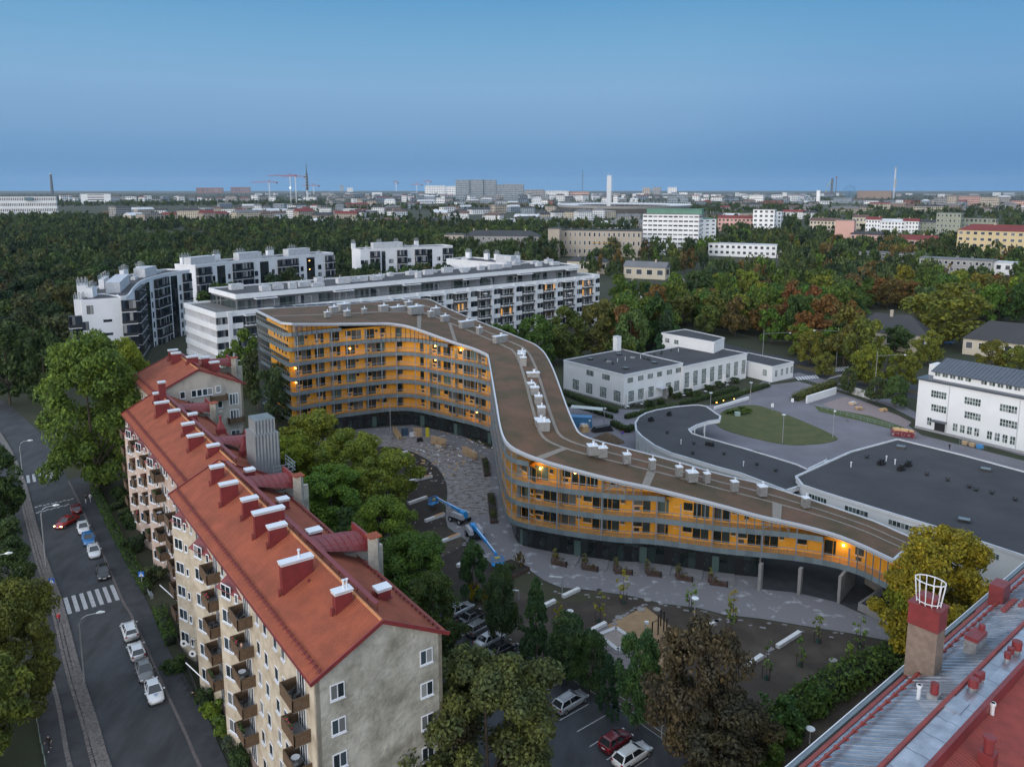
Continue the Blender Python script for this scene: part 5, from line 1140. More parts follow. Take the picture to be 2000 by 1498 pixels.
while s < s1: sg.beam(RP(s, 1.35, zsl(1.3)+.02), RP(s, 2.0, zsl(2)+.35), .08, .1); sg.box(RP(s, 1.7, zsl(1.7)+.28), (.2, .2, .2), aE2); s += 1.25
sg.build('snow_guard', sheetm[1], fr_)
def sunder(x, y, z): q = P(x, y, z); return q
cq = P(1801, 1318, 20.2)
chs = thing('chimney', None, None, cq, aE2); chs.parent = fr_; chs.location = cq-fr_.location
for nm, mb, m in (('stack', MB().box((0, 0, -6), (1.5, 2.2, 10.3)), M('rough_plaster_stack', (.21, .155, .125), .9, vcol=(.15, .112, .09), vs=2, bump=.7, bs=12)), ('stack_top', MB().box((0, 0, 4.3), (1.6, 2.3, 1.7)).box((0, 0, 6.0), (1.75, 2.45, .12)).box((0, 0, 6.1), (.9, 1.1, .55)), redm), ('cap', MB().box((0, 0, 6.6), (1.1, 1.4, .18)), redm)):
    o = ob(nm, mb.mesh(nm, m), chs)
b = MB(); n = 12
rgp = [(.7*math.cos(2*math.pi*j/n), .98*math.sin(2*math.pi*j/n)) for j in range(n)]
for z, k in ((6.3, .9), (8.0, 1.15)):
    for j in range(n): a, c = rgp[j], rgp[(j+1) % n]; b.beam((a[0]*k, a[1]*k, z), (c[0]*k, c[1]*k, z), .07)
for j in range(n): b.beam((rgp[j][0]*.9, rgp[j][1]*.9, 6.1), (rgp[j][0]*1.15, rgp[j][1]*1.15, 8.0), .06)
o = ob('cage', b.mesh('cage', whitecap), chs)
def rv(x, y, z, nm, mb, m, rz=0): return inst(nm, mb.mesh(nm, m), P(x, y, z)-Vector((0, 0, .25)), rz, fr_)
for x, y, r_, h in ((1900, 1345, .36, .9), (1909, 1334, .27, .9), (1917, 1330, .2, .8), (1985, 1272, .36, 1.0), (1973, 1280, .24, .7), (1967, 1289, .24, .7)):
    rv(x, y, 22.2, 'roof_vent', MB().cyl((0, 0, 0), r_*.8, .5, 12, mi=1).cyl((0, 0, .45), r_, h*.7, 12, mi=0), [redm, galv])
rv(1823, 1372, 21.4, 'roof_vent', MB().box((0, 0, 0), (.7, .7, 1.0), aE2, mi=1).cyl((0, 0, 1.0), .28, .8, 12, mi=0), [redm, galv])
for x, y in ((1793.6, 1362), (1937, 1398)): rv(x, y, 21.4 if x < 1900 else 21.2, 'vent_pipe', MB().cyl((0, 0, 0), .14, 1.3, 8).cyl((0, 0, 1.1), .2, .2, 8), whitecap)
rv(1867, 1378, 22.15, 'roof_hatch', MB().box((0, 0, 0), (1.7, 1.2, .4)), sheetm[0], aE2)
rv(1904, 1262, 21.6, 'dormer_vent', MB().box((0, 0, 0), (2.4, .9, 1.1)).box((0, 0, 1.1), (2.0, 1.0, .3), mi=1).cyl((1.2, .0, .9), .25, .8, 10, mi=1), [galv, redm], aE2)
for n in (3.6, 4.6): b = MB(); [b.box((i*.3, (.1 if i % 2 else 0), 0), (.26, .4, .12)) for i in range(11)]; inst('roof_walkway', b.mesh('roof_walkway', sheetm[1]), RP(27.5+n, n-.8, zsl(n-.8)+.06), aE2, fr_)
rv(1928, 1490, 21.0, 'roof_vent', MB().box((0, 0, 0), (.9, .9, 1.1), aE2).cyl((0, 0, 1.1), .3, 1.0, 12).cyl((0, 0, 2.0), .4, .2, 12), redm)
q = P(1940, 1175, 20.6); MB().box((q.x, q.y, 19.5), (3.4, 1.8, .5), aE2).box((q.x+.8, q.y+.5, 20), (1.8, 1.2, 2.2), aE2).build('red_chimney', redm, fr_); MB().box((q.x, q.y, 14), (2.6, 1.4, 5.4), aE2).build('stack', plast, fr_)
# ---------------------------------------------------------------- vegetation
def leaf_material(name, attr=False):
    m = bpy.data.materials.new(name); m.use_nodes = True; t = m.node_tree; b = t.nodes["Principled BSDF"]; L = t.links.new
    b.inputs["Roughness"].default_value = .7; b.inputs["Specular IOR Level"].default_value = .25
    g = t.nodes.new("ShaderNodeNewGeometry")
    if attr: src = t.nodes.new("ShaderNodeAttribute"); src.attribute_name = "tint"; c0 = src.outputs["Color"]
    else: src = t.nodes.new("ShaderNodeObjectInfo"); c0 = src.outputs["Color"]
    mr = t.nodes.new("ShaderNodeMapRange"); L(g.outputs["Random Per Island"], mr.inputs[0]); mr.inputs[3].default_value = .85; mr.inputs[4].default_value = 2.15
    n = t.nodes.new("ShaderNodeTexNoise"); n.inputs["Scale"].default_value = .55; n.inputs["Detail"].default_value = 2; L(g.outputs["Position"], n.inputs[0])
    r = t.nodes.new("ShaderNodeValToRGB"); r.color_ramp.elements[0].position = .36; r.color_ramp.elements[1].position = .68
    r.color_ramp.elements[0].color = (.74, .88, .95, 1); r.color_ramp.elements[1].color = (1.22, 1.22, .85, 1); L(n.outputs[0], r.inputs[0])
    m1 = t.nodes.new("ShaderNodeMix"); m1.data_type = 'RGBA'; m1.blend_type = 'MULTIPLY'; m1.inputs[0].default_value = 1; L(c0, m1.inputs[6]); L(mr.outputs[0], m1.inputs[7])
    m2 = t.nodes.new("ShaderNodeMix"); m2.data_type = 'RGBA'; m2.blend_type = 'MULTIPLY'; m2.inputs[0].default_value = 1; L(m1.outputs[2], m2.inputs[6]); L(r.outputs[0], m2.inputs[7])
    L(m2.outputs[2], b.inputs["Base Color"])
    tr = t.nodes.new("ShaderNodeBsdfTranslucent"); L(m2.outputs[2], tr.inputs[0]); mx = t.nodes.new("ShaderNodeMixShader"); mx.inputs[0].default_value = .28
    out = t.nodes["Material Output"]; L(b.outputs[0], mx.inputs[1]); L(tr.outputs[0], mx.inputs[2]); L(mx.outputs[0], out.inputs[0]); return m
leafm = leaf_material('leaves'); leafa = leaf_material('woodland_leaves', True)
bark = M('bark', (.075, .060, .048), .95, var=.3, vs=2)
birch = M('birch_bark', (.35, .34, .32), .9, vcol=(.08, .07, .06), vs=2.5, vlo=.55, vhi=.6)
def clumps(kind, n, r):
    """clump centres and radii in a unit crown: z from 0 (crown bottom) to 1 (top), x,y within 1"""
    c = []
    for i in range(n):
        z = r.random()
        if kind == 'round': rad = math.sqrt(max(.05, 1-((z-.45)/.58)**2))
        elif kind == 'tall': rad = .95*math.sqrt(max(.04, 1-((z-.42)/.6)**2))
        elif kind == 'cone': rad = max(.06, (1-z)**.8)*.98
        elif kind == 'spread': rad = math.sqrt(max(.05, 1-((z-.55)/.5)**2))
        else: rad = 1
        a = r.random()*6.283; q = rad*math.sqrt(r.uniform(.25, 1))*.84; cr_ = r.uniform(.16, .30)*(.55 if kind == 'cone' else 1)
        ph = 1+.20*math.sin(a*2+n+z*3)+.15*math.sin(a*3+z*7)+r.uniform(-.12, .12); c.append((q*ph*math.cos(a), q*ph*math.sin(a), z, cr_))
    return np.array(c)
def leafcloud(kind, n, seed, R_, H, size, nc=46, fl=.55, cs=1.):
    """n leaf-spray quads through a crown of radius R_ and height H; returns verts (4n,3)"""
    r = random.Random(seed); g = np.random.default_rng(seed); c = clumps(kind, nc, r); k = g.integers(0, nc, n)
    d = g.normal(size=(n, 3)); d[:, 2] += .25; d /= np.linalg.norm(d, axis=1)[:, None]
    rad = c[k, 3]*cs*g.uniform(.6, 1.08, n)
    p = np.stack([c[k, 0]*R_, c[k, 1]*R_, c[k, 2]*H], 1)+d*(rad*R_*1.15)[:, None]*np.array([1, 1, .75])
    nrm = d*fl+g.normal(size=(n, 3))*.45+np.array([0, 0, .35]); nrm /= np.linalg.norm(nrm, axis=1)[:, None]
    t = np.cross(nrm, g.normal(size=(n, 3))); t /= np.linalg.norm(t, axis=1)[:, None]; b = np.cross(nrm, t)
    s = size*g.uniform(.55, 1.25, n)[:, None]; t = t*s*.62; b = b*s*.42
    return np.stack([p-t, p+b*.9-t*.1, p+t, p-b*.9+t*.1], 1).reshape(-1, 3)
def quads_mesh(name, v, mats, extra=None, tint=None):
    nq = len(v)//4; me = bpy.data.meshes.new(name); vs = v; nf = nq
    ev, ef = ([], []) if extra is None else (extra.v, extra.f)
    if ev: vs = np.concatenate([v, np.array(ev)])
    me.vertices.add(len(vs)); me.vertices.foreach_set("co", vs.astype(np.float32).ravel())
    loops = np.arange(nq*4); st = np.arange(nq)*4; tot = np.full(nq, 4); mi = np.zeros(nq, int)
    if ev:
        el = np.array([i+len(v) for f in ef for i in f]); et_ = np.array([len(f) for f in ef]); es_ = np.concatenate([[0], np.cumsum(et_)[:-1]])+nq*4
        loops = np.concatenate([loops, el]); st = np.concatenate([st, es_]); tot = np.concatenate([tot, et_]); mi = np.concatenate([mi, np.ones(len(ef), int)]); nf += len(ef)
    me.loops.add(len(loops)); me.loops.foreach_set("vertex_index", loops.astype(np.int32)); me.polygons.add(nf)
    me.polygons.foreach_set("loop_start", st.astype(np.int32)); me.polygons.foreach_set("loop_total", tot.astype(np.int32)); me.polygons.foreach_set("material_index", mi.astype(np.int32))
    for m in mats: me.materials.append(m)
    if tint is not None: a = me.color_attributes.new("tint", 'FLOAT_COLOR', 'POINT'); a.data.foreach_set("color", tint.astype(np.float32).ravel())
    me.update(calc_edges=True); return me
def trunk_mb(seed, hb, H, R_, r0):
    """trunk up to the crown bottom hb and limbs into the crown"""
    r = random.Random(seed); b = MB(); top = (r.uniform(-.3, .3), r.uniform(-.3, .3), hb+(H-hb)*.75)
    b.tube([(0, 0, -.2), (r.uniform(-.1, .1), 0, hb*.5), (top[0]*.3, top[1]*.3, hb), top], [r0, r0*.8, r0*.65, .06], 7)
    for i in range(7):
        a = r.random()*6.28; z0 = hb*r.uniform(.75, 1.3); L = R_*r.uniform(.5, .85)
        b.tube([(0, 0, z0), (L*.5*math.cos(a), L*.5*math.sin(a), z0+L*.45), (L*math.cos(a), L*math.sin(a), z0+L*.75)], [r0*.4, r0*.25, .03], 5)
    return b
GREEN, LIME, YEL, DARK, CON, GREY, MAR, ORA, OLV = (.060, .092, .018), (.125, .150, .020), (.17, .155, .020), (.030, .050, .016), (.024, .046, .026), (.062, .080, .040), (.070, .046, .030), (.115, .056, .022), (.080, .085, .020)
PROTO = {}
def proto(kind, var, near):
    k = (kind, var, near)
    if k not in PROTO:
        n, sz = {3: (42000, .24), 2: (17000, .34), 1: (5600, .55), 0: (3000, .72)}[near]; hb = {'cone': .08, 'tall': .2}.get(kind, .15); nc = {3: 110, 2: 70, 1: 40, 0: 26}[near]
        # unit tree: height 10, radius 5 (scaled per tree)
        v = leafcloud(kind, n, 100+var*7+near, 5, 10*(1-hb), sz, nc if kind != 'cone' else nc*2, cs={3: .72, 2: .78, 1: .85, 0: 1}[near]); v[:, 2] += 10*hb
        cm = quads_mesh('crown', v, [leafm]); tm = trunk_mb(var, 10*hb+.5, 10, 5, .22).mesh('trunk', bark)
        one = quads_mesh('tree', v, [leafm, bark], extra=trunk_mb(var, 10*hb+.5, 10, 5, .22))
        PROTO[k] = (cm, tm, one)
    return PROTO[k]
TREES = 0
def tree(loc, h, r_, col, kind='round', near=1, label=None, group=None, name=None, rz=None, split=None):
    """one tree: empty > trunk, crown when its parts show, else one mesh"""
    global TREES; TREES += 1; var = TREES % (2 if near == 3 else 3); cm, tm, one = proto(kind, var, near); rz = random.random()*6.28 if rz is None else rz
    name = name or ('park_tree' if 'park' in (label or '') else 'conifer_tree' if kind == 'cone' else 'deciduous_tree'); sc = (r_/5, r_/5, h/10); j = lambda c: c*random.uniform(.88, 1.12)
    if split if split is not None else near > 0:
        t = thing(name, label, 'tree', loc, rz, group)
        for nm, me in (('trunk', tm), ('crown', cm)):
            o = ob(nm, me, t); o.scale = sc; o.color = (j(col[0]), j(col[1]), j(col[2]), 1)
        return t
    o = bpy.data.objects.new(name, one); COL.objects.link(o); o.location = loc; o.rotation_euler = (0, 0, rz); o.scale = sc; o.color = (j(col[0]), j(col[1]), j(col[2]), 1)
    return tag(o, label, 'tree', group)
def tpx(bx, by, ytop, wpx, col, kind='round', near=1, label=None, group=None):
    q = P(bx, by); h = ZAT(q.y, ytop); dep = q.y*math.cos(PIT)+(CAMH-h*.6)*math.sin(PIT); r_ = wpx/2*dep/FOC*1.04; near = 3 if near == 2 and r_ > 5.2 and kind == 'round' else near
    return tree(q, h, r_*1.0, col, kind, near, label, group)
TL = [
 # left street
 (192, 958, 668, 215, (.085, .115, .024), 'round', 2, 'huge bright green tree arching over the street beside the red tiled house'),
 (262, 900, 676, 100, LIME, 'round', 2, 'yellow-green tree in front of the nearest white block, behind the roadside giant'),
 (0, 1040, 885, 105, DARK, 'round', 2, 'dark tree cut by the left edge, beside the far zebra crossing'),
 (5, 1175, 1030, 130, (.040, .060, .020), 'round', 2, 'green tree at the left edge between the two zebra crossings'),
 (40, 1400, 1152, 190, (.070, .075, .018), 'round', 2, 'big olive green tree on the left verge opposite the nearest parked cars'),
 (-40, 1520, 1290, 190, OLV, 'round', 2, 'dark olive tree filling the lower left corner'),
 (20, 790, 640, 110, DARK, 'round', 1, 'dark tree where the street bends out of view at the left'),
 (95, 800, 655, 90, DARK, 'tall', 1, 'dark narrow tree left of the roadside giant'),
 (60, 745, 610, 90, (.035, .045, .018), 'round', 1, 'tall dark tree behind the street bend at the left'),
 # courtyard edge behind the red house
 (612, 962, 812, 145, LIME, 'tall', 2, 'bright lime green tree beside the metal shaft of the red tiled house'),
 (575, 985, 856, 120, LIME, 'round', 2, 'green tree close behind the red roof, right of the metal shaft'),
 (690, 985, 850, 150, (.12, .155, .020), 'round', 2, 'yellow-green tree over the left edge of the round topsoil bed'),
 (757, 1016, 890, 130, (.12, .145, .024), 'spread', 2, 'thin yellow-green tree standing on the dark topsoil bed'),
 (650, 1055, 922, 165, (.075, .11, .018), 'round', 2, 'full green tree behind the ridge of the red roof'),
 (748, 1122, 985, 165, (.082, .115, .018), 'round', 2, 'full green tree between the red roof and the white benches'),
 (700, 1110, 1000, 110, DARK, 'round', 1, 'dark green tree behind the red roof'),
 (805, 1198, 1055, 165, (.060, .090, .018), 'round', 2, 'dense green tree between the red roof and the boom lifts'),
 (845, 1268, 1130, 110, (.045, .072, .020), 'round', 2, 'dense green tree right behind the roof end of the red tiled house'),
 (885, 1300, 1215, 70, DARK, 'round', 1, 'small dark tree at the gable corner, by the parking bays'),
 (543, 845, 722, 90, GREY, 'tall', 1, 'grey-green thin tree standing before the end of the timber block'),
 (478, 775, 652, 75, GREEN, 'round', 1, 'green tree in front of the end of the long white block'),
 (505, 800, 690, 60, (.035, .055, .022), 'round', 1, 'darker green tree between the red gable and the timber block'),
 (925, 1175, 1068, 60, (.036, .062, .022), 'tall', 1, 'narrow dark green tree near the front boom lift basket'),
 (980, 1262, 1112, 78, (.034, .058, .022), 'tall', 2, 'dark conifer beside the lamp post at the car park'),
 (1046, 1295, 1132, 92, (.032, .062, .024), 'cone', 2, 'tall pointed conifer between the car park and the sand square'),
 (1108, 1335, 1205, 95, (.036, .055, .022), 'round', 2, 'dark bushy tree next to the tall pointed conifer'),
 (1150, 1352, 1240, 85, (.030, .050, .020), 'round', 2, 'dark leafy tree in front of the low sandbox'),
 (1188, 1392, 1280, 66, CON, 'cone', 2, 'small dark pine between two leafy trees by the car park fence'),
 (1245, 1425, 1240, 95, (.042, .075, .030), 'tall', 2, 'fresh green narrow tree in front of the sand square'),
 (1355, 1500, 1235, 190, (.052, .044, .026), 'round', 2, 'large maroon-leaved tree in front of the playground'),
 (1410, 1560, 1380, 200, (.036, .034, .020), 'round', 2, 'dark brownish tree at the bottom edge right of the white estate car'),
 (955, 1590, 1298, 290, (.058, .066, .022), 'round', 2, 'broad bronze-green maple hiding part of the car park'),
 (860, 1600, 1400, 150, (.050, .040, .024), 'round', 2, 'dark reddish tree at the foot of the grey gable'),
 (1830, 1300, 1056, 240, (.185, .155, .016), 'round', 2, 'large golden yellow tree at the low end of the timber block'),
 (1770, 1290, 1130, 110, (.14, .135, .018), 'round', 2, 'yellow-green tree just left of the golden one, by the ramp wall'),
 # among the villas
 (1842, 672, 560, 150, (.105, .110, .022), 'round', 1, 'broad olive yellow tree between the two dark-roofed villas'),
 (1690, 705, 628, 70, (.13, .125, .022), 'round', 1, 'yellow tree in front of the left end of the cream villa'),
 (1748, 690, 640, 60, (.04, .06, .025), 'round', 1, 'dark tree hiding the middle of the cream villa'),
 (1812, 712, 650, 60, (.11, .11, .022), 'tall', 1, 'thin yellow-green tree by the right end of the cream villa'),
 (1935, 726, 668, 60, (.10, .105, .02), 'round', 1, 'yellow-green tree behind the seam-roofed building'),
 (1990, 735, 680, 60, (.09, .10, .02), 'round', 1, 'green tree at the right edge behind the seam-roofed building'),
 # near the factory
 (925, 700, 640, 70, GREEN, 'round', 1, 'green tree at the back of the brown roof, leftmost of the row'),
 (985, 716, 636, 80, (.050, .082, .018), 'round', 1, 'round green tree behind the brown planted roof'),
 (1048, 712, 622, 90, (.052, .085, .018), 'round', 1, 'full green tree below the balconies of the long white block'),
 (1105, 706, 606, 95, (.055, .078, .018), 'round', 1, 'tall green tree by the last balconies of the long white block'),
 (1165, 700, 592, 90, (.075, .070, .022), 'round', 1, 'brownish green tree left of the white chimney of the factory'),
 (1218, 690, 585, 95, (.060, .088, .018), 'round', 1, 'green tree directly behind the white factory chimney'),
 (1275, 678, 585, 85, (.070, .100, .018), 'round', 1, 'bright green tree behind the raised box of the factory'),
 (1580, 712, 648, 55, (.10, .105, .020), 'round', 1, 'yellow-green street tree beside the annex crossing'),
 (1560, 694, 636, 56, (.11, .110, .020), 'round', 1, 'yellow-green street tree right of the avenue lamp'),
 (1655, 768, 722, 40, (.045, .065, .025), 'tall', 1, 'small green tree behind the white garden wall'),
 (1712, 788, 738, 44, (.050, .070, .028), 'round', 1, 'round green tree inside the walled garden'),
 (1750, 795, 738, 50, (.055, .080, .026), 'round', 1, 'larger green tree in the walled garden beside the white building'),
 (1690, 752, 676, 60, (.12, .115, .020), 'round', 1, 'yellow street tree right of the tall overhead lamp pole'),
 (1725, 756, 682, 56, (.10, .105, .020), 'round', 1, 'yellow-green street tree behind the walled garden'),
 (1765, 764, 690, 54, (.10, .100, .020), 'round', 1, 'yellow-green street tree left of the seam-roofed building'),
 (1610, 735, 690, 40, (.09, .095, .02), 'round', 1, 'small street tree beside the junction crossings'),
]
for bx, by, yt, wp, c, k, nr, lb in TL: tpx(bx, by, yt, wp, c, k, nr, lb)
# --- the park: trees on the rocky hill to the right, and the wood on the left
FOOT = []
for o in list(bpy.data.objects):
    if o.parent is None and o.get("category") in ('building',):
        xs = []; 
        for ch in o.children:
            if ch.type == 'MESH' and ('wall' in ch.name or 'roof' in ch.name): xs += [((o.location+ch.location).x+v.co.x, (o.location+ch.location).y+v.co.y) for v in ch.data.vertices]
        if xs: FOOT.append(np.array(xs))
def inpoly(x, y, poly):
    c = False; n = len(poly)
    for i in range(n):
        a, b = poly[i], poly[(i+1) % n]
        if (a[1] > y) != (b[1] > y) and x < (b[0]-a[0])*(y-a[1])/(b[1]-a[1])+a[0]: c = not c
    return c
BL = [([tuple(W1p(s, n).xy) for s, n in ((-4, -6), (LE+5, -6), (LE+5, D1+5), (-4, D1+5))])]
def blockpoly(line, depth): o = offset(line, depth); return [tuple(q.xy) for q in line]+[tuple(q.xy) for q in o][::-1]
for l_, d_ in ((l1, 22), (l2, 20), (l3, 20), (l4, 26)): BL.append(blockpoly(l_, d_)); BL.append(blockpoly(l_, -7))
BL.append([tuple(q.xy) for q in [gA_-gn*4-gt*6, gB_-gn*4+gt*5, gB_+gn*16, gA_+gn*16-gt*6]])
BL.append([tuple(q.xy) for q in FS]+[tuple(q.xy) for q in BS][::-1])
def free(x, y, extra=()):
    return not any(inpoly(x, y, b) for b in BL) and not any(inpoly(x, y, b) for b in extra)
for c4_ in ([A, B, C, D], [A2, B2, B2+nb*20, A2+nb*20], [A4, B4, C4, D4]):
    m_ = sum((Vector((q.x, q.y, 0)) for q in c4_), Vector())/4; BL.append([tuple((m_+(Vector((q.x, q.y, 0))-m_)*1.35).xy) for q in c4_])
parkb = [[tuple(q.xy) for q in px(p)] for p in ([(1380, 740), (1400, 700), (1440, 664), (1600, 704), (1600, 760), (1400, 790)], 
 [(1640, 690), (1680, 610), (1790, 600), (1830, 680)], [(1830, 740), (1860, 640), (2100, 620), (2100, 800)], [(1208, 600), (1208, 512), (1300, 512), (1300, 600)], [(1290, 600), (1300, 540), (1385, 540), (1390, 585)], [(1375, 545), (1375, 498), (1520, 498), (1520, 530)], [(1820, 560), (1820, 530), (1975, 545), (1975, 580)],
 [(1300, 640), (1480, 688), (1700, 735), (2100, 800), (2100, 840), (1600, 770), (1290, 700)])]
random.seed(21); park = []; cols = [GREEN, GREEN, (.072, .085, .020), OLV, LIME, (.045, .070, .024), (.060, .078, .030), DARK, ORA, GREEN, (.060, .095, .020), (.09, .062, .024), (.12, .12, .02), CON, (.052, .086, .024)]
yy = 236
while yy < 520:
    step = 10.2+(yy-236)*.01; x0 = 36+(yy-236)*.14; x1 = yy*.74+10; xx = x0
    while xx < x1:
        x, y = xx+random.uniform(-2.6, 2.6), yy+random.uniform(-2.6, 2.6); xx += step
        p_ = PROJ((x, y, 0))
        if p_[0] > 2080 or not free(x, y, parkb): continue
        if p_[1] > 655-(1990-p_[0])*.0 and p_[0] > 1700: continue
        park.append((x, y))
    yy += step
park.sort(key=lambda q: q[1])
for i, (x, y) in enumerate(park[:150]):
    c = random.choice(cols); k = 'cone' if c is CON else random.choice(['round', 'round', 'tall']); h = random.uniform(11, 19)
    cn = {GREEN: 'green', LIME: 'lime green', OLV: 'olive', DARK: 'dark green', ORA: 'rusty orange', CON: 'dark conifer'}.get(c, 'mixed green')
    tree(Vector((x, y, 0)), h, random.uniform(5.2, 8)*(.6 if k == 'cone' else 1), c, k, 0, '%s %s %s park tree, %s row, %s' % ('tall' if h > 16 else 'middling' if h > 13 else 'low', 'narrow' if k == 'tall' else 'pointed' if k == 'cone' else 'round', cn, 'front' if y < 262 else 'second' if y < 285 else 'third' if y < 310 else 'rear', 'behind the factory' if PROJ((x, y, 0))[0] < 1480 else 'up the rocky slope' if y > 300 else 'along the avenue'), '%s park trees' % cn, split=False)
def merged(name, pts, n, size, label, nc, seed0, hmin=9, hmax=16, cset=None, kindset=('round', 'round', 'tall', 'cone')):
    """a wood too dense to count: crowns joined in one object"""
    base = [leafcloud(k, n, seed0+j, 1, 1, size, nc) for j, k in enumerate(kindset*2)]
    V = []; T = []
    for x, y in pts:
        v = base[random.randrange(len(base))]; a = random.random()*6.28; h = random.uniform(hmin, hmax); r_ = h*random.uniform(.36, .54); ca, sa = math.cos(a)*r_, math.sin(a)*r_
        V.append(np.stack([v[:, 0]*ca-v[:, 1]*sa+x, v[:, 0]*sa+v[:, 1]*ca+y, v[:, 2]*h*.85+h*.15], 1)); c = random.choice(cset); f = random.uniform(.75, 1.2); T.append(np.tile([c[0]*f, c[1]*f, c[2]*f, 1], (len(v), 1)))
    o = bpy.data.objects.new(name, quads_mesh(name, np.concatenate(V), [leafa], tint=np.concatenate(T))); COL.objects.link(o); return tag(o, label, None, None, 'stuff')
forestc = [(.028, .044, .018), (.021, .035, .018), (.036, .052, .020), (.052, .055, .022), (.020, .032, .019), (.042, .064, .020), (.054, .070, .028)]
random.seed(31); wood_ = []; yy = 150
lb_ = [[tuple(q.xy) for q in px(p)] for p in ([(-200, 1000), (130, 1000), (110, 880), (30, 780), (-60, 735), (-300, 700)], [(70, 740), (260, 700), (300, 960), (90, 940)], [(118, 740), (128, 640), (330, 560), (390, 640), (385, 720), (250, 800)])]
while yy < 1080:
    step = 11.5+(yy-150)*.003; xx = -yy*.74-10; x1 = -42-(0 if yy > 330 else 40)+(yy-330)*.25 if yy > 330 else -116-(yy-150)*.1
    while xx < x1:
        x, y = xx+random.uniform(-3, 3), yy+random.uniform(-3, 3); xx += step
        if PROJ((x, y, 0))[0] < -60 or (y > 900 and PROJ((x, y, 0))[0] > 240) or not free(x, y, lb_): continue
        wood_.append((x, y))
    yy += step
wood_.sort(key=lambda q: q[1])
for i, (x, y) in enumerate(wood_[:170]):
    c = random.choice(forestc+[(.05, .045, .022)]); k = random.choice(['round', 'round', 'tall'])
    tree(Vector((x, y, 0)), hh_ := random.uniform(12, 20), random.uniform(5.8, 8.6), c, k, 0, '%s %s %s tree in the %s wood, %s' % ('towering' if hh_ > 17 else 'middling' if hh_ > 14.5 else 'low', 'narrow' if k == 'tall' else 'round', 'olive' if c[0] > .05 else 'dark green' if c[0] < .037 else 'green', 'nearest' if y < 215 else 'near' if y < 270 else 'middle' if y < 330 else 'far', 'at the left edge' if PROJ((x, y, 0))[0] < 60 else 'left of the curved block' if PROJ((x, y, 0))[0] < 150 else 'behind the white blocks'), 'trees of the dense wood on the left', split=False)
merged('woodland', wood_[170:], 260, .26, 'dense dark green wood filling the land behind the white blocks', 26, 500, cset=forestc)
rest = park[150:]
yy = 520
while yy < 760:
    step = 13; xx = 50+(yy-500)*.2
    while xx < yy*.74+20:
        q_ = (xx+random.uniform(-4, 4), yy+random.uniform(-4, 4))
        if random.random() < .75 and free(*q_, parkb): rest.append(q_)
        xx += step
    yy += step
merged('park_woodland', rest, 190, .30, 'mixed green trees on the far side of the park', 26, 600, cset=forestc+[GREEN, OLV, (.09, .06, .024), (.062, .078, .030)])
# hedges
def hedge(name, line, wd, h, label, col=(.042, .062, .018), dens=26, loose=.12, kind=None, size=.3):
    V = []; g = np.random.default_rng(len(line)+int(wd*100))
    for a, b in zip(line, line[1:]):
        L = (b-a).length; n = int(L*dens*(wd+2*h)); t = (b-a).normalized(); nv = Vector((-t.y, t.x, 0)); f = g.random(n); side = g.random(n); u_ = np.where(side < .35, g.uniform(-.5, .5, n), np.where(side < .68, -.5, .5))*wd; z = np.where(side < .35, h, g.uniform(.05, h, n))
        p = np.array([a.x, a.y, 0])+np.outer(f*L, [t.x, t.y, 0])+np.outer(u_, [nv.x, nv.y, 0]); p[:, 2] = z; p += g.normal(size=(n, 3))*loose
        nr = g.normal(size=(n, 3)); nr /= np.linalg.norm(nr, axis=1)[:, None]; tt = np.cross(nr, g.normal(size=(n, 3))); tt /= np.linalg.norm(tt, axis=1)[:, None]; bb = np.cross(nr, tt)
        s = g.uniform(.5, 1.2, n)[:, None]*size*.5; V.append(np.stack([p-tt*s, p+bb*s*.7, p+tt*s, p-bb*s*.7], 1).reshape(-1, 3))
    ex = MB()
    for a, b in zip(line, line[1:]): ex.beam(Vector((a.x, a.y, h*.45)), Vector((b.x, b.y, h*.45)), wd*.75, h*.85)
    o = bpy.data.objects.new(name, quads_mesh(name, np.concatenate(V), [leafm, M('hedge_core', (.012, .018, .008), 1)], extra=ex)); COL.objects.link(o); o.color = (*col, 1); return tag(o, label, 'hedge')
def bush(q, r_, h, col, label, name='bush', n=900, size=.26, group=None):
    key = ('bush', n)
    if key not in PROTO: PROTO[key] = quads_mesh('bush', leafcloud('spread', n, 77+n, 1, 1, size, 22), [leafm])
    o = bpy.data.objects.new(name, PROTO[key]); COL.objects.link(o); o.location = q; o.scale = (r_, r_, h); o.rotation_euler = (0, 0, random.random()*6); o.color = (*col, 1); return tag(o, label, 'bush', group)
hedge('hedge', px([(1772, 1296), (1700, 1318), (1620, 1362), (1545, 1412), (1490, 1460)]), 2.6, 2.6, 'long dense hedge in front of the zinc roof, along the bare lawn', (.052, .080, .020), 22, .3, size=.5)
hedge('hedge', px([(183, 955), (222, 1040), (262, 1112), (288, 1160)]), 1.1, 1.1, 'clipped hedge along the sidewalk below the balconies', (.040, .070, .018))
hedge('hedge', px([(186, 950), (215, 944)]), 1.0, 1.1, 'short clipped hedge end by the orange traffic sign', (.040, .070, .018))
hedge('hedge', px([(232, 1010), (262, 1000)]), 1.0, 1.0, 'cross hedge between two front gardens, farther one', (.040, .066, .018))
hedge('hedge', px([(212, 1000), (250, 985)]), 1.0, 1.0, 'cross hedge nearest the roadside giant tree', (.040, .066, .018))
hedge('hedge', px([(310, 1196), (335, 1260)]), 1.3, 1.3, 'clipped hedge beside the cafe terrace', (.045, .080, .018))
hedge('hedge', px([(1100, 770), (1150, 790), (1205, 807)]), 1.3, 1.2, 'dark hedge below the left wall of the two-storey factory')
hedge('hedge', px([(1100, 789), (1150, 803), (1196, 818)]), .9, .9, 'second low hedge beside the path to the containers')
hedge('hedge', px([(1195, 830), (1225, 845), (1236, 838)]), 1.4, 1.3, 'hedge left of the curled canopy')
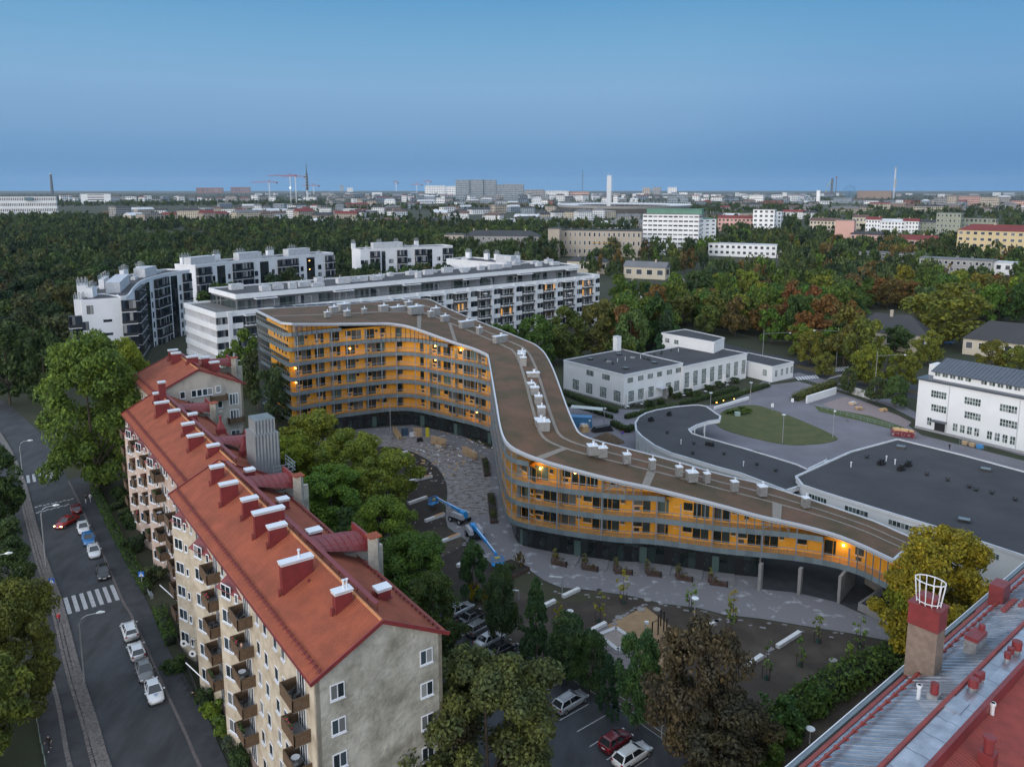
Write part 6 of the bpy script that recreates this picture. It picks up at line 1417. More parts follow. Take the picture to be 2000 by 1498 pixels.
hedge('hedge', px([(1222, 818), (1270, 806), (1320, 796)]), 1.4, 1.1, 'hedge between the terrace lawn and the curled canopy', (.05, .075, .02))
hedge('hedge', px([(1392, 788), (1445, 772), (1500, 755)]), 1.6, 1.1, 'clipped hedge above the lit planter wall, along the terrace')
hedge('hedge', px([(1330, 793), (1390, 776), (1440, 762)]), 1.4, 1.2, 'inner terrace hedge in front of the long hall')
hedge('hedge', px([(1552, 783), (1580, 770), (1630, 752)]), 2.4, 1.5, 'yellowing hedge at the street corner beside the white garden wall', (.085, .085, .020), 22, .3)
for i, (x, y, r_, h) in enumerate(((1270, 795, 1.6, 1.6), (1290, 790, 1.4, 1.4), (1322, 778, 1.6, 1.5), (1345, 772, 1.7, 1.6), (1362, 776, 1.5, 1.4), (1385, 762, 1.8, 1.5), (1405, 755, 1.6, 1.4), (1436, 748, 1.6, 1.4), (1308, 772, 1.2, 2.6))): bush(P(x, y), r_, h, (.035, .050, .018), 'rounded dark shrub on the terrace, %s from the left' % ['first', 'second', 'fourth', 'fifth', 'sixth', 'seventh', 'eighth', 'ninth', 'third, tallest'][i], group='rounded shrubs on the factory terrace')
for i, (x, y, r_, h, c, lb) in enumerate(((345, 1310, 1.5, 1.6, DARK, 'dark shrub by the cafe terrace steps'), (418, 1398, 1.2, 1.6, (.09, .13, .02), 'bright green shrub at the foot of the cream wall'), (436, 1432, 1.4, 1.4, GREEN, 'green shrub second along the foot of the cream wall'), (452, 1460, 1.3, 1.3, (.05, .06, .04), 'greyish shrub third along the foot of the cream wall'), (470, 1490, 1.5, 1.5, DARK, 'dark shrub at the bottom edge by the cream wall'), (402, 1372, 1.3, 1.5, (.028, .045, .018), 'dark shrub under the corner balcony stack'),
    (262, 1030, 1.8, 2.6, DARK, 'dark shrub in the front garden behind the long hedge'), (268, 1075, 1.7, 2.2, (.03, .045, .02), 'dark leafy shrub below the pinkish wall'), (298, 1135, 1.8, 2.0, (.05, .06, .03), 'grey-green shrub beside the bench'), (240, 975, 1.6, 2.4, DARK, 'dark shrub under the roadside giant tree'),
    (1108, 1296, .9, 2.2, (.26, .19, .012), 'bright yellow-leaved bush at the car park'), (928, 1170, 1.1, 2.0, (.24, .19, .014), 'yellow-leaved bush above the first parked cars'), (950, 1175, .9, 1.6, (.20, .14, .014), 'small yellow bush near the car park lamp'), (1540, 1440, 2.4, 3.4, (.045, .085, .022), 'bushy green shrub before the zinc roof eave'), (1500, 1490, 2.2, 2.6, GREEN, 'green shrub at the bottom edge beside the round lamp'), (1590, 1395, 1.8, 3.0, (.05, .09, .022), 'green shrub growing out of the long hedge'),
    (1432, 808, 2.6, .9, (.05, .075, .018), 'low spreading shrubs at the left tip of the grass island'), (1455, 803, 2.4, .9, (.052, .078, .018), 'low shrubs with the grey box in them on the grass island'))): bush(P(x, y), r_, h, c, lb, n=1600, size=.2)
# ---------------------------------------------------------------- city beyond
WC = {'white': (.70, .72, .74), 'cream': (.50, .45, .36), 'grey': (.27, .27, .27), 'pink': (.52, .32, .28), 'yellow': (.52, .42, .24), 'brown': (.22, .17, .14), 'blue-grey': (.20, .25, .30), 'beige': (.36, .32, .27), 'green-grey': (.25, .28, .22), 'brick red': (.20, .07, .05)}
RC = {'red': (.15, .025, .025), 'black': (.035, .037, .042), 'grey': (.13, .135, .145), 'white': (.5, .52, .55), 'green': (.10, .22, .17), 'brown': (.10, .06, .05)}
farw = glass('far_window_glass', (.03, .035, .045), var=.3, rough=.15)
def wm_(c): return M('city_wall_'+c.replace(' ', '_').replace('-', '_'), WC[c], .85, var=.06, vs=.05)
def rm_(c): return M('city_roof_'+c, RC[c], .7, var=.12, vs=.1)
def cb(x0, x1, yt, yb, D, wall, roof, rt, rows, cols, label, rot=-14, group=None, cat='building', ww=.55, wh=.5, single=False, name='city_building', base=0.):
    yt = yb-(yb-yt)*(1.3 if group else 1); q = P((x0+x1)/2, yb); view = math.atan2(q.x, q.y); az = -view+R(rot); dep = q.y*math.cos(PIT)+CAMH*math.sin(PIT); W2 = abs(x1-x0)*dep/FOC/max(.5, math.cos(R(rot))); H_ = ZAT(q.y, yt)
    rh = D*.45 if 'villa' in label else {'flat': .6, 'gable': min(5, D*.3), 'hip': min(5, D*.28)}[rt]; Hw = max(2, H_-rh)
    r_ = thing(name, label, cat, q, az, group); a = az; ca, sa = math.cos(a), math.sin(a)
    def o_(nm, mb, m, kind=None, par=r_):
        o = ob(nm, mb.mesh(nm, m), par); return tag(o, kind=kind)
    o_('wall', MB().box((0, D/2, 0), (W2, D, Hw)), wm_(wall))
    b = MB()
    if rt == 'flat': b.box((0, D/2, Hw), (W2+.4, D+.4, .6))
    else:
        e = .5; k = D/2 if rt == 'hip' else 0; k = min(k, W2*.45); x, y0, y1 = W2/2+e, -e, D+e
        vs = [(-x, y0, Hw), (x, y0, Hw), (x, y1, Hw), (-x, y1, Hw), (-x+k, D/2, H_), (x-k, D/2, H_)]; b.add(vs, [(0, 1, 5, 4), (2, 3, 4, 5), (1, 2, 5), (3, 0, 4), (3, 2, 1, 0)])
    o_('roof', b, rm_(roof))
    if rows:
        fh = (Hw-.8)/rows; cw = W2/cols; wb = MB()
        for r in range(rows):
            for c in range(cols):
                x = -W2/2+(c+.5)*cw; z = .8+(r+.3)*fh; w2 = cw*ww/2; h2 = fh*wh
                if single: 
                    key = 'cw%.1f_%.1f' % (w2, h2)
                    if key not in wmesh: wmesh[key] = MB().box((0, 0, 0), (w2*2, .12, h2), mi=0).poly([(-w2+.12, -.08, .12), (w2-.12, -.08, .12), (w2-.12, -.08, h2-.12), (-w2+.12, -.08, h2-.12)], 1).mesh('window', [whitep, farw])
                    o = ob('window', wmesh[key], r_); o.location = (x, -.03, z)
                else: wb.poly([(x-w2, -.06, z), (x+w2, -.06, z), (x+w2, -.06, z+h2), (x-w2, -.06, z+h2)])
        ns = max(1, int(D/cw))
        for s_ in (-1, 1):
            for r in range(rows):
                for c in range(ns): y = (c+.5)*D/ns; z = .8+(r+.3)*fh; w2 = D/ns*ww/2; xx = s_*(W2/2+.06); v = [(xx, y-w2, z), (xx, y+w2, z), (xx, y+w2, z+fh*wh), (xx, y-w2, z+fh*wh)]; wb.poly(v if s_ > 0 else v[::-1])
        if wb.v: o_('windows', wb, farw, 'stuff')
    for i in range(int(W2/14)): o_('chimney', MB().box((random.uniform(-.45, .45)*W2, D/2+random.uniform(-1, 1), Hw-.5), (1.1, 1.1, H_-Hw+2)), rm_('grey') if rt == 'flat' else wm_('beige')) if H_ < 60 and i < 4 else None
    return r_, W2, H_, Hw, D, o_
# middle distance
r_, W2, H_, Hw, D, o_ = cb(1254, 1361, 418, 499, 16, 'white', 'grey', 'flat', 9, 11, 'tall white slab hospital with nine window rows and a green copper top storey', rot=-12, ww=.86, wh=.42, single=True)
o_('copper_storey', MB().box((2, 9, Hw+.3), (W2*.98, 10, 4.4)).box((2, 9, Hw+4.7), (W2, 11, .4)), rm_('green'))
cb(1363, 1396, 427, 497, 18, 'white', 'green', 'flat', 9, 3, 'narrow stair wing on the right side of the tall white slab', rot=30, ww=.5, wh=.42, single=True)
r_, W2, H_, Hw, D, o_ = cb(1090, 1250, 450, 502, 15, 'beige', 'black', 'flat', 3, 17, 'long beige stone building with three window rows and yellow awnings', rot=-8, ww=.42, single=True)
aw_ = M('yellow_awning', (.75, .48, .03), .7)
for i in range(17):
    if i in (0, 7, 8, 9, 10, 11, 12): 
        x = -W2/2+(i+.5)*W2/17; z = .8+((Hw-.8)/3)*(1.3 if i else 1.3); o_('awning', MB().add([(x-1.1, -.1, z+2.6), (x+1.1, -.1, z+2.6), (x+1.1, -1.3, z+1.9), (x-1.1, -1.3, z+1.9)], [(0, 3, 2, 1), (0, 1, 2, 3)]), aw_)
cb(1070, 1092, 446, 503, 17, 'beige', 'black', 'flat', 0, 1, 'blank beige end block of the long building with yellow awnings', rot=-8)
cb(905, 1051, 451, 496, 18, 'grey', 'black', 'hip', 3, 13, 'long grey stone building with a dark hipped roof above the white chimneys', rot=-10, ww=.35, single=True)
cb(868, 906, 458, 497, 18, 'beige', 'black', 'flat', 3, 3, 'pale end block of the long grey stone building', rot=-10, ww=.3, single=True)
for a in ((1402, 1470, 421, 452, 14, 'pink', 'red', 'gable', 3, 9, 'cream-pink apartment house with a red roof right of the tall white slab'), (1470, 1510, 409, 454, 16, 'white', 'black', 'flat', 5, 4, 'white cube-like tower with a black top, right of the red-roofed house'), (1510, 1524, 413, 452, 16, 'white', 'grey', 'flat', 5, 2, 'narrow side wing of the white cube-like tower'),
    (1384, 1512, 477, 502, 14, 'white', 'white', 'flat', 2, 12, 'long low white building below the cube-like tower'), (1582, 1634, 426, 457, 14, 'cream', 'brown', 'gable', 3, 8, 'cream house with a brown roof left of the pink tower'), (1630, 1664, 430, 480, 14, 'pink', 'grey', 'flat', 0, 1, 'plain salmon pink tower among the trees'), (1662, 1716, 452, 482, 12, 'pink', 'black', 'gable', 2, 6, 'pink wing with a black roof attached to the pink tower'),
    (1664, 1690, 420, 456, 12, 'cream', 'brown', 'gable', 3, 4, 'cream house with brown roof right behind the pink tower'), (1690, 1716, 424, 462, 12, 'white', 'red', 'gable', 4, 5, 'white house with a red roof, first in the row right of the pink tower'), (1716, 1762, 428, 463, 12, 'white', 'white', 'gable', 4, 8, 'white house with a pale roof in the middle of the row'), (1762, 1790, 427, 464, 12, 'white', 'red', 'gable', 4, 5, 'white house with a red roof, last in the row'),
    (1790, 1826, 429, 464, 12, 'green-grey', 'black', 'gable', 4, 6, 'green-grey house with a black roof beside the row'), (1828, 1870, 416, 468, 16, 'green-grey', 'grey', 'flat', 5, 6, 'green-grey block with a corner tower'), (1870, 1936, 426, 466, 14, 'green-grey', 'black', 'flat', 4, 9, 'wide green-grey block behind the yellow house'),
    (1752, 1822, 460, 494, 14, 'pink', 'red', 'gable', 2, 6, 'rose-coloured house with a wide crimson roof below the row'), (1876, 2040, 440, 514, 18, 'yellow', 'red', 'hip', 5, 13, 'yellow apartment house with a dark red roof at the right edge'), (1681, 1800, 494, 520, 12, 'grey', 'grey', 'flat', 3, 12, 'low grey terraced block half hidden by trees, left part'), (1800, 1925, 506, 548, 13, 'grey', 'grey', 'flat', 3, 12, 'low grey terraced block half hidden by trees, right part'), (1925, 1970, 512, 552, 12, 'white', 'white', 'flat', 2, 3, 'white end house of the grey terraced blocks'),
    (1107, 1183, 502, 534, 12, 'cream', 'black', 'hip', 1, 9, 'long low house with a black roof behind the end of the white block'), (1218, 1298, 512, 545, 12, 'cream', 'grey', 'gable', 1, 4, 'cream gabled house with a lamp on its wall'), (1216, 1278, 552, 586, 12, 'white', 'black', 'gable', 1, 4, 'white gabled house with a round attic window'),
    (1668, 1800, 618, 684, 14, 'cream', 'black', 'hip', 1, 9, 'cream wooden villa with a black roof among yellow trees'), (1888, 2020, 634, 700, 14, 'cream', 'black', 'hip', 1, 6, 'dark-roofed villa behind the seam-roofed building'), (1520, 1640, 491, 508, 16, 'grey', 'black', 'flat', 1, 8, 'low dark roof peeking out of the park trees'),
    (2, 105, 384, 428, 30, 'white', 'grey', 'flat', 4, 34, 'large white building with irregular dark vertical slots at the left edge'), (162, 214, 379, 398, 30, 'white', 'white', 'flat', 4, 1, 'rounded white building with dark window bands on the left skyline'), (78, 112, 461, 478, 12, 'pink', 'red', 'hip', 1, 4, 'red-roofed villa deep in the left wood'), (104, 140, 465, 480, 12, 'pink', 'red', 'gable', 1, 4, 'second red-roofed villa in the left wood, slightly lower'), (200, 256, 414, 428, 16, 'beige', 'red', 'hip', 1, 8, 'wide dark red roof at the far edge of the left wood'), (142, 182, 431, 440, 14, 'white', 'white', 'flat', 1, 4, 'small pale flat roof in the left wood')):
    cb(*a, rot=random.uniform(-16, -6) if a[0] > 200 else -6, single=(a[3] > 500 or a[9] < 7) and a[8] > 0)
# coloured crown band of the slotted building
q = P(40, 428); b = MB(); 
for i, c in enumerate(((.30, .08, .05), (.35, .22, .05), (.12, .20, .10), (.08, .14, .18))): MB().box((q.x-26+i*16, q.y-.6, 0+ZAT(q.y, 392)), (16, .5, ZAT(q.y, 386)-ZAT(q.y, 392))).build('colour_band', M('band_%d' % i, c, .8), None, label='%s stretch of the coloured band on top of the slotted white building' % ['red', 'amber', 'green', 'teal'][i], cat='facade panel')
# gazebo
q = P(1330, 554); gz = thing('gazebo', 'small lit white gazebo with a pointed roof on the rocky knoll', 'gazebo', q)
for i in range(8): a = i*math.pi/4; MB().beam((q.x+1.8*math.cos(a), q.y+1.8*math.sin(a), 0), (q.x+1.8*math.cos(a), q.y+1.8*math.sin(a), 3.2), .25).build('post', whitep, gz)
MB().cyl(q, 1.9, 1.0, 8).build('parapet', whitep, gz); MB().cyl(q+Vector((0, 0, 3.2)), 2.6, 2.0, 8, r2=.05).build('gazebo_roof', rm_('black'), gz); MB().cyl(q+Vector((0, 0, 2.4)), .35, .5, 8).build('lamp', emis('gazebo_lamp', (1, .5, .15), 6), gz)
# rows of houses further out: (x range, base y, count)
random.seed(3); CN = 0; side = lambda x: 'left of the link tower' if x < 600 else 'between the link tower and the stadium' if x < 1090 else 'around the stadium' if x < 1350 else 'between the stadium and the fun fair' if x < 1600 else 'right of the fun fair'
seen = {}
for yb, xs, hpx, wr, cl in ((436, (230, 690), (15, 24), (26, 60), ['cream', 'white', 'beige', 'grey', 'cream']), (428, (260, 1250), (9, 16), (28, 66), ['white', 'cream', 'grey', 'white', 'beige']), (418, (120, 1240), (7, 12), (22, 60), ['white', 'white', 'beige', 'grey', 'blue-grey']), (444, (620, 1250), (9, 15), (36, 80), ['beige', 'cream', 'white', 'grey']), (409, (430, 1090), (6, 10), (24, 60), ['white', 'grey', 'blue-grey', 'brown']), (400, (640, 2000), (5, 9), (16, 44), ['white', 'grey', 'blue-grey', 'beige', 'brick red']), (394, (120, 1560), (5, 11), (12, 36), ['white', 'blue-grey', 'grey']), (388, (640, 1580), (3, 7), (9, 26), ['white', 'grey', 'white', 'blue-grey']), (383, (500, 2000), (2.5, 5), (8, 24), ['white', 'grey', 'blue-grey']), (412, (1380, 2000), (6, 12), (24, 60), ['cream', 'beige', 'grey', 'white', 'brown']), (430, (1380, 1580), (10, 16), (30, 56), ['cream', 'white', 'brown']), (403, (1830, 2000), (12, 17), (30, 56), ['pink', 'beige', 'grey'])):
    x = xs[0]; y00 = yb
    while x < xs[1]:
        wp = random.uniform(*wr)*random.choice((.45, .6, .8)); yb = y00+random.uniform(-3, 3)*(1 if y00 > 395 else .4); hp = random.uniform(*hpx); wc = random.choice(cl); rt = random.choice(['flat', 'gable', 'hip', 'gable']); rc = random.choice(['red', 'black', 'black', 'grey', 'white', 'brown']) if rt != 'flat' else random.choice(['grey', 'white', 'black'])
        if random.random() < .86 and not (1085 < x+wp and x < 1345 and 397 < yb < 421) and not (x < 215 and yb > 404):
            g_ = 'distant %s buildings with %s roofs %s' % (wc, rc, side(x)); cb(x, x+wp, yb-hp, yb+random.uniform(-1.5, 1.5), random.uniform(14, 24), wc, rc, rt, max(2, int(hp/3.2)), max(4, int(wp/3.4)), 'distant %s building with a %s %s roof %s' % (wc, rc, rt, side(x)), rot=random.choice((random.uniform(-22, -2), random.uniform(20, 45))), group=g_, name={'flat': 'apartment_block', 'gable': 'town_house', 'hip': 'city_house'}[rt])
        x += wp+random.uniform(-2, 9)
# skyline landmarks
for a in ((890, 917, 352, 392, 40, 'blue-grey', 'black', 'flat', 9, 8, 'dark left tower of the tallest office group on the skyline'), (916, 944, 351.5, 392, 40, 'blue-grey', 'grey', 'flat', 11, 12, 'glazed middle tower of the tallest office group on the skyline'), (945, 969, 352, 392, 40, 'blue-grey', 'grey', 'flat', 11, 10, 'glazed right tower of the tallest office group on the skyline'), (969, 984, 361, 392, 40, 'blue-grey', 'grey', 'flat', 8, 6, 'lower dark glass slab next to the tallest office group'), (983, 1022, 360, 394, 40, 'blue-grey', 'white', 'flat', 8, 14, 'pale wide office slab right of the tallest group'), (830, 870, 363, 380, 40, 'white', 'white', 'flat', 5, 12, 'white office slab left of the tallest group'), (872, 912, 364, 382, 40, 'white', 'white', 'flat', 4, 12, 'chequered white office slab in front of the tallest group'),
    (947, 1010, 378, 392, 40, 'white', 'white', 'flat', 4, 18, 'white stepped housing row below the tallest office group'), (1024, 1062, 371, 386, 40, 'grey', 'grey', 'flat', 4, 12, 'grey office block right of the pale wide slab'), (1062, 1110, 373, 386, 40, 'white', 'grey', 'flat', 4, 16, 'white housing block on the skyline left of the radio mast'), (1110, 1150, 375, 386, 40, 'pink', 'grey', 'flat', 3, 12, 'pinkish block at the foot of the radio mast'), (1255, 1270, 367, 380, 40, 'beige', 'grey', 'flat', 5, 4, 'first of three far tower blocks right of the stadium tower'), (1274, 1290, 366, 380, 40, 'grey', 'grey', 'flat', 5, 4, 'second of three far tower blocks right of the stadium tower'), (1304, 1321, 366, 379, 40, 'white', 'grey', 'flat', 5, 4, 'third of three far tower blocks right of the stadium tower'),
    (385, 434, 367, 378, 60, 'brick red', 'brown', 'flat', 1, 6, 'dark brick industrial block on the left skyline'), (452, 489, 366, 377, 60, 'brick red', 'grey', 'flat', 1, 6, 'second dark brick industrial block, with a thin mast'), (664, 671, 362, 374, 30, 'blue-grey', 'grey', 'flat', 5, 3, 'lone slim tower block on the skyline right of the link tower'), (678, 689, 367, 375, 30, 'white', 'grey', 'flat', 3, 3, 'small white tower block beside the lone slim one'), (1594, 1600, 372, 396, 14, 'white', 'white', 'flat', 0, 1, 'plain white slab tower below the fun fair rides'), (1676, 1737, 373, 388, 60, 'brown', 'brown', 'flat', 0, 1, 'dark brown round hall beside the fun fair wheel')):
    cb(*a, rot=random.uniform(-12, -3), name='office_tower' if a[3] > 385 else 'city_building')
def at_(x, yb): q = P(x, yb); return q, (q.y*math.cos(PIT)+CAMH*math.sin(PIT))/FOC
dkm = M('dark_steel', (.06, .065, .075), .6); redc = M('crane_red', (.30, .05, .05), .6); lgt = M('pale_tower', (.55, .57, .60), .7)
q, s = at_(102.5, 381); t = thing('power_station_chimney', 'tall slim dark chimney on the far left skyline', 'chimney', q); MB().cyl(q, 3.0*s, ZAT(q.y, 341), 12, r2=2.0*s).build('shaft', dkm, t); MB().cyl(q+Vector((0, 0, ZAT(q.y, 341))), 2.2*s, 2*s, 12).build('rim', lgt, t)
q, s = at_(601, 397); t = thing('link_tower', 'lattice telecom tower with round platforms beside the construction cranes', 'tower', q); z = lambda y: ZAT(q.y, y); MB().cyl(q, 1.6*s, z(372), 10).build('shaft', lgt, t); MB().cyl(q+Vector((0, 0, z(372))), 2.6*s, z(340)-z(372), 10, r2=2.0*s).build('lattice', dkm, t)
for yy in (366, 360, 354, 349, 344): MB().cyl(q+Vector((0, 0, z(yy))), 4.2*s, .8*s, 12).build('platform', steel, t)
MB().cyl(q+Vector((0, 0, z(340))), 1.2*s, z(330)-z(340), 8, r2=.8*s).cyl(q+Vector((0, 0, z(330))), .5*s, z(320)-z(330), 6).build('mast', dkm, t)
def crane(x, yb, yt, xl, xr, label):
    q, s = at_(x, yb); t = thing('tower_crane', label, 'crane', q); zt_ = ZAT(q.y, yt); w = 1.3*s
    for dx in (-.7, .7): MB().beam((q.x+dx*s, q.y, 0), (q.x+dx*s, q.y, zt_), .5*s).build('mast', lgt, t)
    b = MB(); n = int(zt_/(3*s)); [b.beam((q.x-.7*s, q.y, i*zt_/n), (q.x+.7*s, q.y, (i+1)*zt_/n), .3*s) for i in range(n)]; b.build('mast_bracing', lgt, t)
    MB().beam((q.x-(x-xl)*s, q.y, zt_), (q.x+(xr-x)*s, q.y, zt_+.5), .9*s).build('jib', redc, t); MB().beam((q.x, q.y, zt_), (q.x, q.y, zt_+4*s), 1.0*s).build('tower_head', redc, t)
    MB().beam((q.x, q.y, zt_+4*s), (q.x-(x-xl)*s*.8, q.y, zt_), .3*s).beam((q.x, q.y, zt_+4*s), (q.x+(xr-x)*s*.8, q.y, zt_), .3*s).build('tie', redc, t)
    MB().box((q.x+(xr-x)*s*.85, q.y, zt_-2.5*s), (3*s, 2*s, 2.5*s)).build('counterweight', dkm, t)
for a in ((527.5, 397, 356.5, 492, 545, 'leftmost of the tower cranes left of the link tower, lower jib'), (568.5, 398, 343.5, 525, 583, 'tallest tower crane, with floodlit mast, left of the link tower'), (579, 399, 345, 552, 600, 'tower crane closest to the link tower'), (613, 380, 363, 590, 625, 'small crane just right of the link tower'), (774, 374, 356.5, 768, 778, 'small crane on the skyline above the dome'), (814, 376, 361, 804, 826, 'far crane left of the white office slabs'), (836, 374, 355, 828, 843, 'far crane above the white office slabs')): crane(*a)
q, s = at_(568.5, 398); tag(MB().cyl((q.x, q.y-3, ZAT(q.y, 368)), 1.2*s, 1.6*s, 8).build('floodlight', emis('floodlight', (.9, .95, 1), 5)), 'bright white floodlight on the mast of the tallest crane', 'lamp')
q, s = at_(1137, 372.8); q = P(1137, 376); s = (q.y*math.cos(PIT)+9)/FOC; t = thing('radio_mast', 'slim radio tower with a ring platform left of the white stadium tower', 'tower', q); MB().cyl(q, .9*s, ZAT(q.y, 348), 8, r2=.6*s).cyl(q+Vector((0, 0, ZAT(q.y, 348))), .4*s, 16*s, 6).build('shaft', dkm, t); MB().cyl(q+Vector((0, 0, ZAT(q.y, 345))), 2.6*s, 1.6*s, 12, r2=3.2*s).build('platform', steel, t)
# stadium
q, s = at_(1189, 413); t = thing('stadium_tower', 'tall white slab tower of the stadium with balconies up its side', 'tower', q); hh = ZAT(q.y, 345); MB().box((q.x-.8*s, q.y, 0), (7*s, 9*s, hh)).build('shaft', lgt, t)
for i in range(14): MB().box((q.x+3.6*s, q.y, hh*(.2+.055*i)), (3*s, 8*s, hh*.022)).build('balcony', lgt, t)
MB().box((q.x, q.y, hh), (10*s, 8*s, 1.2*s)).cyl((q.x-1*s, q.y, hh), .4*s, 6*s, 6).build('tower_top', lgt, t)
sc_ = P(1216, 411.5); st = thing('stadium', 'wide oval stadium with a white roof ring around the slab tower', 'stadium', sc_); rx_ = 122*(sc_.y)/FOC; ry_ = rx_*1.45; n = 48
for nm, k0, z0, k1, z1, m in (('stand', .98, 2, .66, 0, M('stadium_seats', (.06, .06, .08), .8)), ('outer_wall', 1.0, 0, 1.02, 12, M('timber_facade', (.10, .10, .10), .8)), ('roof_edge', 1.02, 11, 1.05, 18, lgt), ('far_inner_edge', .74, 12, .72, 15.5, lgt), ('roof_ring', 1.05, 16.5, .72, 14.5, lgt)):
    b = MB(); ring0 = [(sc_.x+rx_*k0*math.cos(6.2832*i/n), sc_.y+ry_*k0*math.sin(6.2832*i/n), z0) for i in range(n)]; ring1 = [(sc_.x+rx_*k1*math.cos(6.2832*i/n), sc_.y+ry_*k1*math.sin(6.2832*i/n), z1) for i in range(n)]
    b.add(ring0+ring1, [(i, (i+1) % n, n+(i+1) % n, n+i) for i in range(n)]); b.build(nm, m, st)
fl = MB(); [fl.beam((sc_.x+rx_*1.02*math.cos(6.2832*i/90), sc_.y+ry_*1.02*math.sin(6.2832*i/90), 16), (sc_.x+rx_*1.02*math.cos(6.2832*i/90), sc_.y+ry_*1.02*math.sin(6.2832*i/90), 24), .7) for i in range(90)]; fl.build('flagpoles', lgt, st, kind='stuff')
# fun fair
q, s = at_(1745, 388); t = thing('drop_tower', 'tallest pale ride tower of the fun fair at the right', 'ride tower', q); [MB().beam((q.x+d_*s, q.y, 0), (q.x+d_*s, q.y, ZAT(q.y, 328)), .9*s).build('column', lgt, t) for d_ in (-.8, .8)]; MB().box((q.x+1.5*s, q.y, ZAT(q.y, 366)), (3*s, 3*s, 16*s)).cyl((q.x, q.y, ZAT(q.y, 330)), 2*s, 3*s, 8).build('ride_car', steel, t)
q, s = at_(1632, 380); t = thing('ride_tower', 'thin ride tower with a wide round head, left of the fair wheel', 'ride tower', q); MB().cyl(q, .8*s, ZAT(q.y, 347), 8).build('column', dkm, t); MB().cyl(q+Vector((0, 0, ZAT(q.y, 347))), 2.2*s, 1.6*s, 12).build('head', redc, t)
q, s = at_(1624, 379); t = thing('ride_tower', 'stout dark ride tower next to the thin one', 'ride tower', q); MB().box(q, (3.4*s, 3.4*s, ZAT(q.y, 349))).build('column', dkm, t); MB().tube([(q.x-1*s, q.y, ZAT(q.y, 354)), (q.x-8*s, q.y, ZAT(q.y, 362)), (q.x-12*s, q.y, ZAT(q.y, 376))], .6*s, 6).build('slide', M('ride_yellow', (.4, .38, .1), .6), t)
q, s = at_(1658, 388); t = thing('ferris_wheel', 'blue looping coaster wheel of the fun fair', 'fairground wheel', q); zc = ZAT(q.y, 374.5); blu = M('ride_blue', (.06, .20, .36), .5)
for rr in (9, 12): MB().tube([(q.x+rr*s*math.cos(6.2832*i/28), q.y, zc+rr*s*math.sin(6.2832*i/28)) for i in range(29)], .5*s, 5, cap=False).build('rim', blu, t)
for i in range(9): a = math.pi*i/9; MB().beam((q.x-9*s*math.cos(a), q.y, zc-9*s*math.sin(a)), (q.x+9*s*math.cos(a), q.y, zc+9*s*math.sin(a)), .3*s).build('spoke', blu, t)
MB().beam((q.x-8*s, q.y+3, 0), (q.x, q.y+3, zc), .6*s).beam((q.x+8*s, q.y+3, 0), (q.x, q.y+3, zc), .6*s).build('support', steel, t)
q, s = at_(1566, 397); t = thing('roller_coaster', 'low blue and white coaster tangle left of the plain white slab', 'roller coaster', q)
for j in range(3): MB().tube([(q.x+(i*3-4)*s, q.y+j*20, (8+5*math.sin(i*1.3+j*2))*s) for i in range(12)], .45*s, 5).build('track', blu if j else lgt, t)
b = MB(); [b.beam((q.x+(i*1.5-4)*s, q.y, 0), (q.x+(i*1.5-4)*s, q.y, 11*s), .25*s) for i in range(20)]; b.build('trestle', lgt, t, kind='stuff')
# rocky hill under the fun fair and low far ridges
def ridge_hill(name, x0, x1, yb, h, dep, m, seed):
    q0, q1 = P(x0, yb), P(x1, yb); n = 60; r = random.Random(seed); b = MB(); top = []
    ph = [r.random()*6 for _ in range(5)]
    for i in range(n+1):
        t_ = i/n; hh = h*(math.sin(math.pi*t_)**.5)*(.7+.12*math.sin(t_*9+ph[0])+.1*math.sin(t_*23+ph[1])+.05*math.sin(t_*51+ph[2])); c = q0.lerp(q1, t_); top.append((c, hh))
    for (c, h0), (d_, h1) in zip(top, top[1:]):
        b.poly([(c.x, c.y, -1), (d_.x, d_.y, -1), (d_.x, d_.y+dep*.5, h1), (c.x, c.y+dep*.5, h0)]); b.poly([(c.x, c.y+dep*.5, h0), (d_.x, d_.y+dep*.5, h1), (d_.x, d_.y+dep, -1), (c.x, c.y+dep, -1)])
    return b.build(name, m, kind='structure')
rk = M('rock_and_scrub', (.13, .12, .11), .95, vcol=(.035, .050, .022), vs=.03, vlo=.4, vhi=.5)
ridge_hill('rocky_hill', 1560, 1860, 409, 22, 260, rk, 1); ridge_hill('far_ridge', -200, 700, 380, 22, 1500, farg, 2); ridge_hill('far_ridge', 500, 1500, 377, 30, 2500, farg, 3); ridge_hill('far_ridge', 1300, 2400, 377.5, 34, 2500, farg, 4)
# rock outcrops at the right
for i, (x, y, a, c) in enumerate(((1880, 610, 16, 10), (1940, 590, 14, 9), (1350, 566, 12, 8))):
    b = MB(); q = P(x, y); n = 14; r = random.Random(i)
    vs = [(q.x, q.y, 2.6)]+[(q.x+a*k*math.cos(6.283*j/n)*r.uniform(.8, 1.2), q.y+c*k*math.sin(6.283*j/n)*r.uniform(.8, 1.2), z) for k, z in ((.45, 2.2), (1, -.1)) for j in range(n)]
    b.add(vs, [(0, 1+j, 1+(j+1) % n) for j in range(n)]+[(1+j, 1+n+j, 1+n+(j+1) % n, 1+(j+1) % n) for j in range(n)]); b.build('rock_outcrop', rockm, kind='structure', smooth=True)
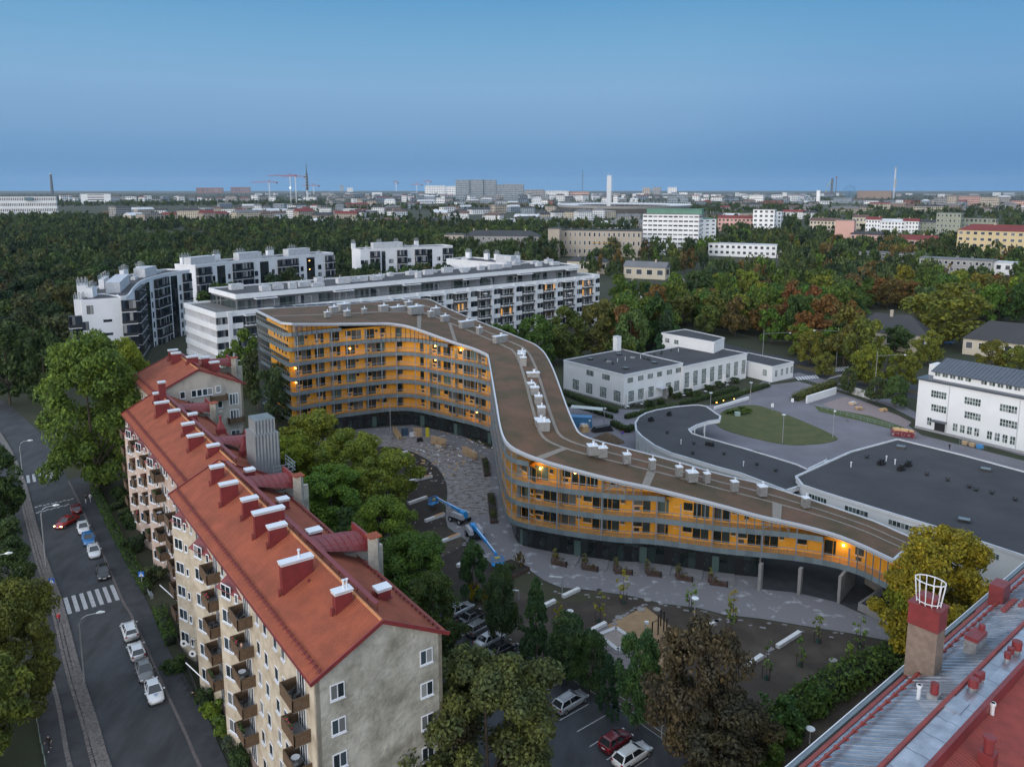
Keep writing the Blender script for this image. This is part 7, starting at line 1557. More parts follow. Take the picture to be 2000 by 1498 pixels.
# distant woods between the houses
random.seed(41); pts = []
def band(y0, y1, x0, x1, n):
    for _ in range(n):
        y = random.uniform(y0, y1); q = P(random.uniform(x0, x1), y); pts.append((q.x+random.uniform(-8, 8), q.y+random.uniform(-15, 15)))
band(428, 446, -20, 225, 500); band(440, 452, 225, 640, 330); band(424, 440, 225, 900, 160); band(447, 470, 400, 1060, 700); band(440, 452, 560, 1240, 300); band(404, 412, 640, 1110, 420); band(396, 404, 90, 640, 700); band(385, 396, -20, 2020, 1300); band(400, 432, 1380, 2000, 600); band(432, 500, 1390, 2000, 900); band(378.5, 385, -20, 2020, 1500); band(404, 414, 1330, 1600, 400)
pts = [p for p in pts if not (abs(p[0]-sc_.x) < rx_*1.1 and sc_.y-ry_*1.1 < p[1] < sc_.y+ry_*1.1)]
near_ = [p for p in pts if p[1] < 1100]; far_ = [p for p in pts if p[1] >= 1100]
merged('distant_woodland', near_, 110, .38, 'dark green trees between the houses beyond the park', 18, 700, 7, 12, forestc+[GREEN, OLV])
merged('far_woodland', far_, 34, .62, 'bands of dark trees between the far city blocks', 12, 800, 8, 15, forestc)
# air: one even, closed box
hz = bpy.data.materials.new('haze'); hz.use_nodes = True; t_ = hz.node_tree; t_.nodes.clear(); pv = t_.nodes.new('ShaderNodeVolumePrincipled'); pv.inputs['Color'].default_value = (.62, .80, 1, 1); pv.inputs['Density'].default_value = 1.7e-5
ot = t_.nodes.new('ShaderNodeOutputMaterial'); t_.links.new(pv.outputs[0], ot.inputs['Volume'])
tag(MB().box((0, 9500, -2), (22000, 21000, 330)).build('haze', hz), kind='stuff')
# ---------------------------------------------------------------- vehicles
tyre = M('tyre', (.012, .012, .013), .85); rimm = M('alloy_rim', (.35, .36, .38), .35, .7); carglass = M('car_glass', (.012, .015, .018), .05, spec=.9); chrome = M('plate_white', (.6, .62, .65), .5); headl = M('headlight_glass', (.55, .58, .62), .12); taill = M('tail_light', (.25, .01, .012), .25)
def paintm(n, c): return M('car_paint_'+n, c, .28, .25, coat=.6)
CARP = {'white': paintm('white', (.66, .68, .70)), 'silver': paintm('silver', (.36, .38, .41)), 'grey': paintm('grey', (.14, .145, .15)), 'black': paintm('black', (.012, .013, .015)), 'maroon': paintm('maroon', (.13, .010, .018)), 'red': paintm('red', (.30, .012, .014)), 'blue': paintm('blue', (.03, .17, .42))}
CM = {}
def car_meshes(kind, colr):
    k = (kind, colr)
    if k in CM: return CM[k]
    L = {'hatch': 4.0, 'sedan': 4.55, 'suv': 4.45, 'estate': 4.7}[kind]; tall = .16 if kind == 'suv' else 0; h = L/2
    rear = {'hatch': [(-h+.35, .85, .80, .96), (-h+.08, .80, .72, .90), (-h, .70, .55, .75)], 'sedan': [(-h+.7, .87, .80, .98), (-h+.12, .82, .78, .96), (-h, .72, .55, .80)], 'suv': [(-h+.35, .88, .85, 1.02), (-h+.08, .84, .78, .98), (-h, .74, .6, .8)], 'estate': [(-h+.35, .86, .82, .97), (-h+.08, .81, .74, .92), (-h, .72, .55, .78)]}[kind]
    st = [(h, .55, .42, .56), (h-.1, .72, .55, .66), (h-.45, .84, .66, .76), (h-1.05, .88, .76, .88), (h-1.35, .89, .80, .94), (0, .90, .82, .96)]+rear; b = MB(); n = 10
    for x, w, zs, zt in st:
        zs += tall; zt += tall; b.v += [(x, -w*.92, .24+tall*.5), (x, -w, .42+tall*.6), (x, -w, zs), (x, -w*.93, zs+(zt-zs)*.6), (x, -w*.72, zt), (x, w*.72, zt), (x, w*.93, zs+(zt-zs)*.6), (x, w, zs), (x, w, .42+tall*.6), (x, w*.92, .24+tall*.5)]
    for i in range(len(st)-1):
        for j in range(n): b.f.append((i*n+j, (i+1)*n+j, (i+1)*n+(j+1) % n, i*n+(j+1) % n)); b.m.append(0)
    b.f += [tuple(range(n)), tuple((len(st)-1)*n+j for j in range(n))[::-1]]; b.m += [0, 0]; body = b.mesh('body', CARP[colr], True)
    x0 = h-1.2; x1 = {'hatch': -h+.12, 'sedan': -h+.75, 'suv': -h+.1, 'estate': -h+.1}[kind]; t0 = x0-.85; t1 = {'hatch': x1+.45, 'sedan': x1+.65, 'suv': x1+.35, 'estate': x1+.5}[kind]; zb = .92+tall; zr = 1.44+tall*1.3
    vs = [(x0, -.78, zb), (x0, .78, zb), (x1, .76, zb), (x1, -.76, zb), (t0, -.60, zr), (t0, .60, zr), (t1, .58, zr-.02), (t1, -.58, zr-.02)]
    glassm = MB().add(vs, [(0, 1, 5, 4), (1, 2, 6, 5), (2, 3, 7, 6), (3, 0, 4, 7), (4, 5, 6, 7)]).mesh('windows', carglass)
    rf = MB().add([(t0+.06, -.60, zr+.005), (t0+.06, .60, zr+.005), (t1-.08, .58, zr-.015), (t1-.08, -.58, zr-.015), (t0-.15, -.52, zr+.045), (t0-.15, .52, zr+.045), (t1+.15, .5, zr+.03), (t1+.15, -.5, zr+.03)], [(4, 5, 6, 7), (0, 1, 5, 4), (1, 2, 6, 5), (2, 3, 7, 6), (3, 0, 4, 7)])
    for s_ in (-1, 1):
        rf.beam((x0+.02, s_*.77, zb), (t0+.04, s_*.60, zr+.01), .09); rf.beam((x1, s_*.76, zb), (t1-.02, s_*.58, zr), .13); xm = (t0+t1)/2; rf.beam((xm+.1, s_*.79, zb), (xm, s_*.60, zr), .08)
        if kind in ('estate', 'suv'): rf.beam((t0-.2, s_*.50, zr+.09), (t1+.2, s_*.48, zr+.09), .05)
    roofm = rf.mesh('roof', CARP[colr])
    wh = MB().tube([(0, -.1, 0), (0, .1, 0)], .32+tall*.2, 16).mesh('tyre', tyre); ri = MB().tube([(0, -.112, 0), (0, .112, 0)], .20+tall*.2, 10).mesh('rim', rimm)
    CM[k] = (body, glassm, roofm, wh, ri, h, tall, kind); return CM[k]
hl_ = MB().box((0, 0, 0), (.16, .34, .13), taper=.8).mesh('headlight', headl); hl_on = MB().box((0, 0, 0), (.16, .34, .13)).mesh('headlight', emis('headlight_on', (1, .72, .35), 9)); tl_ = MB().box((0, 0, 0), (.1, .26, .18)).mesh('tail_light', taill); plate = MB().box((0, 0, 0), (.03, .46, .11)).mesh('number_plate', chrome)
def car(p, head, kind, colr, label, name='parked_car', lit=False, group=None):
    """head = heading angle of the nose"""
    body, gl, rf, wh, ri, h, tall, k = car_meshes(kind, colr); t = thing(name, label, 'car', p, head, group)
    def put(nm, me, loc=(0, 0, 0), par=t): o = ob(nm, me, par); o.location = loc; return o
    put('body', body); put('windows', gl); put('roof', rf)
    for sx, x in ((1, h-.78), (-1, -h+.78)):
        for y in (-.78, .78): o = put('wheel', wh, (x, y, .32+tall*.2)); put('rim', ri, (0, .005 if y > 0 else -.005, 0), o)
    for y in (-.62, .62): put('headlight', hl_on if lit else hl_, (h-.12, y, .54+tall)); put('tail_light', tl_, (-h+.04, y*1.08, .68+tall)); put('mirror', CM.setdefault(('m', colr), MB().box((0, 0, 0), (.14, .2, .13)).mesh('mirror', CARP[colr])), (h-1.45, y*1.6, .95+tall))
    put('number_plate', plate, (h+.0, 0, .40+tall)); put('number_plate', plate, (-h-.0, 0, .55+tall)); return t
def hd(a, b): v = P(*b)-P(*a); return math.atan2(v.y, v.x)
st_ = hd((182, 1060), (206, 1120)); st2 = hd((245, 1210), (300, 1350))
g1, g2 = 'cars parked along the street kerb', 'cars parked behind the red tiled house'
for x, y, a, k, c, lb, nm, li, g in (
  (149, 999, hd((152, 1010), (146, 985)), 'hatch', 'maroon', 'dark maroon hatchback at the kerb just past the dashed white lines', 'parked_car', False, g1),
  (131, 1025, hd((152, 1013), (112, 1036)), 'sedan', 'red', 'red car with headlights on, turning out across the street', 'moving_car', True, None),
  (163, 1036, hd((160, 1018), (167, 1048)), 'sedan', 'white', 'white car at the kerb beside the turning red car', 'parked_car', False, g1),
  (173, 1059, hd((170, 1044), (177, 1066)), 'hatch', 'blue', 'small blue hatchback between two white parked cars', 'parked_car', False, g1),
  (184, 1082, hd((180, 1062), (188, 1096)), 'sedan', 'white', 'white saloon parked behind the black car, nose to the camera', 'parked_car', False, g1),
  (202, 1125, hd((197, 1105), (206, 1138)), 'hatch', 'black', 'black hatchback parked just before the zebra crossing', 'parked_car', False, g1),
  (254, 1240, hd((258, 1252), (249, 1224)), 'suv', 'white', 'white sport utility car, first after the zebra crossing, tail to camera', 'parked_car', False, g1),
  (267, 1278, hd((272, 1292), (262, 1262)), 'hatch', 'white', 'white hatchback tightly between the white utility car and the grey one', 'parked_car', False, g1),
  (283, 1317, hd((278, 1300), (288, 1332)), 'sedan', 'grey', 'dark grey saloon behind the nearest white car', 'parked_car', False, g1),
  (302, 1360, hd((296, 1340), (308, 1378)), 'hatch', 'white', 'nearest white small car on the street, blue rings on its bonnet', 'parked_car', False, g1),
  (900, 1196, hd((893, 1200), (910, 1191)), 'hatch', 'silver', 'silver car almost hidden by leaves, farthest in the car park', 'parked_car', False, g2),
  (922, 1213, hd((913, 1219), (934, 1207)), 'sedan', 'black', 'black car second farthest in the car park', 'parked_car', False, g2),
  (938, 1234, hd((925, 1241), (953, 1225)), 'suv', 'grey', 'dark grey utility car with roof rails in the car park', 'parked_car', False, g2),
  (956, 1257, hd((940, 1266), (974, 1247)), 'sedan', 'silver', 'silver saloon beside the black saloon in the car park', 'parked_car', False, g2),
  (980, 1275, hd((962, 1285), (998, 1265)), 'sedan', 'black', 'black saloon in the middle of the car park row', 'parked_car', False, g2),
  (1053, 1330, hd((1072, 1319), (1034, 1342)), 'sedan', 'silver', 'silver car nosed outwards behind the bronze-green maple', 'parked_car', False, g2),
  (1114, 1378, hd((1096, 1389), (1133, 1366)), 'estate', 'silver', 'silver estate car with rails between two empty bays', 'parked_car', False, g2),
  (1203, 1455, hd((1184, 1468), (1222, 1442)), 'hatch', 'maroon', 'dark maroon hatchback next to the white estate car', 'parked_car', False, g2),
  (1235, 1483, hd((1214, 1497), (1258, 1468)), 'estate', 'white', 'white estate car, nearest in the car park', 'parked_car', False, g2),
  (1700, 672, .3, 'hatch', 'grey', 'grey car parked by the dark-roofed villa', 'parked_car', False, None), (1852, 672, .2, 'hatch', 'blue', 'small dark car on the drive beyond the yellow trees', 'parked_car', False, None),
  (1502, 722, hd((1490, 722), (1520, 728)), 'sedan', 'black', 'dark car by the white annex on the yard', 'parked_car', False, None)): t = car(P(x, y)+Vector((0, 0, .05)), a, k, c, lb, nm, li, g)
t = [o for o in bpy.data.objects if o.get('label', '').startswith('nearest white small')][0]
b = MB()
for x, y in ((1.35, .0), (1.1, -.1), (1.1, .14)): b.tube([(x+.1*math.cos(a), y+.1*math.sin(a), .90+(1.35-x)*.12) for a in [j*.628 for j in range(11)]], .02, 4)
o = ob('bonnet_emblem', b.mesh('bonnet_emblem', CARP['blue']), t)
# ---------------------------------------------------------------- boom lifts
lblue = M('lift_blue', (.02, .26, .62), .4); lgrey = M('lift_grey', (.33, .34, .37), .5)
def lift(base, tip, label, rz, flip=1, text=None):
    q = P(*base); t = thing('boom_lift', label, 'lift', q, rz)
    def put(nm, mb, m, par=t): o = ob(nm, mb.mesh(nm, m), par); return o
    put('chassis', MB().box((0, 0, .55), (3.2, 1.6, .4)).beam((1.1, -1.2, .55), (1.1, 1.2, .55), .25).beam((-1.1, -1.2, .55), (-1.1, 1.2, .55), .25), blackm)
    for x in (-1.1, 1.1):
        for y in (-1.15, 1.15): o = put('wheel', MB().tube([(x, y-.18, .52), (x, y+.18, .52)], .52, 16), tyre); put('rim', MB().tube([(x, y-.2, .52), (x, y+.2, .52)], .26, 10), lgrey, o)
    for y in (-.85, .85): put('engine_cover', MB().box((-.3, y, 1.05), (3.0, .75, .8), taper=.82), lgrey)
    put('turntable', MB().box((-.9, 0, .95), (1.3, 1.0, 1.2), taper=.8), lblue)
    T = Matrix.Rotation(-rz, 3, 'Z') @ (P(tip[0], tip[1], tip[2])-q); T = Vector(T); A = Vector((-1.2, 0, 1.9)); m_ = A.lerp(T, .62)
    put('boom', MB().beam(A, m_, .42, .48), lblue); put('boom_extension', MB().beam(m_, T, .30, .34), lblue); put('boom_stripe', MB().beam(A.lerp(T, .2)+Vector((0, 0, .26)), A.lerp(T, .95)+Vector((0, 0, .2)), .12, .02), whitep)
    put('jib', MB().beam(T, T+Vector((0, 0, -.9)), .22), lblue); bk = MB(); c = T+Vector((.8, 0, -1.3))
    for z in (0, .55, 1.1):
        for a, e in (((-.45, -.9), (.45, -.9)), ((.45, -.9), (.45, .9)), ((.45, .9), (-.45, .9)), ((-.45, .9), (-.45, -.9))): bk.beam(c+Vector((*a, z)), c+Vector((*e, z)), .06)
    for a in ((-.45, -.9), (.45, -.9), (.45, .9), (-.45, .9), (.45, 0)): bk.beam(c+Vector((*a, 0)), c+Vector((*a, 1.1)), .06)
    bk.box(c, (.9, 1.8, .06)); put('basket', bk, lblue); put('control_box', MB().box(c+Vector((-.3, 0, .7)), (.3, .7, .35)), M('yellow_panel', (.6, .45, .05), .5))
    if text:
        cu = bpy.data.curves.new('lettering', 'FONT'); cu.body = text; cu.size = .62; cu.extrude = .004; tmp = bpy.data.objects.new('tmp', cu); COL.objects.link(tmp); me = bpy.data.meshes.new_from_object(tmp.evaluated_get(bpy.context.evaluated_depsgraph_get())); bpy.data.objects.remove(tmp); me.materials.clear(); me.materials.append(whitep)
        o = ob('lettering', me, t); d_ = (T-A).normalized(); start = T if flip < 0 else A; x = d_*flip; s_ = Vector((0, 0, 1)).cross(x).normalized()*1.0
        up_ = x.cross(s_)*-1; z = x.cross(Vector((0, 0, 1))).normalized(); zz = Vector((0, 0, 1)); mt = Matrix((x, zz.cross(x).cross(x).normalized()*-1, x.cross(zz).normalized())).transposed()
        o.matrix_local = Matrix.Translation((T.lerp(A, .12) if flip < 0 else A.lerp(T, .1))+mt.col[2]*.24-mt.col[1]*.2) @ mt.to_4x4()
    return t
lift((898, 1018), (852, 972, 2.2), 'blue boom lift with its basket low over the dark soil, left of the two', hd((925, 1010), (860, 985)), -1, 'Genie S-85 XC')
lift((927, 1050), (969, 1082, 2.2), 'blue boom lift reaching down towards the planter, right of the two', hd((915, 1015), (968, 1090)), 1)
# ---------------------------------------------------------------- lamp posts, signs
postm = M('lamp_post_grey', (.36, .38, .40), .45, .4); lens = M('lamp_lens', (.6, .64, .66), .25)
def lamp_arm(bx, by, ytop, arm, label, ang=0., group='street lamps on the left street'):
    q = P(bx, by); h = ZAT(q.y, ytop); t = thing('street_lamp', label, 'street lamp', q, ang, group)
    def put(nm, mb, m): o = ob(nm, mb.mesh(nm, m), t)
    put('pole', MB().tube([(0, 0, 0), (0, 0, h-1.2), (arm*.15, 0, h-.45), (arm*.45, 0, h-.1), (arm, 0, h)], [.11, .08, .06, .05, .05], 8), postm); put('lamp_head', MB().tube([(arm-.1, 0, h), (arm+.3, 0, h+.05), (arm+.85, 0, h+.02)], [.07, .2, .1], 8), lens)
lamp_arm(45, 935, 862, 1.6, 'street lamp standing beyond the far zebra crossing', .3); lamp_arm(90, 1105, 990, 1.8, 'street lamp beside the dashed white lines', .3); lamp_arm(165, 1332, 1202, 2.0, 'street lamp just after the near zebra crossing', .3); lamp_arm(-8, 1215, 1085, 2, 'street lamp at the left edge among the dark leaves', .3)
def lamp_post(bx, by, ytop, label, ty='disc', group=None, arm=0):
    q = P(bx, by); h = max(1.5, ZAT(q.y, ytop)); t = thing('lamp_post', label, 'lamp post', q, 0, group)
    def put(nm, mb, m): o = ob(nm, mb.mesh(nm, m), t)
    put('pole', MB().cyl((0, 0, 0), .09, h, 8, r2=.06), postm)
    if ty == 'disc': put('lamp_head', MB().cyl((0, 0, h-.1), .12, .25, 10).cyl((0, 0, h+.1), .48, .08, 14), lens)
    if ty == 'box': put('lamp_head', MB().box((.15, 0, h-.15), (.5, .28, .35)), lens)
    if ty == 'L': put('lamp_head', MB().beam((0, 0, h), (-1.9, .2, h), .16, .12), lens)
    if ty == 'mast': put('lamp_arm', MB().beam((0, 0, h-1.2), (arm, 0, h-.8), .07), postm); put('lamp_head', MB().cyl((arm, 0, h-1.1), .3, .3, 8), lens)
for a in ((1528, 866, 811, 'white lamp post in the middle of the grass island edge', 'disc'), (1626, 856, 803, 'white lamp post at the right tip of the grass island', 'box'), (1465, 790, 748, 'white lamp post by the lit planter wall', 'disc'), (1387, 806, 768, 'orange-topped lamp post behind the curled canopy', 'disc'), (1180, 835, 798, 'lamp post beside the blue container', 'box'), (1150, 852, 822, 'thin lamp post over the timber stack', 'box'), (1098, 1160, 1127, 'lamp post with a flat sideways head on the lawn', 'L'), (1013, 1172, 1157, 'low flat-headed lamp beside the conifers', 'L'), (1259, 1268, 1216, 'round-headed lamp post between sandbox and exercise bars', 'box'), (1355, 1240, 1170, 'thin dark lamp post by the young tree on the path', 'disc'), (1113, 1215, 1200, 'short round lamp over the dark bushes', 'disc'), (967, 1225, 1163, 'lamp post at the head of the parked car row', 'box'), (1581, 1452, 1425, 'pale disc lamp in front of the zinc roof', 'disc')): lamp_post(*a)
lamp_post(764, 890, 780, 'tall bare mast on the topsoil bed', 'none'); lamp_post(1489, 706, 645, 'tall tram mast with a lamp arm left of the crossings', 'mast', None, 9); lamp_post(1633, 716, 640, 'tall tram mast on the far side of the junction', 'mast', None, -8); lamp_post(1708, 768, 687, 'tall tram mast in front of the white seam-roofed building', 'mast', None, 8); lamp_post(1300, 655, 614, 'tall mast behind the raised factory box', 'mast', None, 5); lamp_post(1543, 505, 473, 'distant mast above the park trees', 'none')
signb = M('sign_blue', (.01, .13, .50), .4); signw = M('sign_white', (.75, .76, .78), .5); signr = M('sign_red', (.5, .02, .02), .5); signy = M('sign_orange', (.75, .35, .02), .5)
def crossing_sign(bx, by, ytop, label, rz):
    q = P(bx, by); h = ZAT(q.y, ytop); t = thing('traffic_sign', label, 'traffic sign', q, rz, 'pedestrian crossing signs')
    def put(nm, mb, m): o = ob(nm, mb.mesh(nm, m), t)
    put('pole', MB().cyl((0, 0, 0), .05, h, 6), postm); put('plate', MB().box((0, 0, h-.8), (.8, .04, .8)), signb); put('triangle', MB().add([(-.32, -.03, h-.72), (.32, -.03, h-.72), (0, -.03, h-.1)], [(0, 1, 2)]), signw)
    put('walking_figure', MB().beam((0, -.04, h-.5), (-.12, -.04, h-.7), .05, .02).beam((0, -.04, h-.5), (.12, -.04, h-.7), .05, .02).beam((0, -.04, h-.5), (.02, -.04, h-.32), .08, .02).cyl((.02, -.05, h-.31), .04, .06, 6), blackm)
crossing_sign(103, 1160, 1129, 'blue crossing sign on the cobbled verge left of the zebra', .1); crossing_sign(278, 1150, 1116, 'blue crossing sign by the hedge right of the zebra', .1)
q = P(187, 950); t = thing('traffic_sign', 'round sign over an orange plate under the roadside giant tree', 'traffic sign', q); MB().cyl(q, .05, 3.2, 6).build('pole', postm, t); MB().tube([q+Vector((0, -.02, 2.9)), q+Vector((0, .04, 2.9))], .42, 16).build('disc', signr, t); MB().tube([q+Vector((0, -.04, 2.9)), q+Vector((0, 0, 2.9))], .33, 16).build('disc_centre', signb, t); MB().box(q+Vector((0, 0, 1.8)), (.8, .05, .6)).build('plate', signy, t)
q = P(1215, 866); t = thing('traffic_sign', 'round blue sign with red rim beside the canopy wall', 'traffic sign', q); MB().cyl(q, .05, 2.6, 6).build('pole', postm, t); MB().tube([q+Vector((0, -.02, 2.6)), q+Vector((0, .04, 2.6))], .45, 16).build('disc', signr, t); MB().tube([q+Vector((0, -.04, 2.6)), q+Vector((0, 0, 2.6))], .35, 16).build('disc_centre', signb, t)
for x, y, lb in ((1547, 795, 'white upright sign at the corner of the yard road'), (1508, 805, 'grey double sign behind the grass island')): q = P(x, y); t = thing('sign', lb, 'sign', q); MB().cyl(q, .05, 2.2, 6).build('pole', postm, t); MB().box(q+Vector((0, 0, 1.4)), (.7, .06, 1.0)).build('plate', signw, t)
# flagpoles on the red house
for a, b, z0, z1, lb in (((312, 1142), (345, 1172), 7.5, 7.0, 'bare white flagpole slanting from the pinkish wall'), ((363, 1294), (400, 1328), 5.0, 4.4, 'bare white flagpole slanting over the cafe terrace'), ): A_, B_ = P(*a, z0), P(*b, z1); tag(MB().tube([A_, B_], .06, 8).build('flagpole', whitep), lb, 'flagpole')
# cafe terrace
A_, B_ = P(345, 1252), P(392, 1378); t = thing('terrace', 'dark fenced cafe terrace at the foot of the cream wall', 'terrace', A_); n_ = Vector(((B_-A_).y, -(B_-A_).x, 0)).normalized(); dkw = M('black_terrace_boards', (.02, .02, .022), .7)
for a, b in ((A_, B_), (A_, A_-n_*2.4), (B_, B_-n_*2.4)):
    for i in range(int((b-a).length/.5)): c = a.lerp(b, (i+.5)/int((b-a).length/.5)); MB().box((c.x, c.y, .15), (.42, .06, 1.0), math.atan2((b-a).y, (b-a).x)).build('board', dkw, t)
for k, (f, c) in enumerate(((.2, 'red'), (.5, 'purple'), (.75, 'white'))): q = A_.lerp(B_, f)-n_*1.2; tb_ = thing('cafe_table', 'cafe table %s on the fenced terrace' % ['nearest the bushes', 'in the middle', 'nearest the bicycles'][k], 'table', q); MB().cyl(q, .05, .7, 6).build('leg', blackm, tb_); MB().cyl(q+Vector((0, 0, .7)), .4, .04, 12).build('table_top', [dkw, dkw, furn][k], tb_)
q = UW(88.5, 20.3, 3.0); tag(MB().cyl(q, .16, .35, 8).build('wall_lantern', lampm), 'glowing amber lantern on the wall over the cafe terrace', 'lamp')
l = bpy.data.lights.new('lantern_light', 'POINT'); l.energy = 30; l.color = (1, .6, .2); l.shadow_soft_size = .15; lo = bpy.data.objects.new('lantern_light', l); COL.objects.link(lo); lo.location = q-W_*.5
for i, (x, y) in enumerate(((359, 1256), (376, 1276))): q = P(x, y, 3.4); t = thing('hanging_sign', 'white oval hanging sign %s over the terrace' % ['farther', 'nearer'][i], 'sign', q); MB().tube([q-Vector((0, .04, 0)), q+Vector((0, .04, 0))], .42, 18).build('board', signw, t); MB().tube([q-Vector((0, .05, 0)), q-Vector((0, .045, 0))], .18, 12).build('mark', blackm, t); MB().beam(q+Vector((.3, 0, .1)), q+Vector((1.6, .6, .1)), .05).build('bracket', blackm, t)
# bicycles and bench
def bike(p, rz, label):
    t = thing('bicycle', label, 'bicycle', p, rz); 
    for x in (-.5, .5): o = ob('wheel', MB().tube([(x+.34*math.cos(a), 0, .34+.34*math.sin(a)) for a in [j*.449 for j in range(15)]], .025, 4, cap=False).mesh('wheel', tyre), t)
    o = ob('frame', MB().tube([(-.5, 0, .34), (-.15, 0, .8), (.35, 0, .85), (.5, 0, .34)], .025, 5).tube([(-.5, 0, .34), (0, 0, .3), (.35, 0, .8)], .025, 5).tube([(-.15, 0, .8), (0, 0, .3)], .025, 5).beam((.35, -.25, 1.0), (.35, .25, 1.0), .03).box((-.17, 0, .9), (.25, .12, .06)).mesh('frame', blackm), t)
for i in range(4): bike(P(360+i*5, 1328+i*11), 1.0+i*.2, 'bicycle %s against the dark terrace fence' % ['first', 'second', 'third', 'fourth'][i]+' counting from the far end')
bike(P(1488, 1130), .5, 'bicycle in the rack under the timber block bridge'); bike(P(318, 1187), .3, 'red-framed bicycle leaning by the cafe hedge')
def bench(a, b, label, z=.5, wood_=0, group='white concrete bench beams'):
    A_, B_ = P(*a), P(*b); t = thing('bench', label, 'bench', (A_+B_)/2, 0, group); n = max(1, int((B_-A_).length/2.2))
    for i in range(n): MB().beam(A_.lerp(B_, i/n+.004)+Vector((0, 0, z/2)), A_.lerp(B_, (i+1)/n-.004)+Vector((0, 0, z/2)), .55, z).build('concrete_block', M('white_concrete', (.60, .60, .60), .8, var=.06), t)
    if wood_: MB().beam(A_.lerp(B_, 1-wood_)+Vector((0, 0, z+.04)), B_.lerp(A_, .05)+Vector((0, 0, z+.04)), .5, .07).build('wooden_seat', M('seat_wood', (.42, .24, .12), .7), t)
for a, b, w__, lb in (((1063, 1186), (1084, 1176), 0, 'short white bench left of the flat-headed lamp'), ((1099, 1168), (1131, 1153), 0, 'white bench right under the flat-headed lamp'), ((1145, 1240), (1183, 1220), 0, 'white bench at the left corner of the sand square'), ((1356, 1240), (1394, 1220), 0, 'white bench right of the sand square'), ((1458, 1304), (1488, 1284), 0, 'white bench half way down the bare lawn'), ((1518, 1266), (1562, 1238), 0, 'long white bench nearest the hedge on the bare lawn'),
    ((797, 986), (834, 973), .01, 'white beam bench under the left boom lift basket'), ((830, 1020), (868, 1006), .5, 'half wooden white bench left of the boom lifts'), ((847, 1066), (898, 1047), .45, 'half wooden white bench on the muddy patch'), ((893, 1108), (924, 1092), .3, 'half wooden white bench beside the conifer'), ((792, 944), (844, 932), .3, 'long white bench across the round topsoil bed'), ((771, 889), (796, 884), 0, 'short white bench at the tall bare mast')): bench(a, b, lb, .5, w__)
# ---------------------------------------------------------------- courtyard objects
corten = M('dark_corten', (.075, .045, .036), .8, var=.25, vs=2)
def planter(pts, label, plants=10, h=.55):
    g_ = [Vector((q.x, q.y, 0)) for q in px(pts)]; c = sum(g_, Vector())/len(g_); t = thing('planter', label, 'planter', c); b = MB()
    for a, e in zip(g_, g_[1:]+g_[:1]): b.beam(a+Vector((0, 0, h/2)), e+Vector((0, 0, h/2)), .08, h)
    b.build('box', corten, t); slab('soil', g_, 0, h-.08, soild, t)
    if plants:
        V = []; 
        for _ in range(plants):
            w4 = [random.random() for _ in g_]; sw = sum(w4); p_ = sum((g_[i]*w4[i]/sw for i in range(len(g_))), Vector())-c; v = leafcloud('spread', 40, random.randrange(999), .35, .7, .2, 6); V.append(v+np.array([p_.x, p_.y, h-.1]))
        o = ob('plants', quads_mesh('plants', np.concatenate(V), [leafm]), t); o.color = (.06, .07, .03, 1); o['kind'] = 'stuff'
planter([(960, 1112), (998, 1098), (1035, 1114), (1002, 1130), (968, 1132)], 'raised planter with a small bare tree at the bend of the path', 40); planter([(941, 900), (952, 899), (957, 930), (946, 932)], 'narrow planter nearest the concave corner of the timber block', 24); planter([(952, 968), (965, 967), (969, 998), (955, 1000)], 'narrow planter half way down the timber block corner', 24); planter([(955, 1000), (968, 1000), (972, 1022), (958, 1023)], 'narrow planter closest to the rounded timber corner', 20)
bush(P(1015, 1112), .9, 2.6, (.10, .07, .03), 'thin reddish young tree in the raised planter', name='young_tree', n=160, size=.3)
k = 0
tr_ = thing('terrace_row', 'row of concrete terraces with step slabs before the black shop glazing', 'terrace', P(1300, 1120))
i = min(range(NS), key=lambda i: (FS[i]-fk[15]).length)+2
while i < iPass-4:
    a, b, c, d_ = fp(i, 1.6, 0), fp(i+3, 1.6, 0), fp(i+3, -1.8, 0), fp(i, -1.8, 0); slab('terrace_slab', [a, b, c, d_], .0, .18, concd, tr_)
    a, b = fp(i, -2.2, 0), fp(i+2, -2.2, 0); t = thing('planter', 'dark planter box before the shop glazing, %s from the rounded corner' % ['first', 'second', 'third', 'fourth', 'fifth', 'sixth', 'seventh', 'eighth', 'ninth', 'tenth', 'eleventh', 'twelfth'][min(k, 11)], 'planter', a, 0, 'planters before the shop glazing'); MB().beam(a+Vector((0, 0, .28)), b+Vector((0, 0, .28)), .75, .56).build('box', corten, t)
    a, b = fp(i, -1.8, 0), fp(i, .4, 0); MB().beam(a+Vector((0, 0, .3)), b+Vector((0, 0, .3)), .6, .6).build('side_box', corten, t); v = leafcloud('tall', 260, k, .5, 1.3, .22, 14)+np.array([0, 0, .55]); o = ob('grasses', quads_mesh('grasses', v, [leafm]), t); o.location = (fp(i, -.7, 0)-t.location); o.color = (.13, .12, .05, 1); o['kind'] = 'stuff'
    v = leafcloud('spread', 120, k+50, .9, .5, .2, 10)+np.array([0, 0, .5]); o = ob('shrubs', quads_mesh('shrubs', v, [leafm]), t); o.location = (fp(i+1, -2.2, 0)-t.location); o.color = (.09, .06, .03, 1); o['kind'] = 'stuff'
    for j in range(3): MB().box(fp(i+2, -2.4+j*.6, 0)+Vector((.4, 0, 0)), (.9, .4, .12)).build('step_slab', concr, tr_)
    q = fp(i+2, -2.6, 0); bd = MB().cyl(q, .09, 1.0, 8).build('bollard_lamp', blackm); tag(bd, 'black bollard lamp beside the %s planter from the rounded corner' % ['first', 'second', 'third', 'fourth', 'fifth', 'sixth', 'seventh', 'eighth', 'ninth', 'tenth', 'eleventh', 'twelfth'][min(k, 11)], 'bollard', 'bollard lamps along the path')
    i += 4; k += 1
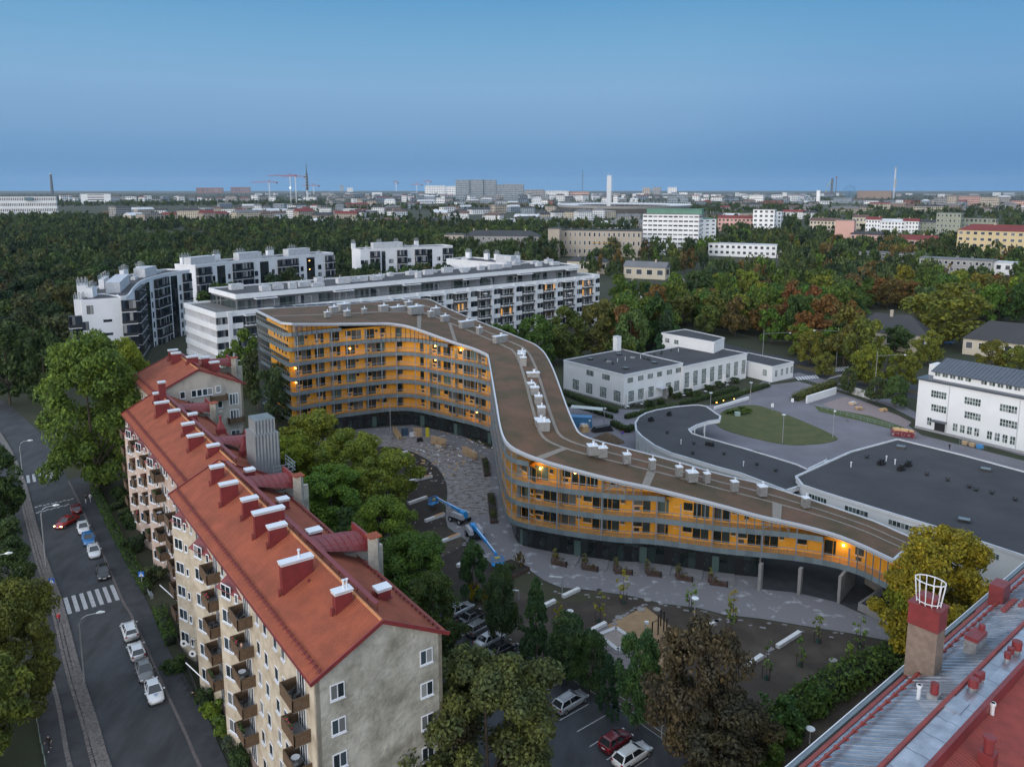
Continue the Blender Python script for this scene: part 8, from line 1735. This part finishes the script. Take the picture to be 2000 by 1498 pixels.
# low lights in the paving
# sandbox, exercise bars
g_ = px([(1169, 1246), (1203, 1232), (1239, 1257), (1207, 1276)]); t = thing('sandbox', 'raised rectangular sandbox with a broad pale concrete rim', 'sandbox', g_[0]); gg = [Vector((q.x, q.y, 0)) for q in g_]
for a, e in zip(gg, gg[1:]+gg[:1]): MB().beam(a+Vector((0, 0, .28)), e+Vector((0, 0, .28)), .6, .56).build('rim', M('sandbox_rim', (.42, .42, .43), .8, var=.06), t)
slab('sand_fill', gg, 0, .42, M('grey_sand', (.27, .23, .21), .95, vcol=(.2, .17, .155), vs=1.5, bump=.6), t)
t = thing('exercise_bars', 'dark steel exercise bars standing in the sand square', 'play equipment', P(1285, 1235)); ps = [P(1273.5, 1244), P(1285, 1239), P(1296, 1233), P(1302, 1229), P(1290, 1222)]
for q, h in zip(ps, (2.2, 2.9, 2.9, 1.6, 2.4)): MB().box(q, (.16, .16, h)).build('post', blackm, t)
MB().beam(ps[0]+Vector((0, 0, 2.1)), ps[1]+Vector((0, 0, 2.1)), .07).build('bar', blackm, t); MB().beam(ps[1]+Vector((0, 0, 2.8)), ps[2]+Vector((0, 0, 2.8)), .07).beam(ps[2]+Vector((0, 0, 2.4)), ps[4]+Vector((0, 0, 2.4)), .07).build('bar', blackm, t)
# stepping stones and loose slabs
b = MB(); random.seed(9)
edge = cr(px([(1034, 1116), (1062, 1137), (1095, 1151), (1151, 1157), (1235, 1168), (1290, 1183), (1363, 1191), (1415, 1204), (1486, 1212), (1577, 1227), (1659, 1240)]), 6)
for p_, d_ in walk(edge, 1.5): b.box((p_.x+random.uniform(-1, 1), p_.y-random.uniform(-.3, 1.8), .0), (random.uniform(.3, .8), random.uniform(.25, .5), .07), random.uniform(-.3, .3))
for (x0, y0), (x1, y1), n in (((1185, 1220), (1262, 1175), 10), ((768, 890), (855, 912), 9), ((800, 910), (870, 950), 7), ((870, 1010), (900, 1045), 5), ((905, 1060), (930, 1085), 5), ((1490, 1283), (1515, 1266), 4), ((1394, 1218), (1420, 1206), 5)):
    for i in range(n): q = P(x0+(x1-x0)*i/n, y0+(y1-y0)*i/n); b.box((q.x+random.uniform(-.5, .5), q.y+random.uniform(-.4, .4), 0), (random.uniform(.4, .8), random.uniform(.3, .6), .07), random.random())
for _ in range(90): q = P(random.uniform(740, 935), random.uniform(865, 1100)); b.box((q.x, q.y, 0), (random.uniform(.15, .5), random.uniform(.12, .35), .06), random.random()*3)
b.build('stepping_stones', concd, kind='stuff'); b = MB()
for _ in range(260): q = P(random.gauss(885, 42), random.gauss(885, 26)); b.box((q.x, q.y, .03), (random.uniform(.1, 1.1), random.uniform(.08, .3), random.uniform(.03, .2)), random.random()*3, mi=random.choice((0, 0, 1, 2)))
b.build('building_rubble', [concd, woodp, whitecap], kind='stuff')
for i, (x, y) in enumerate(((1265, 1171), (1252, 1190), (1283, 1190), (1209, 1206), (1357, 1223), (1628, 1290))): tag(MB().cyl(P(x, y), .55, .08, 14).build('round_slab', concr), 'pale round slab set in the bare soil, %s' % ['at the path by the sand square', 'at the top corner of the sand', 'right of the sand top corner', 'left edge of the sand', 'beside the right bench', 'alone on the lower lawn'][i], 'paving slab')
# young staked trees
for i, (x, y, yt, c) in enumerate(((1217, 1178, 1114, (.22, .19, .02)), (1170, 1214, 1155, (.18, .16, .02)), (1350, 1192, 1141, (.10, .15, .02)), (1432, 1212, 1150, (.20, .15, .03)), (1090, 1228, 1178, (.18, .15, .02)), (1598, 1254, 1206, (.13, .14, .04)), (1678, 1262, 1204, (.09, .14, .03)), (1563, 1300, 1244, (.09, .13, .03)), (1650, 1312, 1245, (.10, .14, .03)), (1497, 1326, 1250, (.09, .12, .04)), (1489, 1420, 1350, (.05, .10, .03)), (1425, 1240, 1170, (.10, .12, .03)))):
    q = P(x, y); h = ZAT(q.y, yt); t = thing('young_tree', '%s staked young tree, %s' % ('yellow' if c[0] > .15 else 'green', ['by the path before the second planter', 'left of the sand square top', 'by the thin dark lamp post', 'by the path near the bridge end', 'above the tall conifer', 'right of the long bench', 'near the ramp wall', 'centre of the lower lawn', 'lower right of the lawn', 'left of the long white bench', 'lowest, by the dark maple', 'behind the right bench'][i]), 'young tree', q, i, 'young staked trees on the bare lawn')
    v = leafcloud('tall', 170, 900+i, .95, h*.75, .28, 12)+np.array([0, 0, h*.25]); o = ob('crown', quads_mesh('crown', v, [leafm]), t); o.color = (*c, 1)
    o = ob('trunk', MB().tube([(0, 0, 0), (.05, 0, h*.5), (0, 0, h*.95)], [.05, .035, .01], 5).mesh('trunk', bark), t)
    for sx, sy in ((.5, 0), (-.4, .3), (-.3, -.4)): o = ob('stake', MB().cyl((sx, sy, 0), .05, 1.7, 6).mesh('stake', corten), t)
    o = ob('water_bag', MB().cyl((0, 0, 0), .38, .55, 8, r2=.15).mesh('water_bag', M('dark_green_bag', (.015, .04, .03), .7)), t)
# construction stacks
rawt = M('raw_timber', (.52, .34, .17), .75, objvar=.12)
def timber_rack(x0, y0, x1, y1, rows, label, z=1.9, dep=1.2):
    A_, B_ = P(x0, y0), P(x1, y1); t = thing('timber_rack', label, 'timber rack', A_); e = (B_-A_).normalized(); n_ = Vector((-e.y, e.x, 0))
    for r in range(rows):
        zz = .15+z*r/rows
        for k_ in range(2): MB().beam(A_+n_*(k_*dep*.5)+Vector((0, 0, zz)), B_+n_*(k_*dep*.5)+Vector((0, 0, zz)), .14, .12).build('board', rawt, t)
    for f in (0, .33, .66, 1): q = A_.lerp(B_, f); MB().beam(q, q+Vector((0, 0, z)), .12).build('upright', rawt, t)
timber_rack(842, 866, 869, 874, 5, 'wide stack of orange timber frames before the shop glazing'); timber_rack(809, 852, 823, 853, 4, 'small stack of timber frames, leftmost of the three', 2.2); timber_rack(903, 886, 928, 900, 5, 'leaning timber frames near the rounded corner'); timber_rack(768, 842, 779, 860, 3, 'upright yellow timber frame by the tall mast', 1.4)
for x, y, w_, d_, h, m, lb in ((796, 903, 2.2, 1.9, 1.5, concr, 'concrete shaft cover standing on the topsoil bed'), (757, 879, 2.2, 1.2, .06, rawt, 'plywood sheet lying left of the tall mast'), (799, 889, 2.2, 1.2, .06, rawt, 'plywood sheet beyond the concrete shaft cover'), (806, 851, 1.6, 1.2, .8, whitecap, 'wrapped white building material pile'), (791, 850, 1.6, 1.4, 1.7, M('blue_tarp', (.03, .06, .10), .7), 'dark blue tarpaulin heap among the building material'), (835, 853, .8, .8, 2.2, M('yellow_hose', (.55, .48, .03), .6), 'yellow hose reel stand at the glazing'), (820, 862, 1.4, 1.0, .9, blackm, 'dark mesh cart next to the timber frames'), (1177-35, 843, 2.2, 1.6, 1.5, rawt, 'stack of brown timber beside the blue container'), (1140, 836, 1.9, 1.5, 1.2, whitecap, 'white wrapped pallet beside the blue container'), (1176, 842, 5.4, 1.8, 1.3, blackm, 'black covered dumpster behind the soil heap')):
    q = P(x, y); t = thing('site_material', lb, 'building material', q); n = 3 if h > .5 else 1
    for j in range(n): MB().box(q+Vector((0, 0, j*h/n)), (w_*(1-.08*j), d_*(1-.08*j), h/n-.03), .3+.1*j, taper=.94).build('layer', m, t)
for x, y, rz, lb in ((874, 878, -.5, 'blue-grey site barrier by the wide timber stack'), (924, 905, -.6, 'blue-grey site barrier by the leaning timber frames')):
    q = P(x, y); t = thing('site_barrier', lb, 'barrier', q, rz)
    for nm, mb in [('rail', MB().beam((-1.4, 0, z), (1.4, 0, z), .06)) for z in (.2, 1.2)]+[('upright', MB().beam((x_, 0, .1), (x_, 0, 1.2), .05)) for x_ in np.linspace(-1.4, 1.4, 8)]: o = ob(nm, mb.mesh(nm, M('barrier_steel', (.10, .14, .17), .5, .4)), t)
q = P(1132, 832); t = thing('shipping_container', 'blue corrugated container by the brown roof edge', 'container', q, -.15); cb_ = M('container_blue', (.05, .18, .34), .6, var=.1)
for nm, mb in [('side_rib', MB().box((-3+.4*i, -1.26, .1), (.2, .08, 2.4))) for i in range(16)]+[('container_body', MB().box((0, 0, 0), (6.1, 2.45, 2.6)))]: o = ob(nm, mb.mesh(nm, cb_), t)
q = P(1205, 850); n = 16; vs = [(0, 0, 2.3)]+[(r_*math.cos(6.283*j/n)*random.uniform(.85, 1.15), r_*.8*math.sin(6.283*j/n)*random.uniform(.85, 1.15), z) for r_, z in ((1.6, 1.6), (4, .0)) for j in range(n)]
q = P(1185, 862); tag(MB().add([(v[0]+q.x, v[1]+q.y, v[2]) for v in vs], [(0, 1+j, 1+(j+1) % n) for j in range(n)]+[(1+j, 1+n+j, 1+n+(j+1) % n, 1+(j+1) % n) for j in range(n)]).build('soil_heap', M('heap_soil', (.10, .07, .045), 1, var=.3, bump=.8, bs=4), smooth=True), 'brown heap of soil behind the brown roof', 'soil heap')
q = P(1147, 812); t = thing('bicycle_shelter', 'white translucent curved bicycle shelter by the container', 'shelter', q, -.32); b = MB(); prof = [(-1.2, 2.1), (-.6, 2.4), (0, 2.5), (.6, 2.4), (1.2, 2.1)]
for (a, za), (c, zc_) in zip(prof, prof[1:]): b.add([(-4.2, a, za), (4.2, a, za), (4.2, c, zc_), (-4.2, c, zc_)], [(0, 1, 2, 3)])
o = ob('canopy', b.mesh('canopy', M('milky_sheet', (.42, .46, .46), .3)), t)
for x in (-4, -1.3, 1.3, 4): o = ob('post', MB().beam((x, 1.0, 0), (x, 1.0, 2.2), .08).mesh('post', postm), t)
# skip with junk, cage, garden
q = P(1763, 852); t = thing('waste_skip', 'red graffiti-marked waste skip heaped with junk', 'skip', q, -.35)
for nm, mb, m in (('skip_body', MB().box((0, 0, .1), (5.0, 2.1, 1.3), taper=1.06), M('skip_red', (.17, .022, .028), .6, vcol=(.26, .22, .24), vs=1.6, vlo=.55, vhi=.6)), ('junk', MB().box((-1.4, 0, 1.2), (1.4, 1.2, .7), .3).box((.3, .1, 1.2), (1.6, 1.4, .6), -.2).box((1.6, -.1, 1.2), (1.0, 1.2, .5), .5), rawt)): o = ob(nm, mb.mesh(nm, m), t)
q = P(1900, 872); t = thing('mesh_cage', 'mesh cage with boxes against the white building', 'cage', q, ra); b = MB()
for z in (0, .6, 1.2):
    for s_ in (-.8, .8): b.beam((-2.6, s_, z), (2.6, s_, z), .05)
for i in range(11): b.beam((-2.6+i*.52, -.8, 0), (-2.6+i*.52, -.8, 1.2), .04)
o = ob('mesh', b.mesh('mesh', steel), t)
for i, m in enumerate((rawt, rawt, lblue)): o = ob('box', MB().box((-1.7+1.6*i, 0, .05), (1.1, 1.0, .8)).mesh('box', m), t)
def wall_(a, b, h, label, m=fwhite, th=.4, name='wall'): A_, B_ = P(*a), P(*b); return tag(MB().beam(A_+Vector((0, 0, h/2)), B_+Vector((0, 0, h/2)), th, h).beam(A_+Vector((0, 0, h)), B_+Vector((0, 0, h)), th+.15, .1).build(name, m), label, 'wall')
wall_((1575, 788), (1632, 770), 2.0, 'white garden wall at the street corner, front stretch'); wall_((1660, 768), (1700, 780), 2.0, 'ivy-covered white garden wall behind the patio', M('ivy_wall', (.5, .5, .5), .9, vcol=(.06, .08, .03), vs=.6, vlo=.45, vhi=.6)); sheet('patio', px([(1605, 790), (1650, 775), (1700, 790), (1755, 812), (1780, 825), (1770, 835), (1700, 812), (1630, 800)]), Z4, M('pink_gravel', (.24, .19, .19), .95, var=.15), kind='structure'); sheet('garden_lawn', px([(1590, 792), (1630, 800), (1700, 813), (1768, 836), (1758, 842), (1680, 822), (1600, 804)]), .06, M('lawn', (.06, .085, .02), .95, var=.2), kind='structure')
t = thing('fence', 'low grey railing along the garden lawn', 'fence', P(1660, 815)); ln = px([(1580, 792), (1660, 815), (1745, 838)]); 
for a, b in zip(ln, ln[1:]):
    MB().beam(a+Vector((0, 0, 1.0)), b+Vector((0, 0, 1.0)), .06).build('rail', steel, t); MB().beam(a+Vector((0, 0, .5)), b+Vector((0, 0, .5)), .05).build('rail', steel, t)
for p_, _ in walk(ln, 2.0): MB().beam(p_, p_+Vector((0, 0, 1.0)), .07).build('post', steel, t)
for i, (x, y) in enumerate(((1677, 800), (1725, 803), (1665, 790))): q = P(x, y); t = thing('picnic_table', ['picnic table in the middle of the pink patio', 'picnic table at the right of the pink patio', 'white table at the back of the pink patio'][i], 'table', q, .3*i); [setattr(o, 'parent', t) for o in (MB().box((0, 0, .7), (1.8, .8, .06)).build('table_top', furn if i == 2 else rawt), MB().box((0, -.7, .42), (1.8, .28, .05)).box((0, .7, .42), (1.8, .28, .05)).build('bench_seat', furn if i == 2 else rawt), MB().box((-.6, 0, 0), (.1, 1.3, .7)).box((.6, 0, 0), (.1, 1.3, .7)).build('leg', rawt))]
# lit planter wall and terrace furniture by the factory
wall_((1395, 800), (1462, 780), .7, 'low planter wall with small amber lights, left part'); wall_((1448, 768), (1503, 753), .7, 'low planter wall under the hedge by the annex, right part')
for i, (x, y) in enumerate(((1399, 788), (1412, 784), (1465, 767), (1433, 781), (1494, 757))): tag(MB().box(P(x, y)+Vector((0, -.3, .3)), (.3, .08, .12)).build('ground_light', lampm), 'small amber light on the planter wall, %s from the left' % ['first', 'second', 'fourth', 'third', 'fifth'][i], 'lamp', 'amber lights on the planter walls')
random.seed(13)
for i in range(14):
    x = 1250+i*14.2 if i > 5 else 1226+i*9; y = 800-(x-1226)*.20-random.uniform(0, 6); q = P(x, y); t = thing('terrace_table', 'dark terrace table with chairs before the factory windows, %s from the left' % ['first', 'second', 'third', 'fourth', 'fifth', 'sixth', 'seventh', 'eighth', 'ninth', 'tenth', 'eleventh', 'twelfth', 'thirteenth', 'last'][i], 'table', q, random.random(), 'terrace tables at the factory')
    for nm, mb, m in (('table_top', MB().cyl((0, 0, .7), .5, .05, 10), furn if i % 3 == 0 else furd), ('leg', MB().cyl((0, 0, 0), .06, .7, 6), furd), ('chair', MB().box((.8, 0, .4), (.4, .4, .05)).box((1.0, 0, .4), (.05, .4, .45)), furd), ('chair', MB().box((-.8, 0, .4), (.4, .4, .05)).box((-1.0, 0, .4), (.05, .4, .45)), furn if i % 4 == 0 else furd)): o = ob(nm, mb.mesh(nm, m), t)
for i, (x, y) in enumerate(((1430, 760), (1416, 764))): q = P(x, y); t = thing('parasol', 'closed dark parasol on the factory terrace, %s' % ['right one', 'left one'][i], 'parasol', q); MB().cyl(q, .05, 1, 6).build('pole', postm, t); MB().cyl(q+Vector((0, 0, .9)), .12, 2.0, 8, r2=.35).build('folded_cloth', furd, t)
tag(MB().box(P(1440, 813)+Vector((0, 0, .1)), (1.3, 1.0, 1.0)).build('utility_box', M('pale_green_box', (.30, .38, .36), .6)), 'pale green utility box among the island shrubs', 'utility box')
# car park fence, street fence, site barriers
for nm, ln, h, st__, lb in (('fence', px([(1100, 1318), (1160, 1356), (1240, 1408), (1300, 1450)]), 1.8, 2.5, 'thin wire fence between the car park and the shrubs'), ('railing', px([(70, 1392), (78, 1445), (92, 1510)]), 1.1, 2.0, 'green railing beside the footpath at the lower left')):
    t = thing(nm, lb, 'fence', ln[0])
    for a, b in zip(ln, ln[1:]):
        for z in (h, h*.5, .2): MB().beam(a+Vector((0, 0, z)), b+Vector((0, 0, z)), .04).build('rail', postm if nm == 'fence' else M('green_rail', (.06, .13, .09), .5), t)
    for p_, _ in walk(ln, st__): MB().beam(p_, p_+Vector((0, 0, h)), .07).build('post', postm, t)
# bench and bin near the crossing
q = P(295, 1165); t = thing('bench', 'grey bench by the entrance right of the zebra crossing', 'bench', q, aU); [setattr(o, 'parent', t) for o in (MB().box((0, 0, .42), (1.7, .45, .05)).build('seat', steel), MB().box((0, .25, .5), (1.7, .05, .45)).build('backrest', steel), MB().box((-.7, 0, 0), (.06, .4, .42)).build('leg', steel), MB().box((.7, 0, 0), (.06, .4, .42)).build('leg', steel))]
# manhole covers, patches
for i, (x, y) in enumerate(((157, 1248), (237, 1193), (1655, 822), (1602, 858), (1170, 1152), (1100, 1194))): tag(MB().cyl(P(x, y)+Vector((0, 0, .03)), .36, .03, 16).build('manhole_cover', M('cast_iron', (.035, .03, .028), .7)), 'round manhole cover %s' % ['on the street by the lamp', 'near the kerb after the zebra', 'on the yard near the fence', 'on the yard left of the lamp', 'at the path edge', 'in the bare lawn'][i], 'manhole cover')
# ---------------------------------------------------------------- people
skin = M('skin', (.42, .26, .19), .6); hair = M('dark_hair', (.03, .02, .015), .8)
def person(p, rz, top, legs, label, stride=.25, sit=False, arm=.2, shoes=(.6, .6, .6)):
    t = thing('person', label, 'person', p, rz); s = stride
    if sit: V = [(0, 0, .55), (0, 0, .85), (0, 0, 1.08), (0, 0, 1.18), (0, 0, 1.30), (.4, .1, .55), (.42, .1, .1), (.4, -.1, .55), (.42, -.1, .1), (0, .2, 1.05), (.12, .26, .8), (.35, .2, .72), (0, -.2, 1.05), (.12, -.26, .8), (.35, -.2, .72), (.55, .1, .05), (.55, -.1, .05)]
    else: V = [(0, 0, .92), (0, 0, 1.2), (0, 0, 1.44), (.02, 0, 1.54), (.03, 0, 1.66), (s*.6, .1, .5), (s*.7, .1, .07), (-s*.3, -.1, .5), (-s*1.2, -.1, .12), (0, .2, 1.40), (-arm*.6, .26, 1.12), (arm*.4, .25, .92), (0, -.2, 1.40), (arm*.2, -.26, 1.12), (arm*1.2, -.24, 1.0), (s*.7+.17, .1, .04), (-s*1.2+.15, -.1, .06)]
    E = [(0, 1), (1, 2), (2, 3), (3, 4), (0, 5), (5, 6), (0, 7), (7, 8), (2, 9), (9, 10), (10, 11), (2, 12), (12, 13), (13, 14), (6, 15), (8, 16)]; Rr = [.145, .14, .13, .055, .105, .075, .045, .075, .045, .055, .042, .035, .055, .042, .035, .04, .04]
    me = bpy.data.meshes.new('body'); me.from_pydata(V, E, []); o = ob('body', me, t)
    md = o.modifiers.new('s', 'SKIN'); 
    for i, r_ in enumerate(Rr): me.skin_vertices[0].data[i].radius = (r_, r_)
    me.skin_vertices[0].data[0].use_root = True; md2 = o.modifiers.new('u', 'SUBSURF'); md2.levels = md2.render_levels = 1
    dg = bpy.context.evaluated_depsgraph_get(); dg.update(); m2 = bpy.data.meshes.new_from_object(o.evaluated_get(dg)); o.modifiers.clear(); o.data = m2; m2.materials.clear()
    for m in (skin, top, legs, hair, M('shoe', shoes, .6)): m2.materials.append(m)
    zh = .35 if sit else 0; neck = 1.12 if sit else 1.5
    for f in m2.polygons:
        c = f.center; f.use_smooth = True
        f.material_index = (3 if c.z > neck+.13 and c.x < .05 else 0) if c.z > neck else 4 if c.z < .11 else (2 if c.z < (.62 if sit else .95) and abs(c.y) < .2 else (0 if (abs(c.y) > .2 and c.z < (.85 if sit else 1.1)) else 1))
    return t
blk = M('black_cloth', (.015, .015, .018), .85); wht = M('pale_cloth', (.50, .50, .52), .85); gry = M('light_grey_cloth', (.26, .28, .32), .85); dnm = M('denim', (.04, .05, .08), .85)
person(P(97, 1466)+Vector((0, 0, .09)), -1.6, blk, blk, 'jogger in black clothes and white shoes on the footpath', .35, arm=.35, shoes=(.7, .7, .7))
person(P(168, 984)+Vector((0, 0, .12)), 1.5, blk, wht, 'walker in a black top on the sidewalk past the maroon car', .22); person(P(177, 982)+Vector((0, 0, .12)), 1.5, wht, gry, 'walker in pale clothes beside the one in black', .22)
person(P(78, 1186)+Vector((0, 0, .09)), 1.2, blk, dnm, 'dark dressed person at the left end of the zebra crossing', .2); person(P(116, 1220)+Vector((0, 0, .09)), 1.4, M('red_jacket', (.35, .02, .03), .8), dnm, 'person in a red jacket half hidden by the olive tree', .2)
person(P(1854, 880), .6, blk, blk, 'person in black walking by the white building door', .25)
person(UW(72.2, 19.5, zA[4]-.02), aU+math.pi/2, M('bare_top', (.42, .26, .19), .6), wht, 'bare-chested person sitting on a balcony near the grey gable', sit=True)
person(UW(88, 18.0, .15), 1.0, blk, dnm, 'person sitting at the fenced cafe terrace', sit=True)
# overhead tram wires
wm = MB()
for a, b, z in (((1489, 706), (1633, 716), 7.5), ((1633, 716), (1708, 768), 7.5), ((1300, 655), (1489, 706), 7.5)): A_, B_ = P(*a), P(*b); wm.beam(A_+Vector((0, 0, z)), B_+Vector((0, 0, z)), .05)
tag(wm.build('overhead_wire', dkm), 'thin overhead wires strung between the tram masts', 'wire')
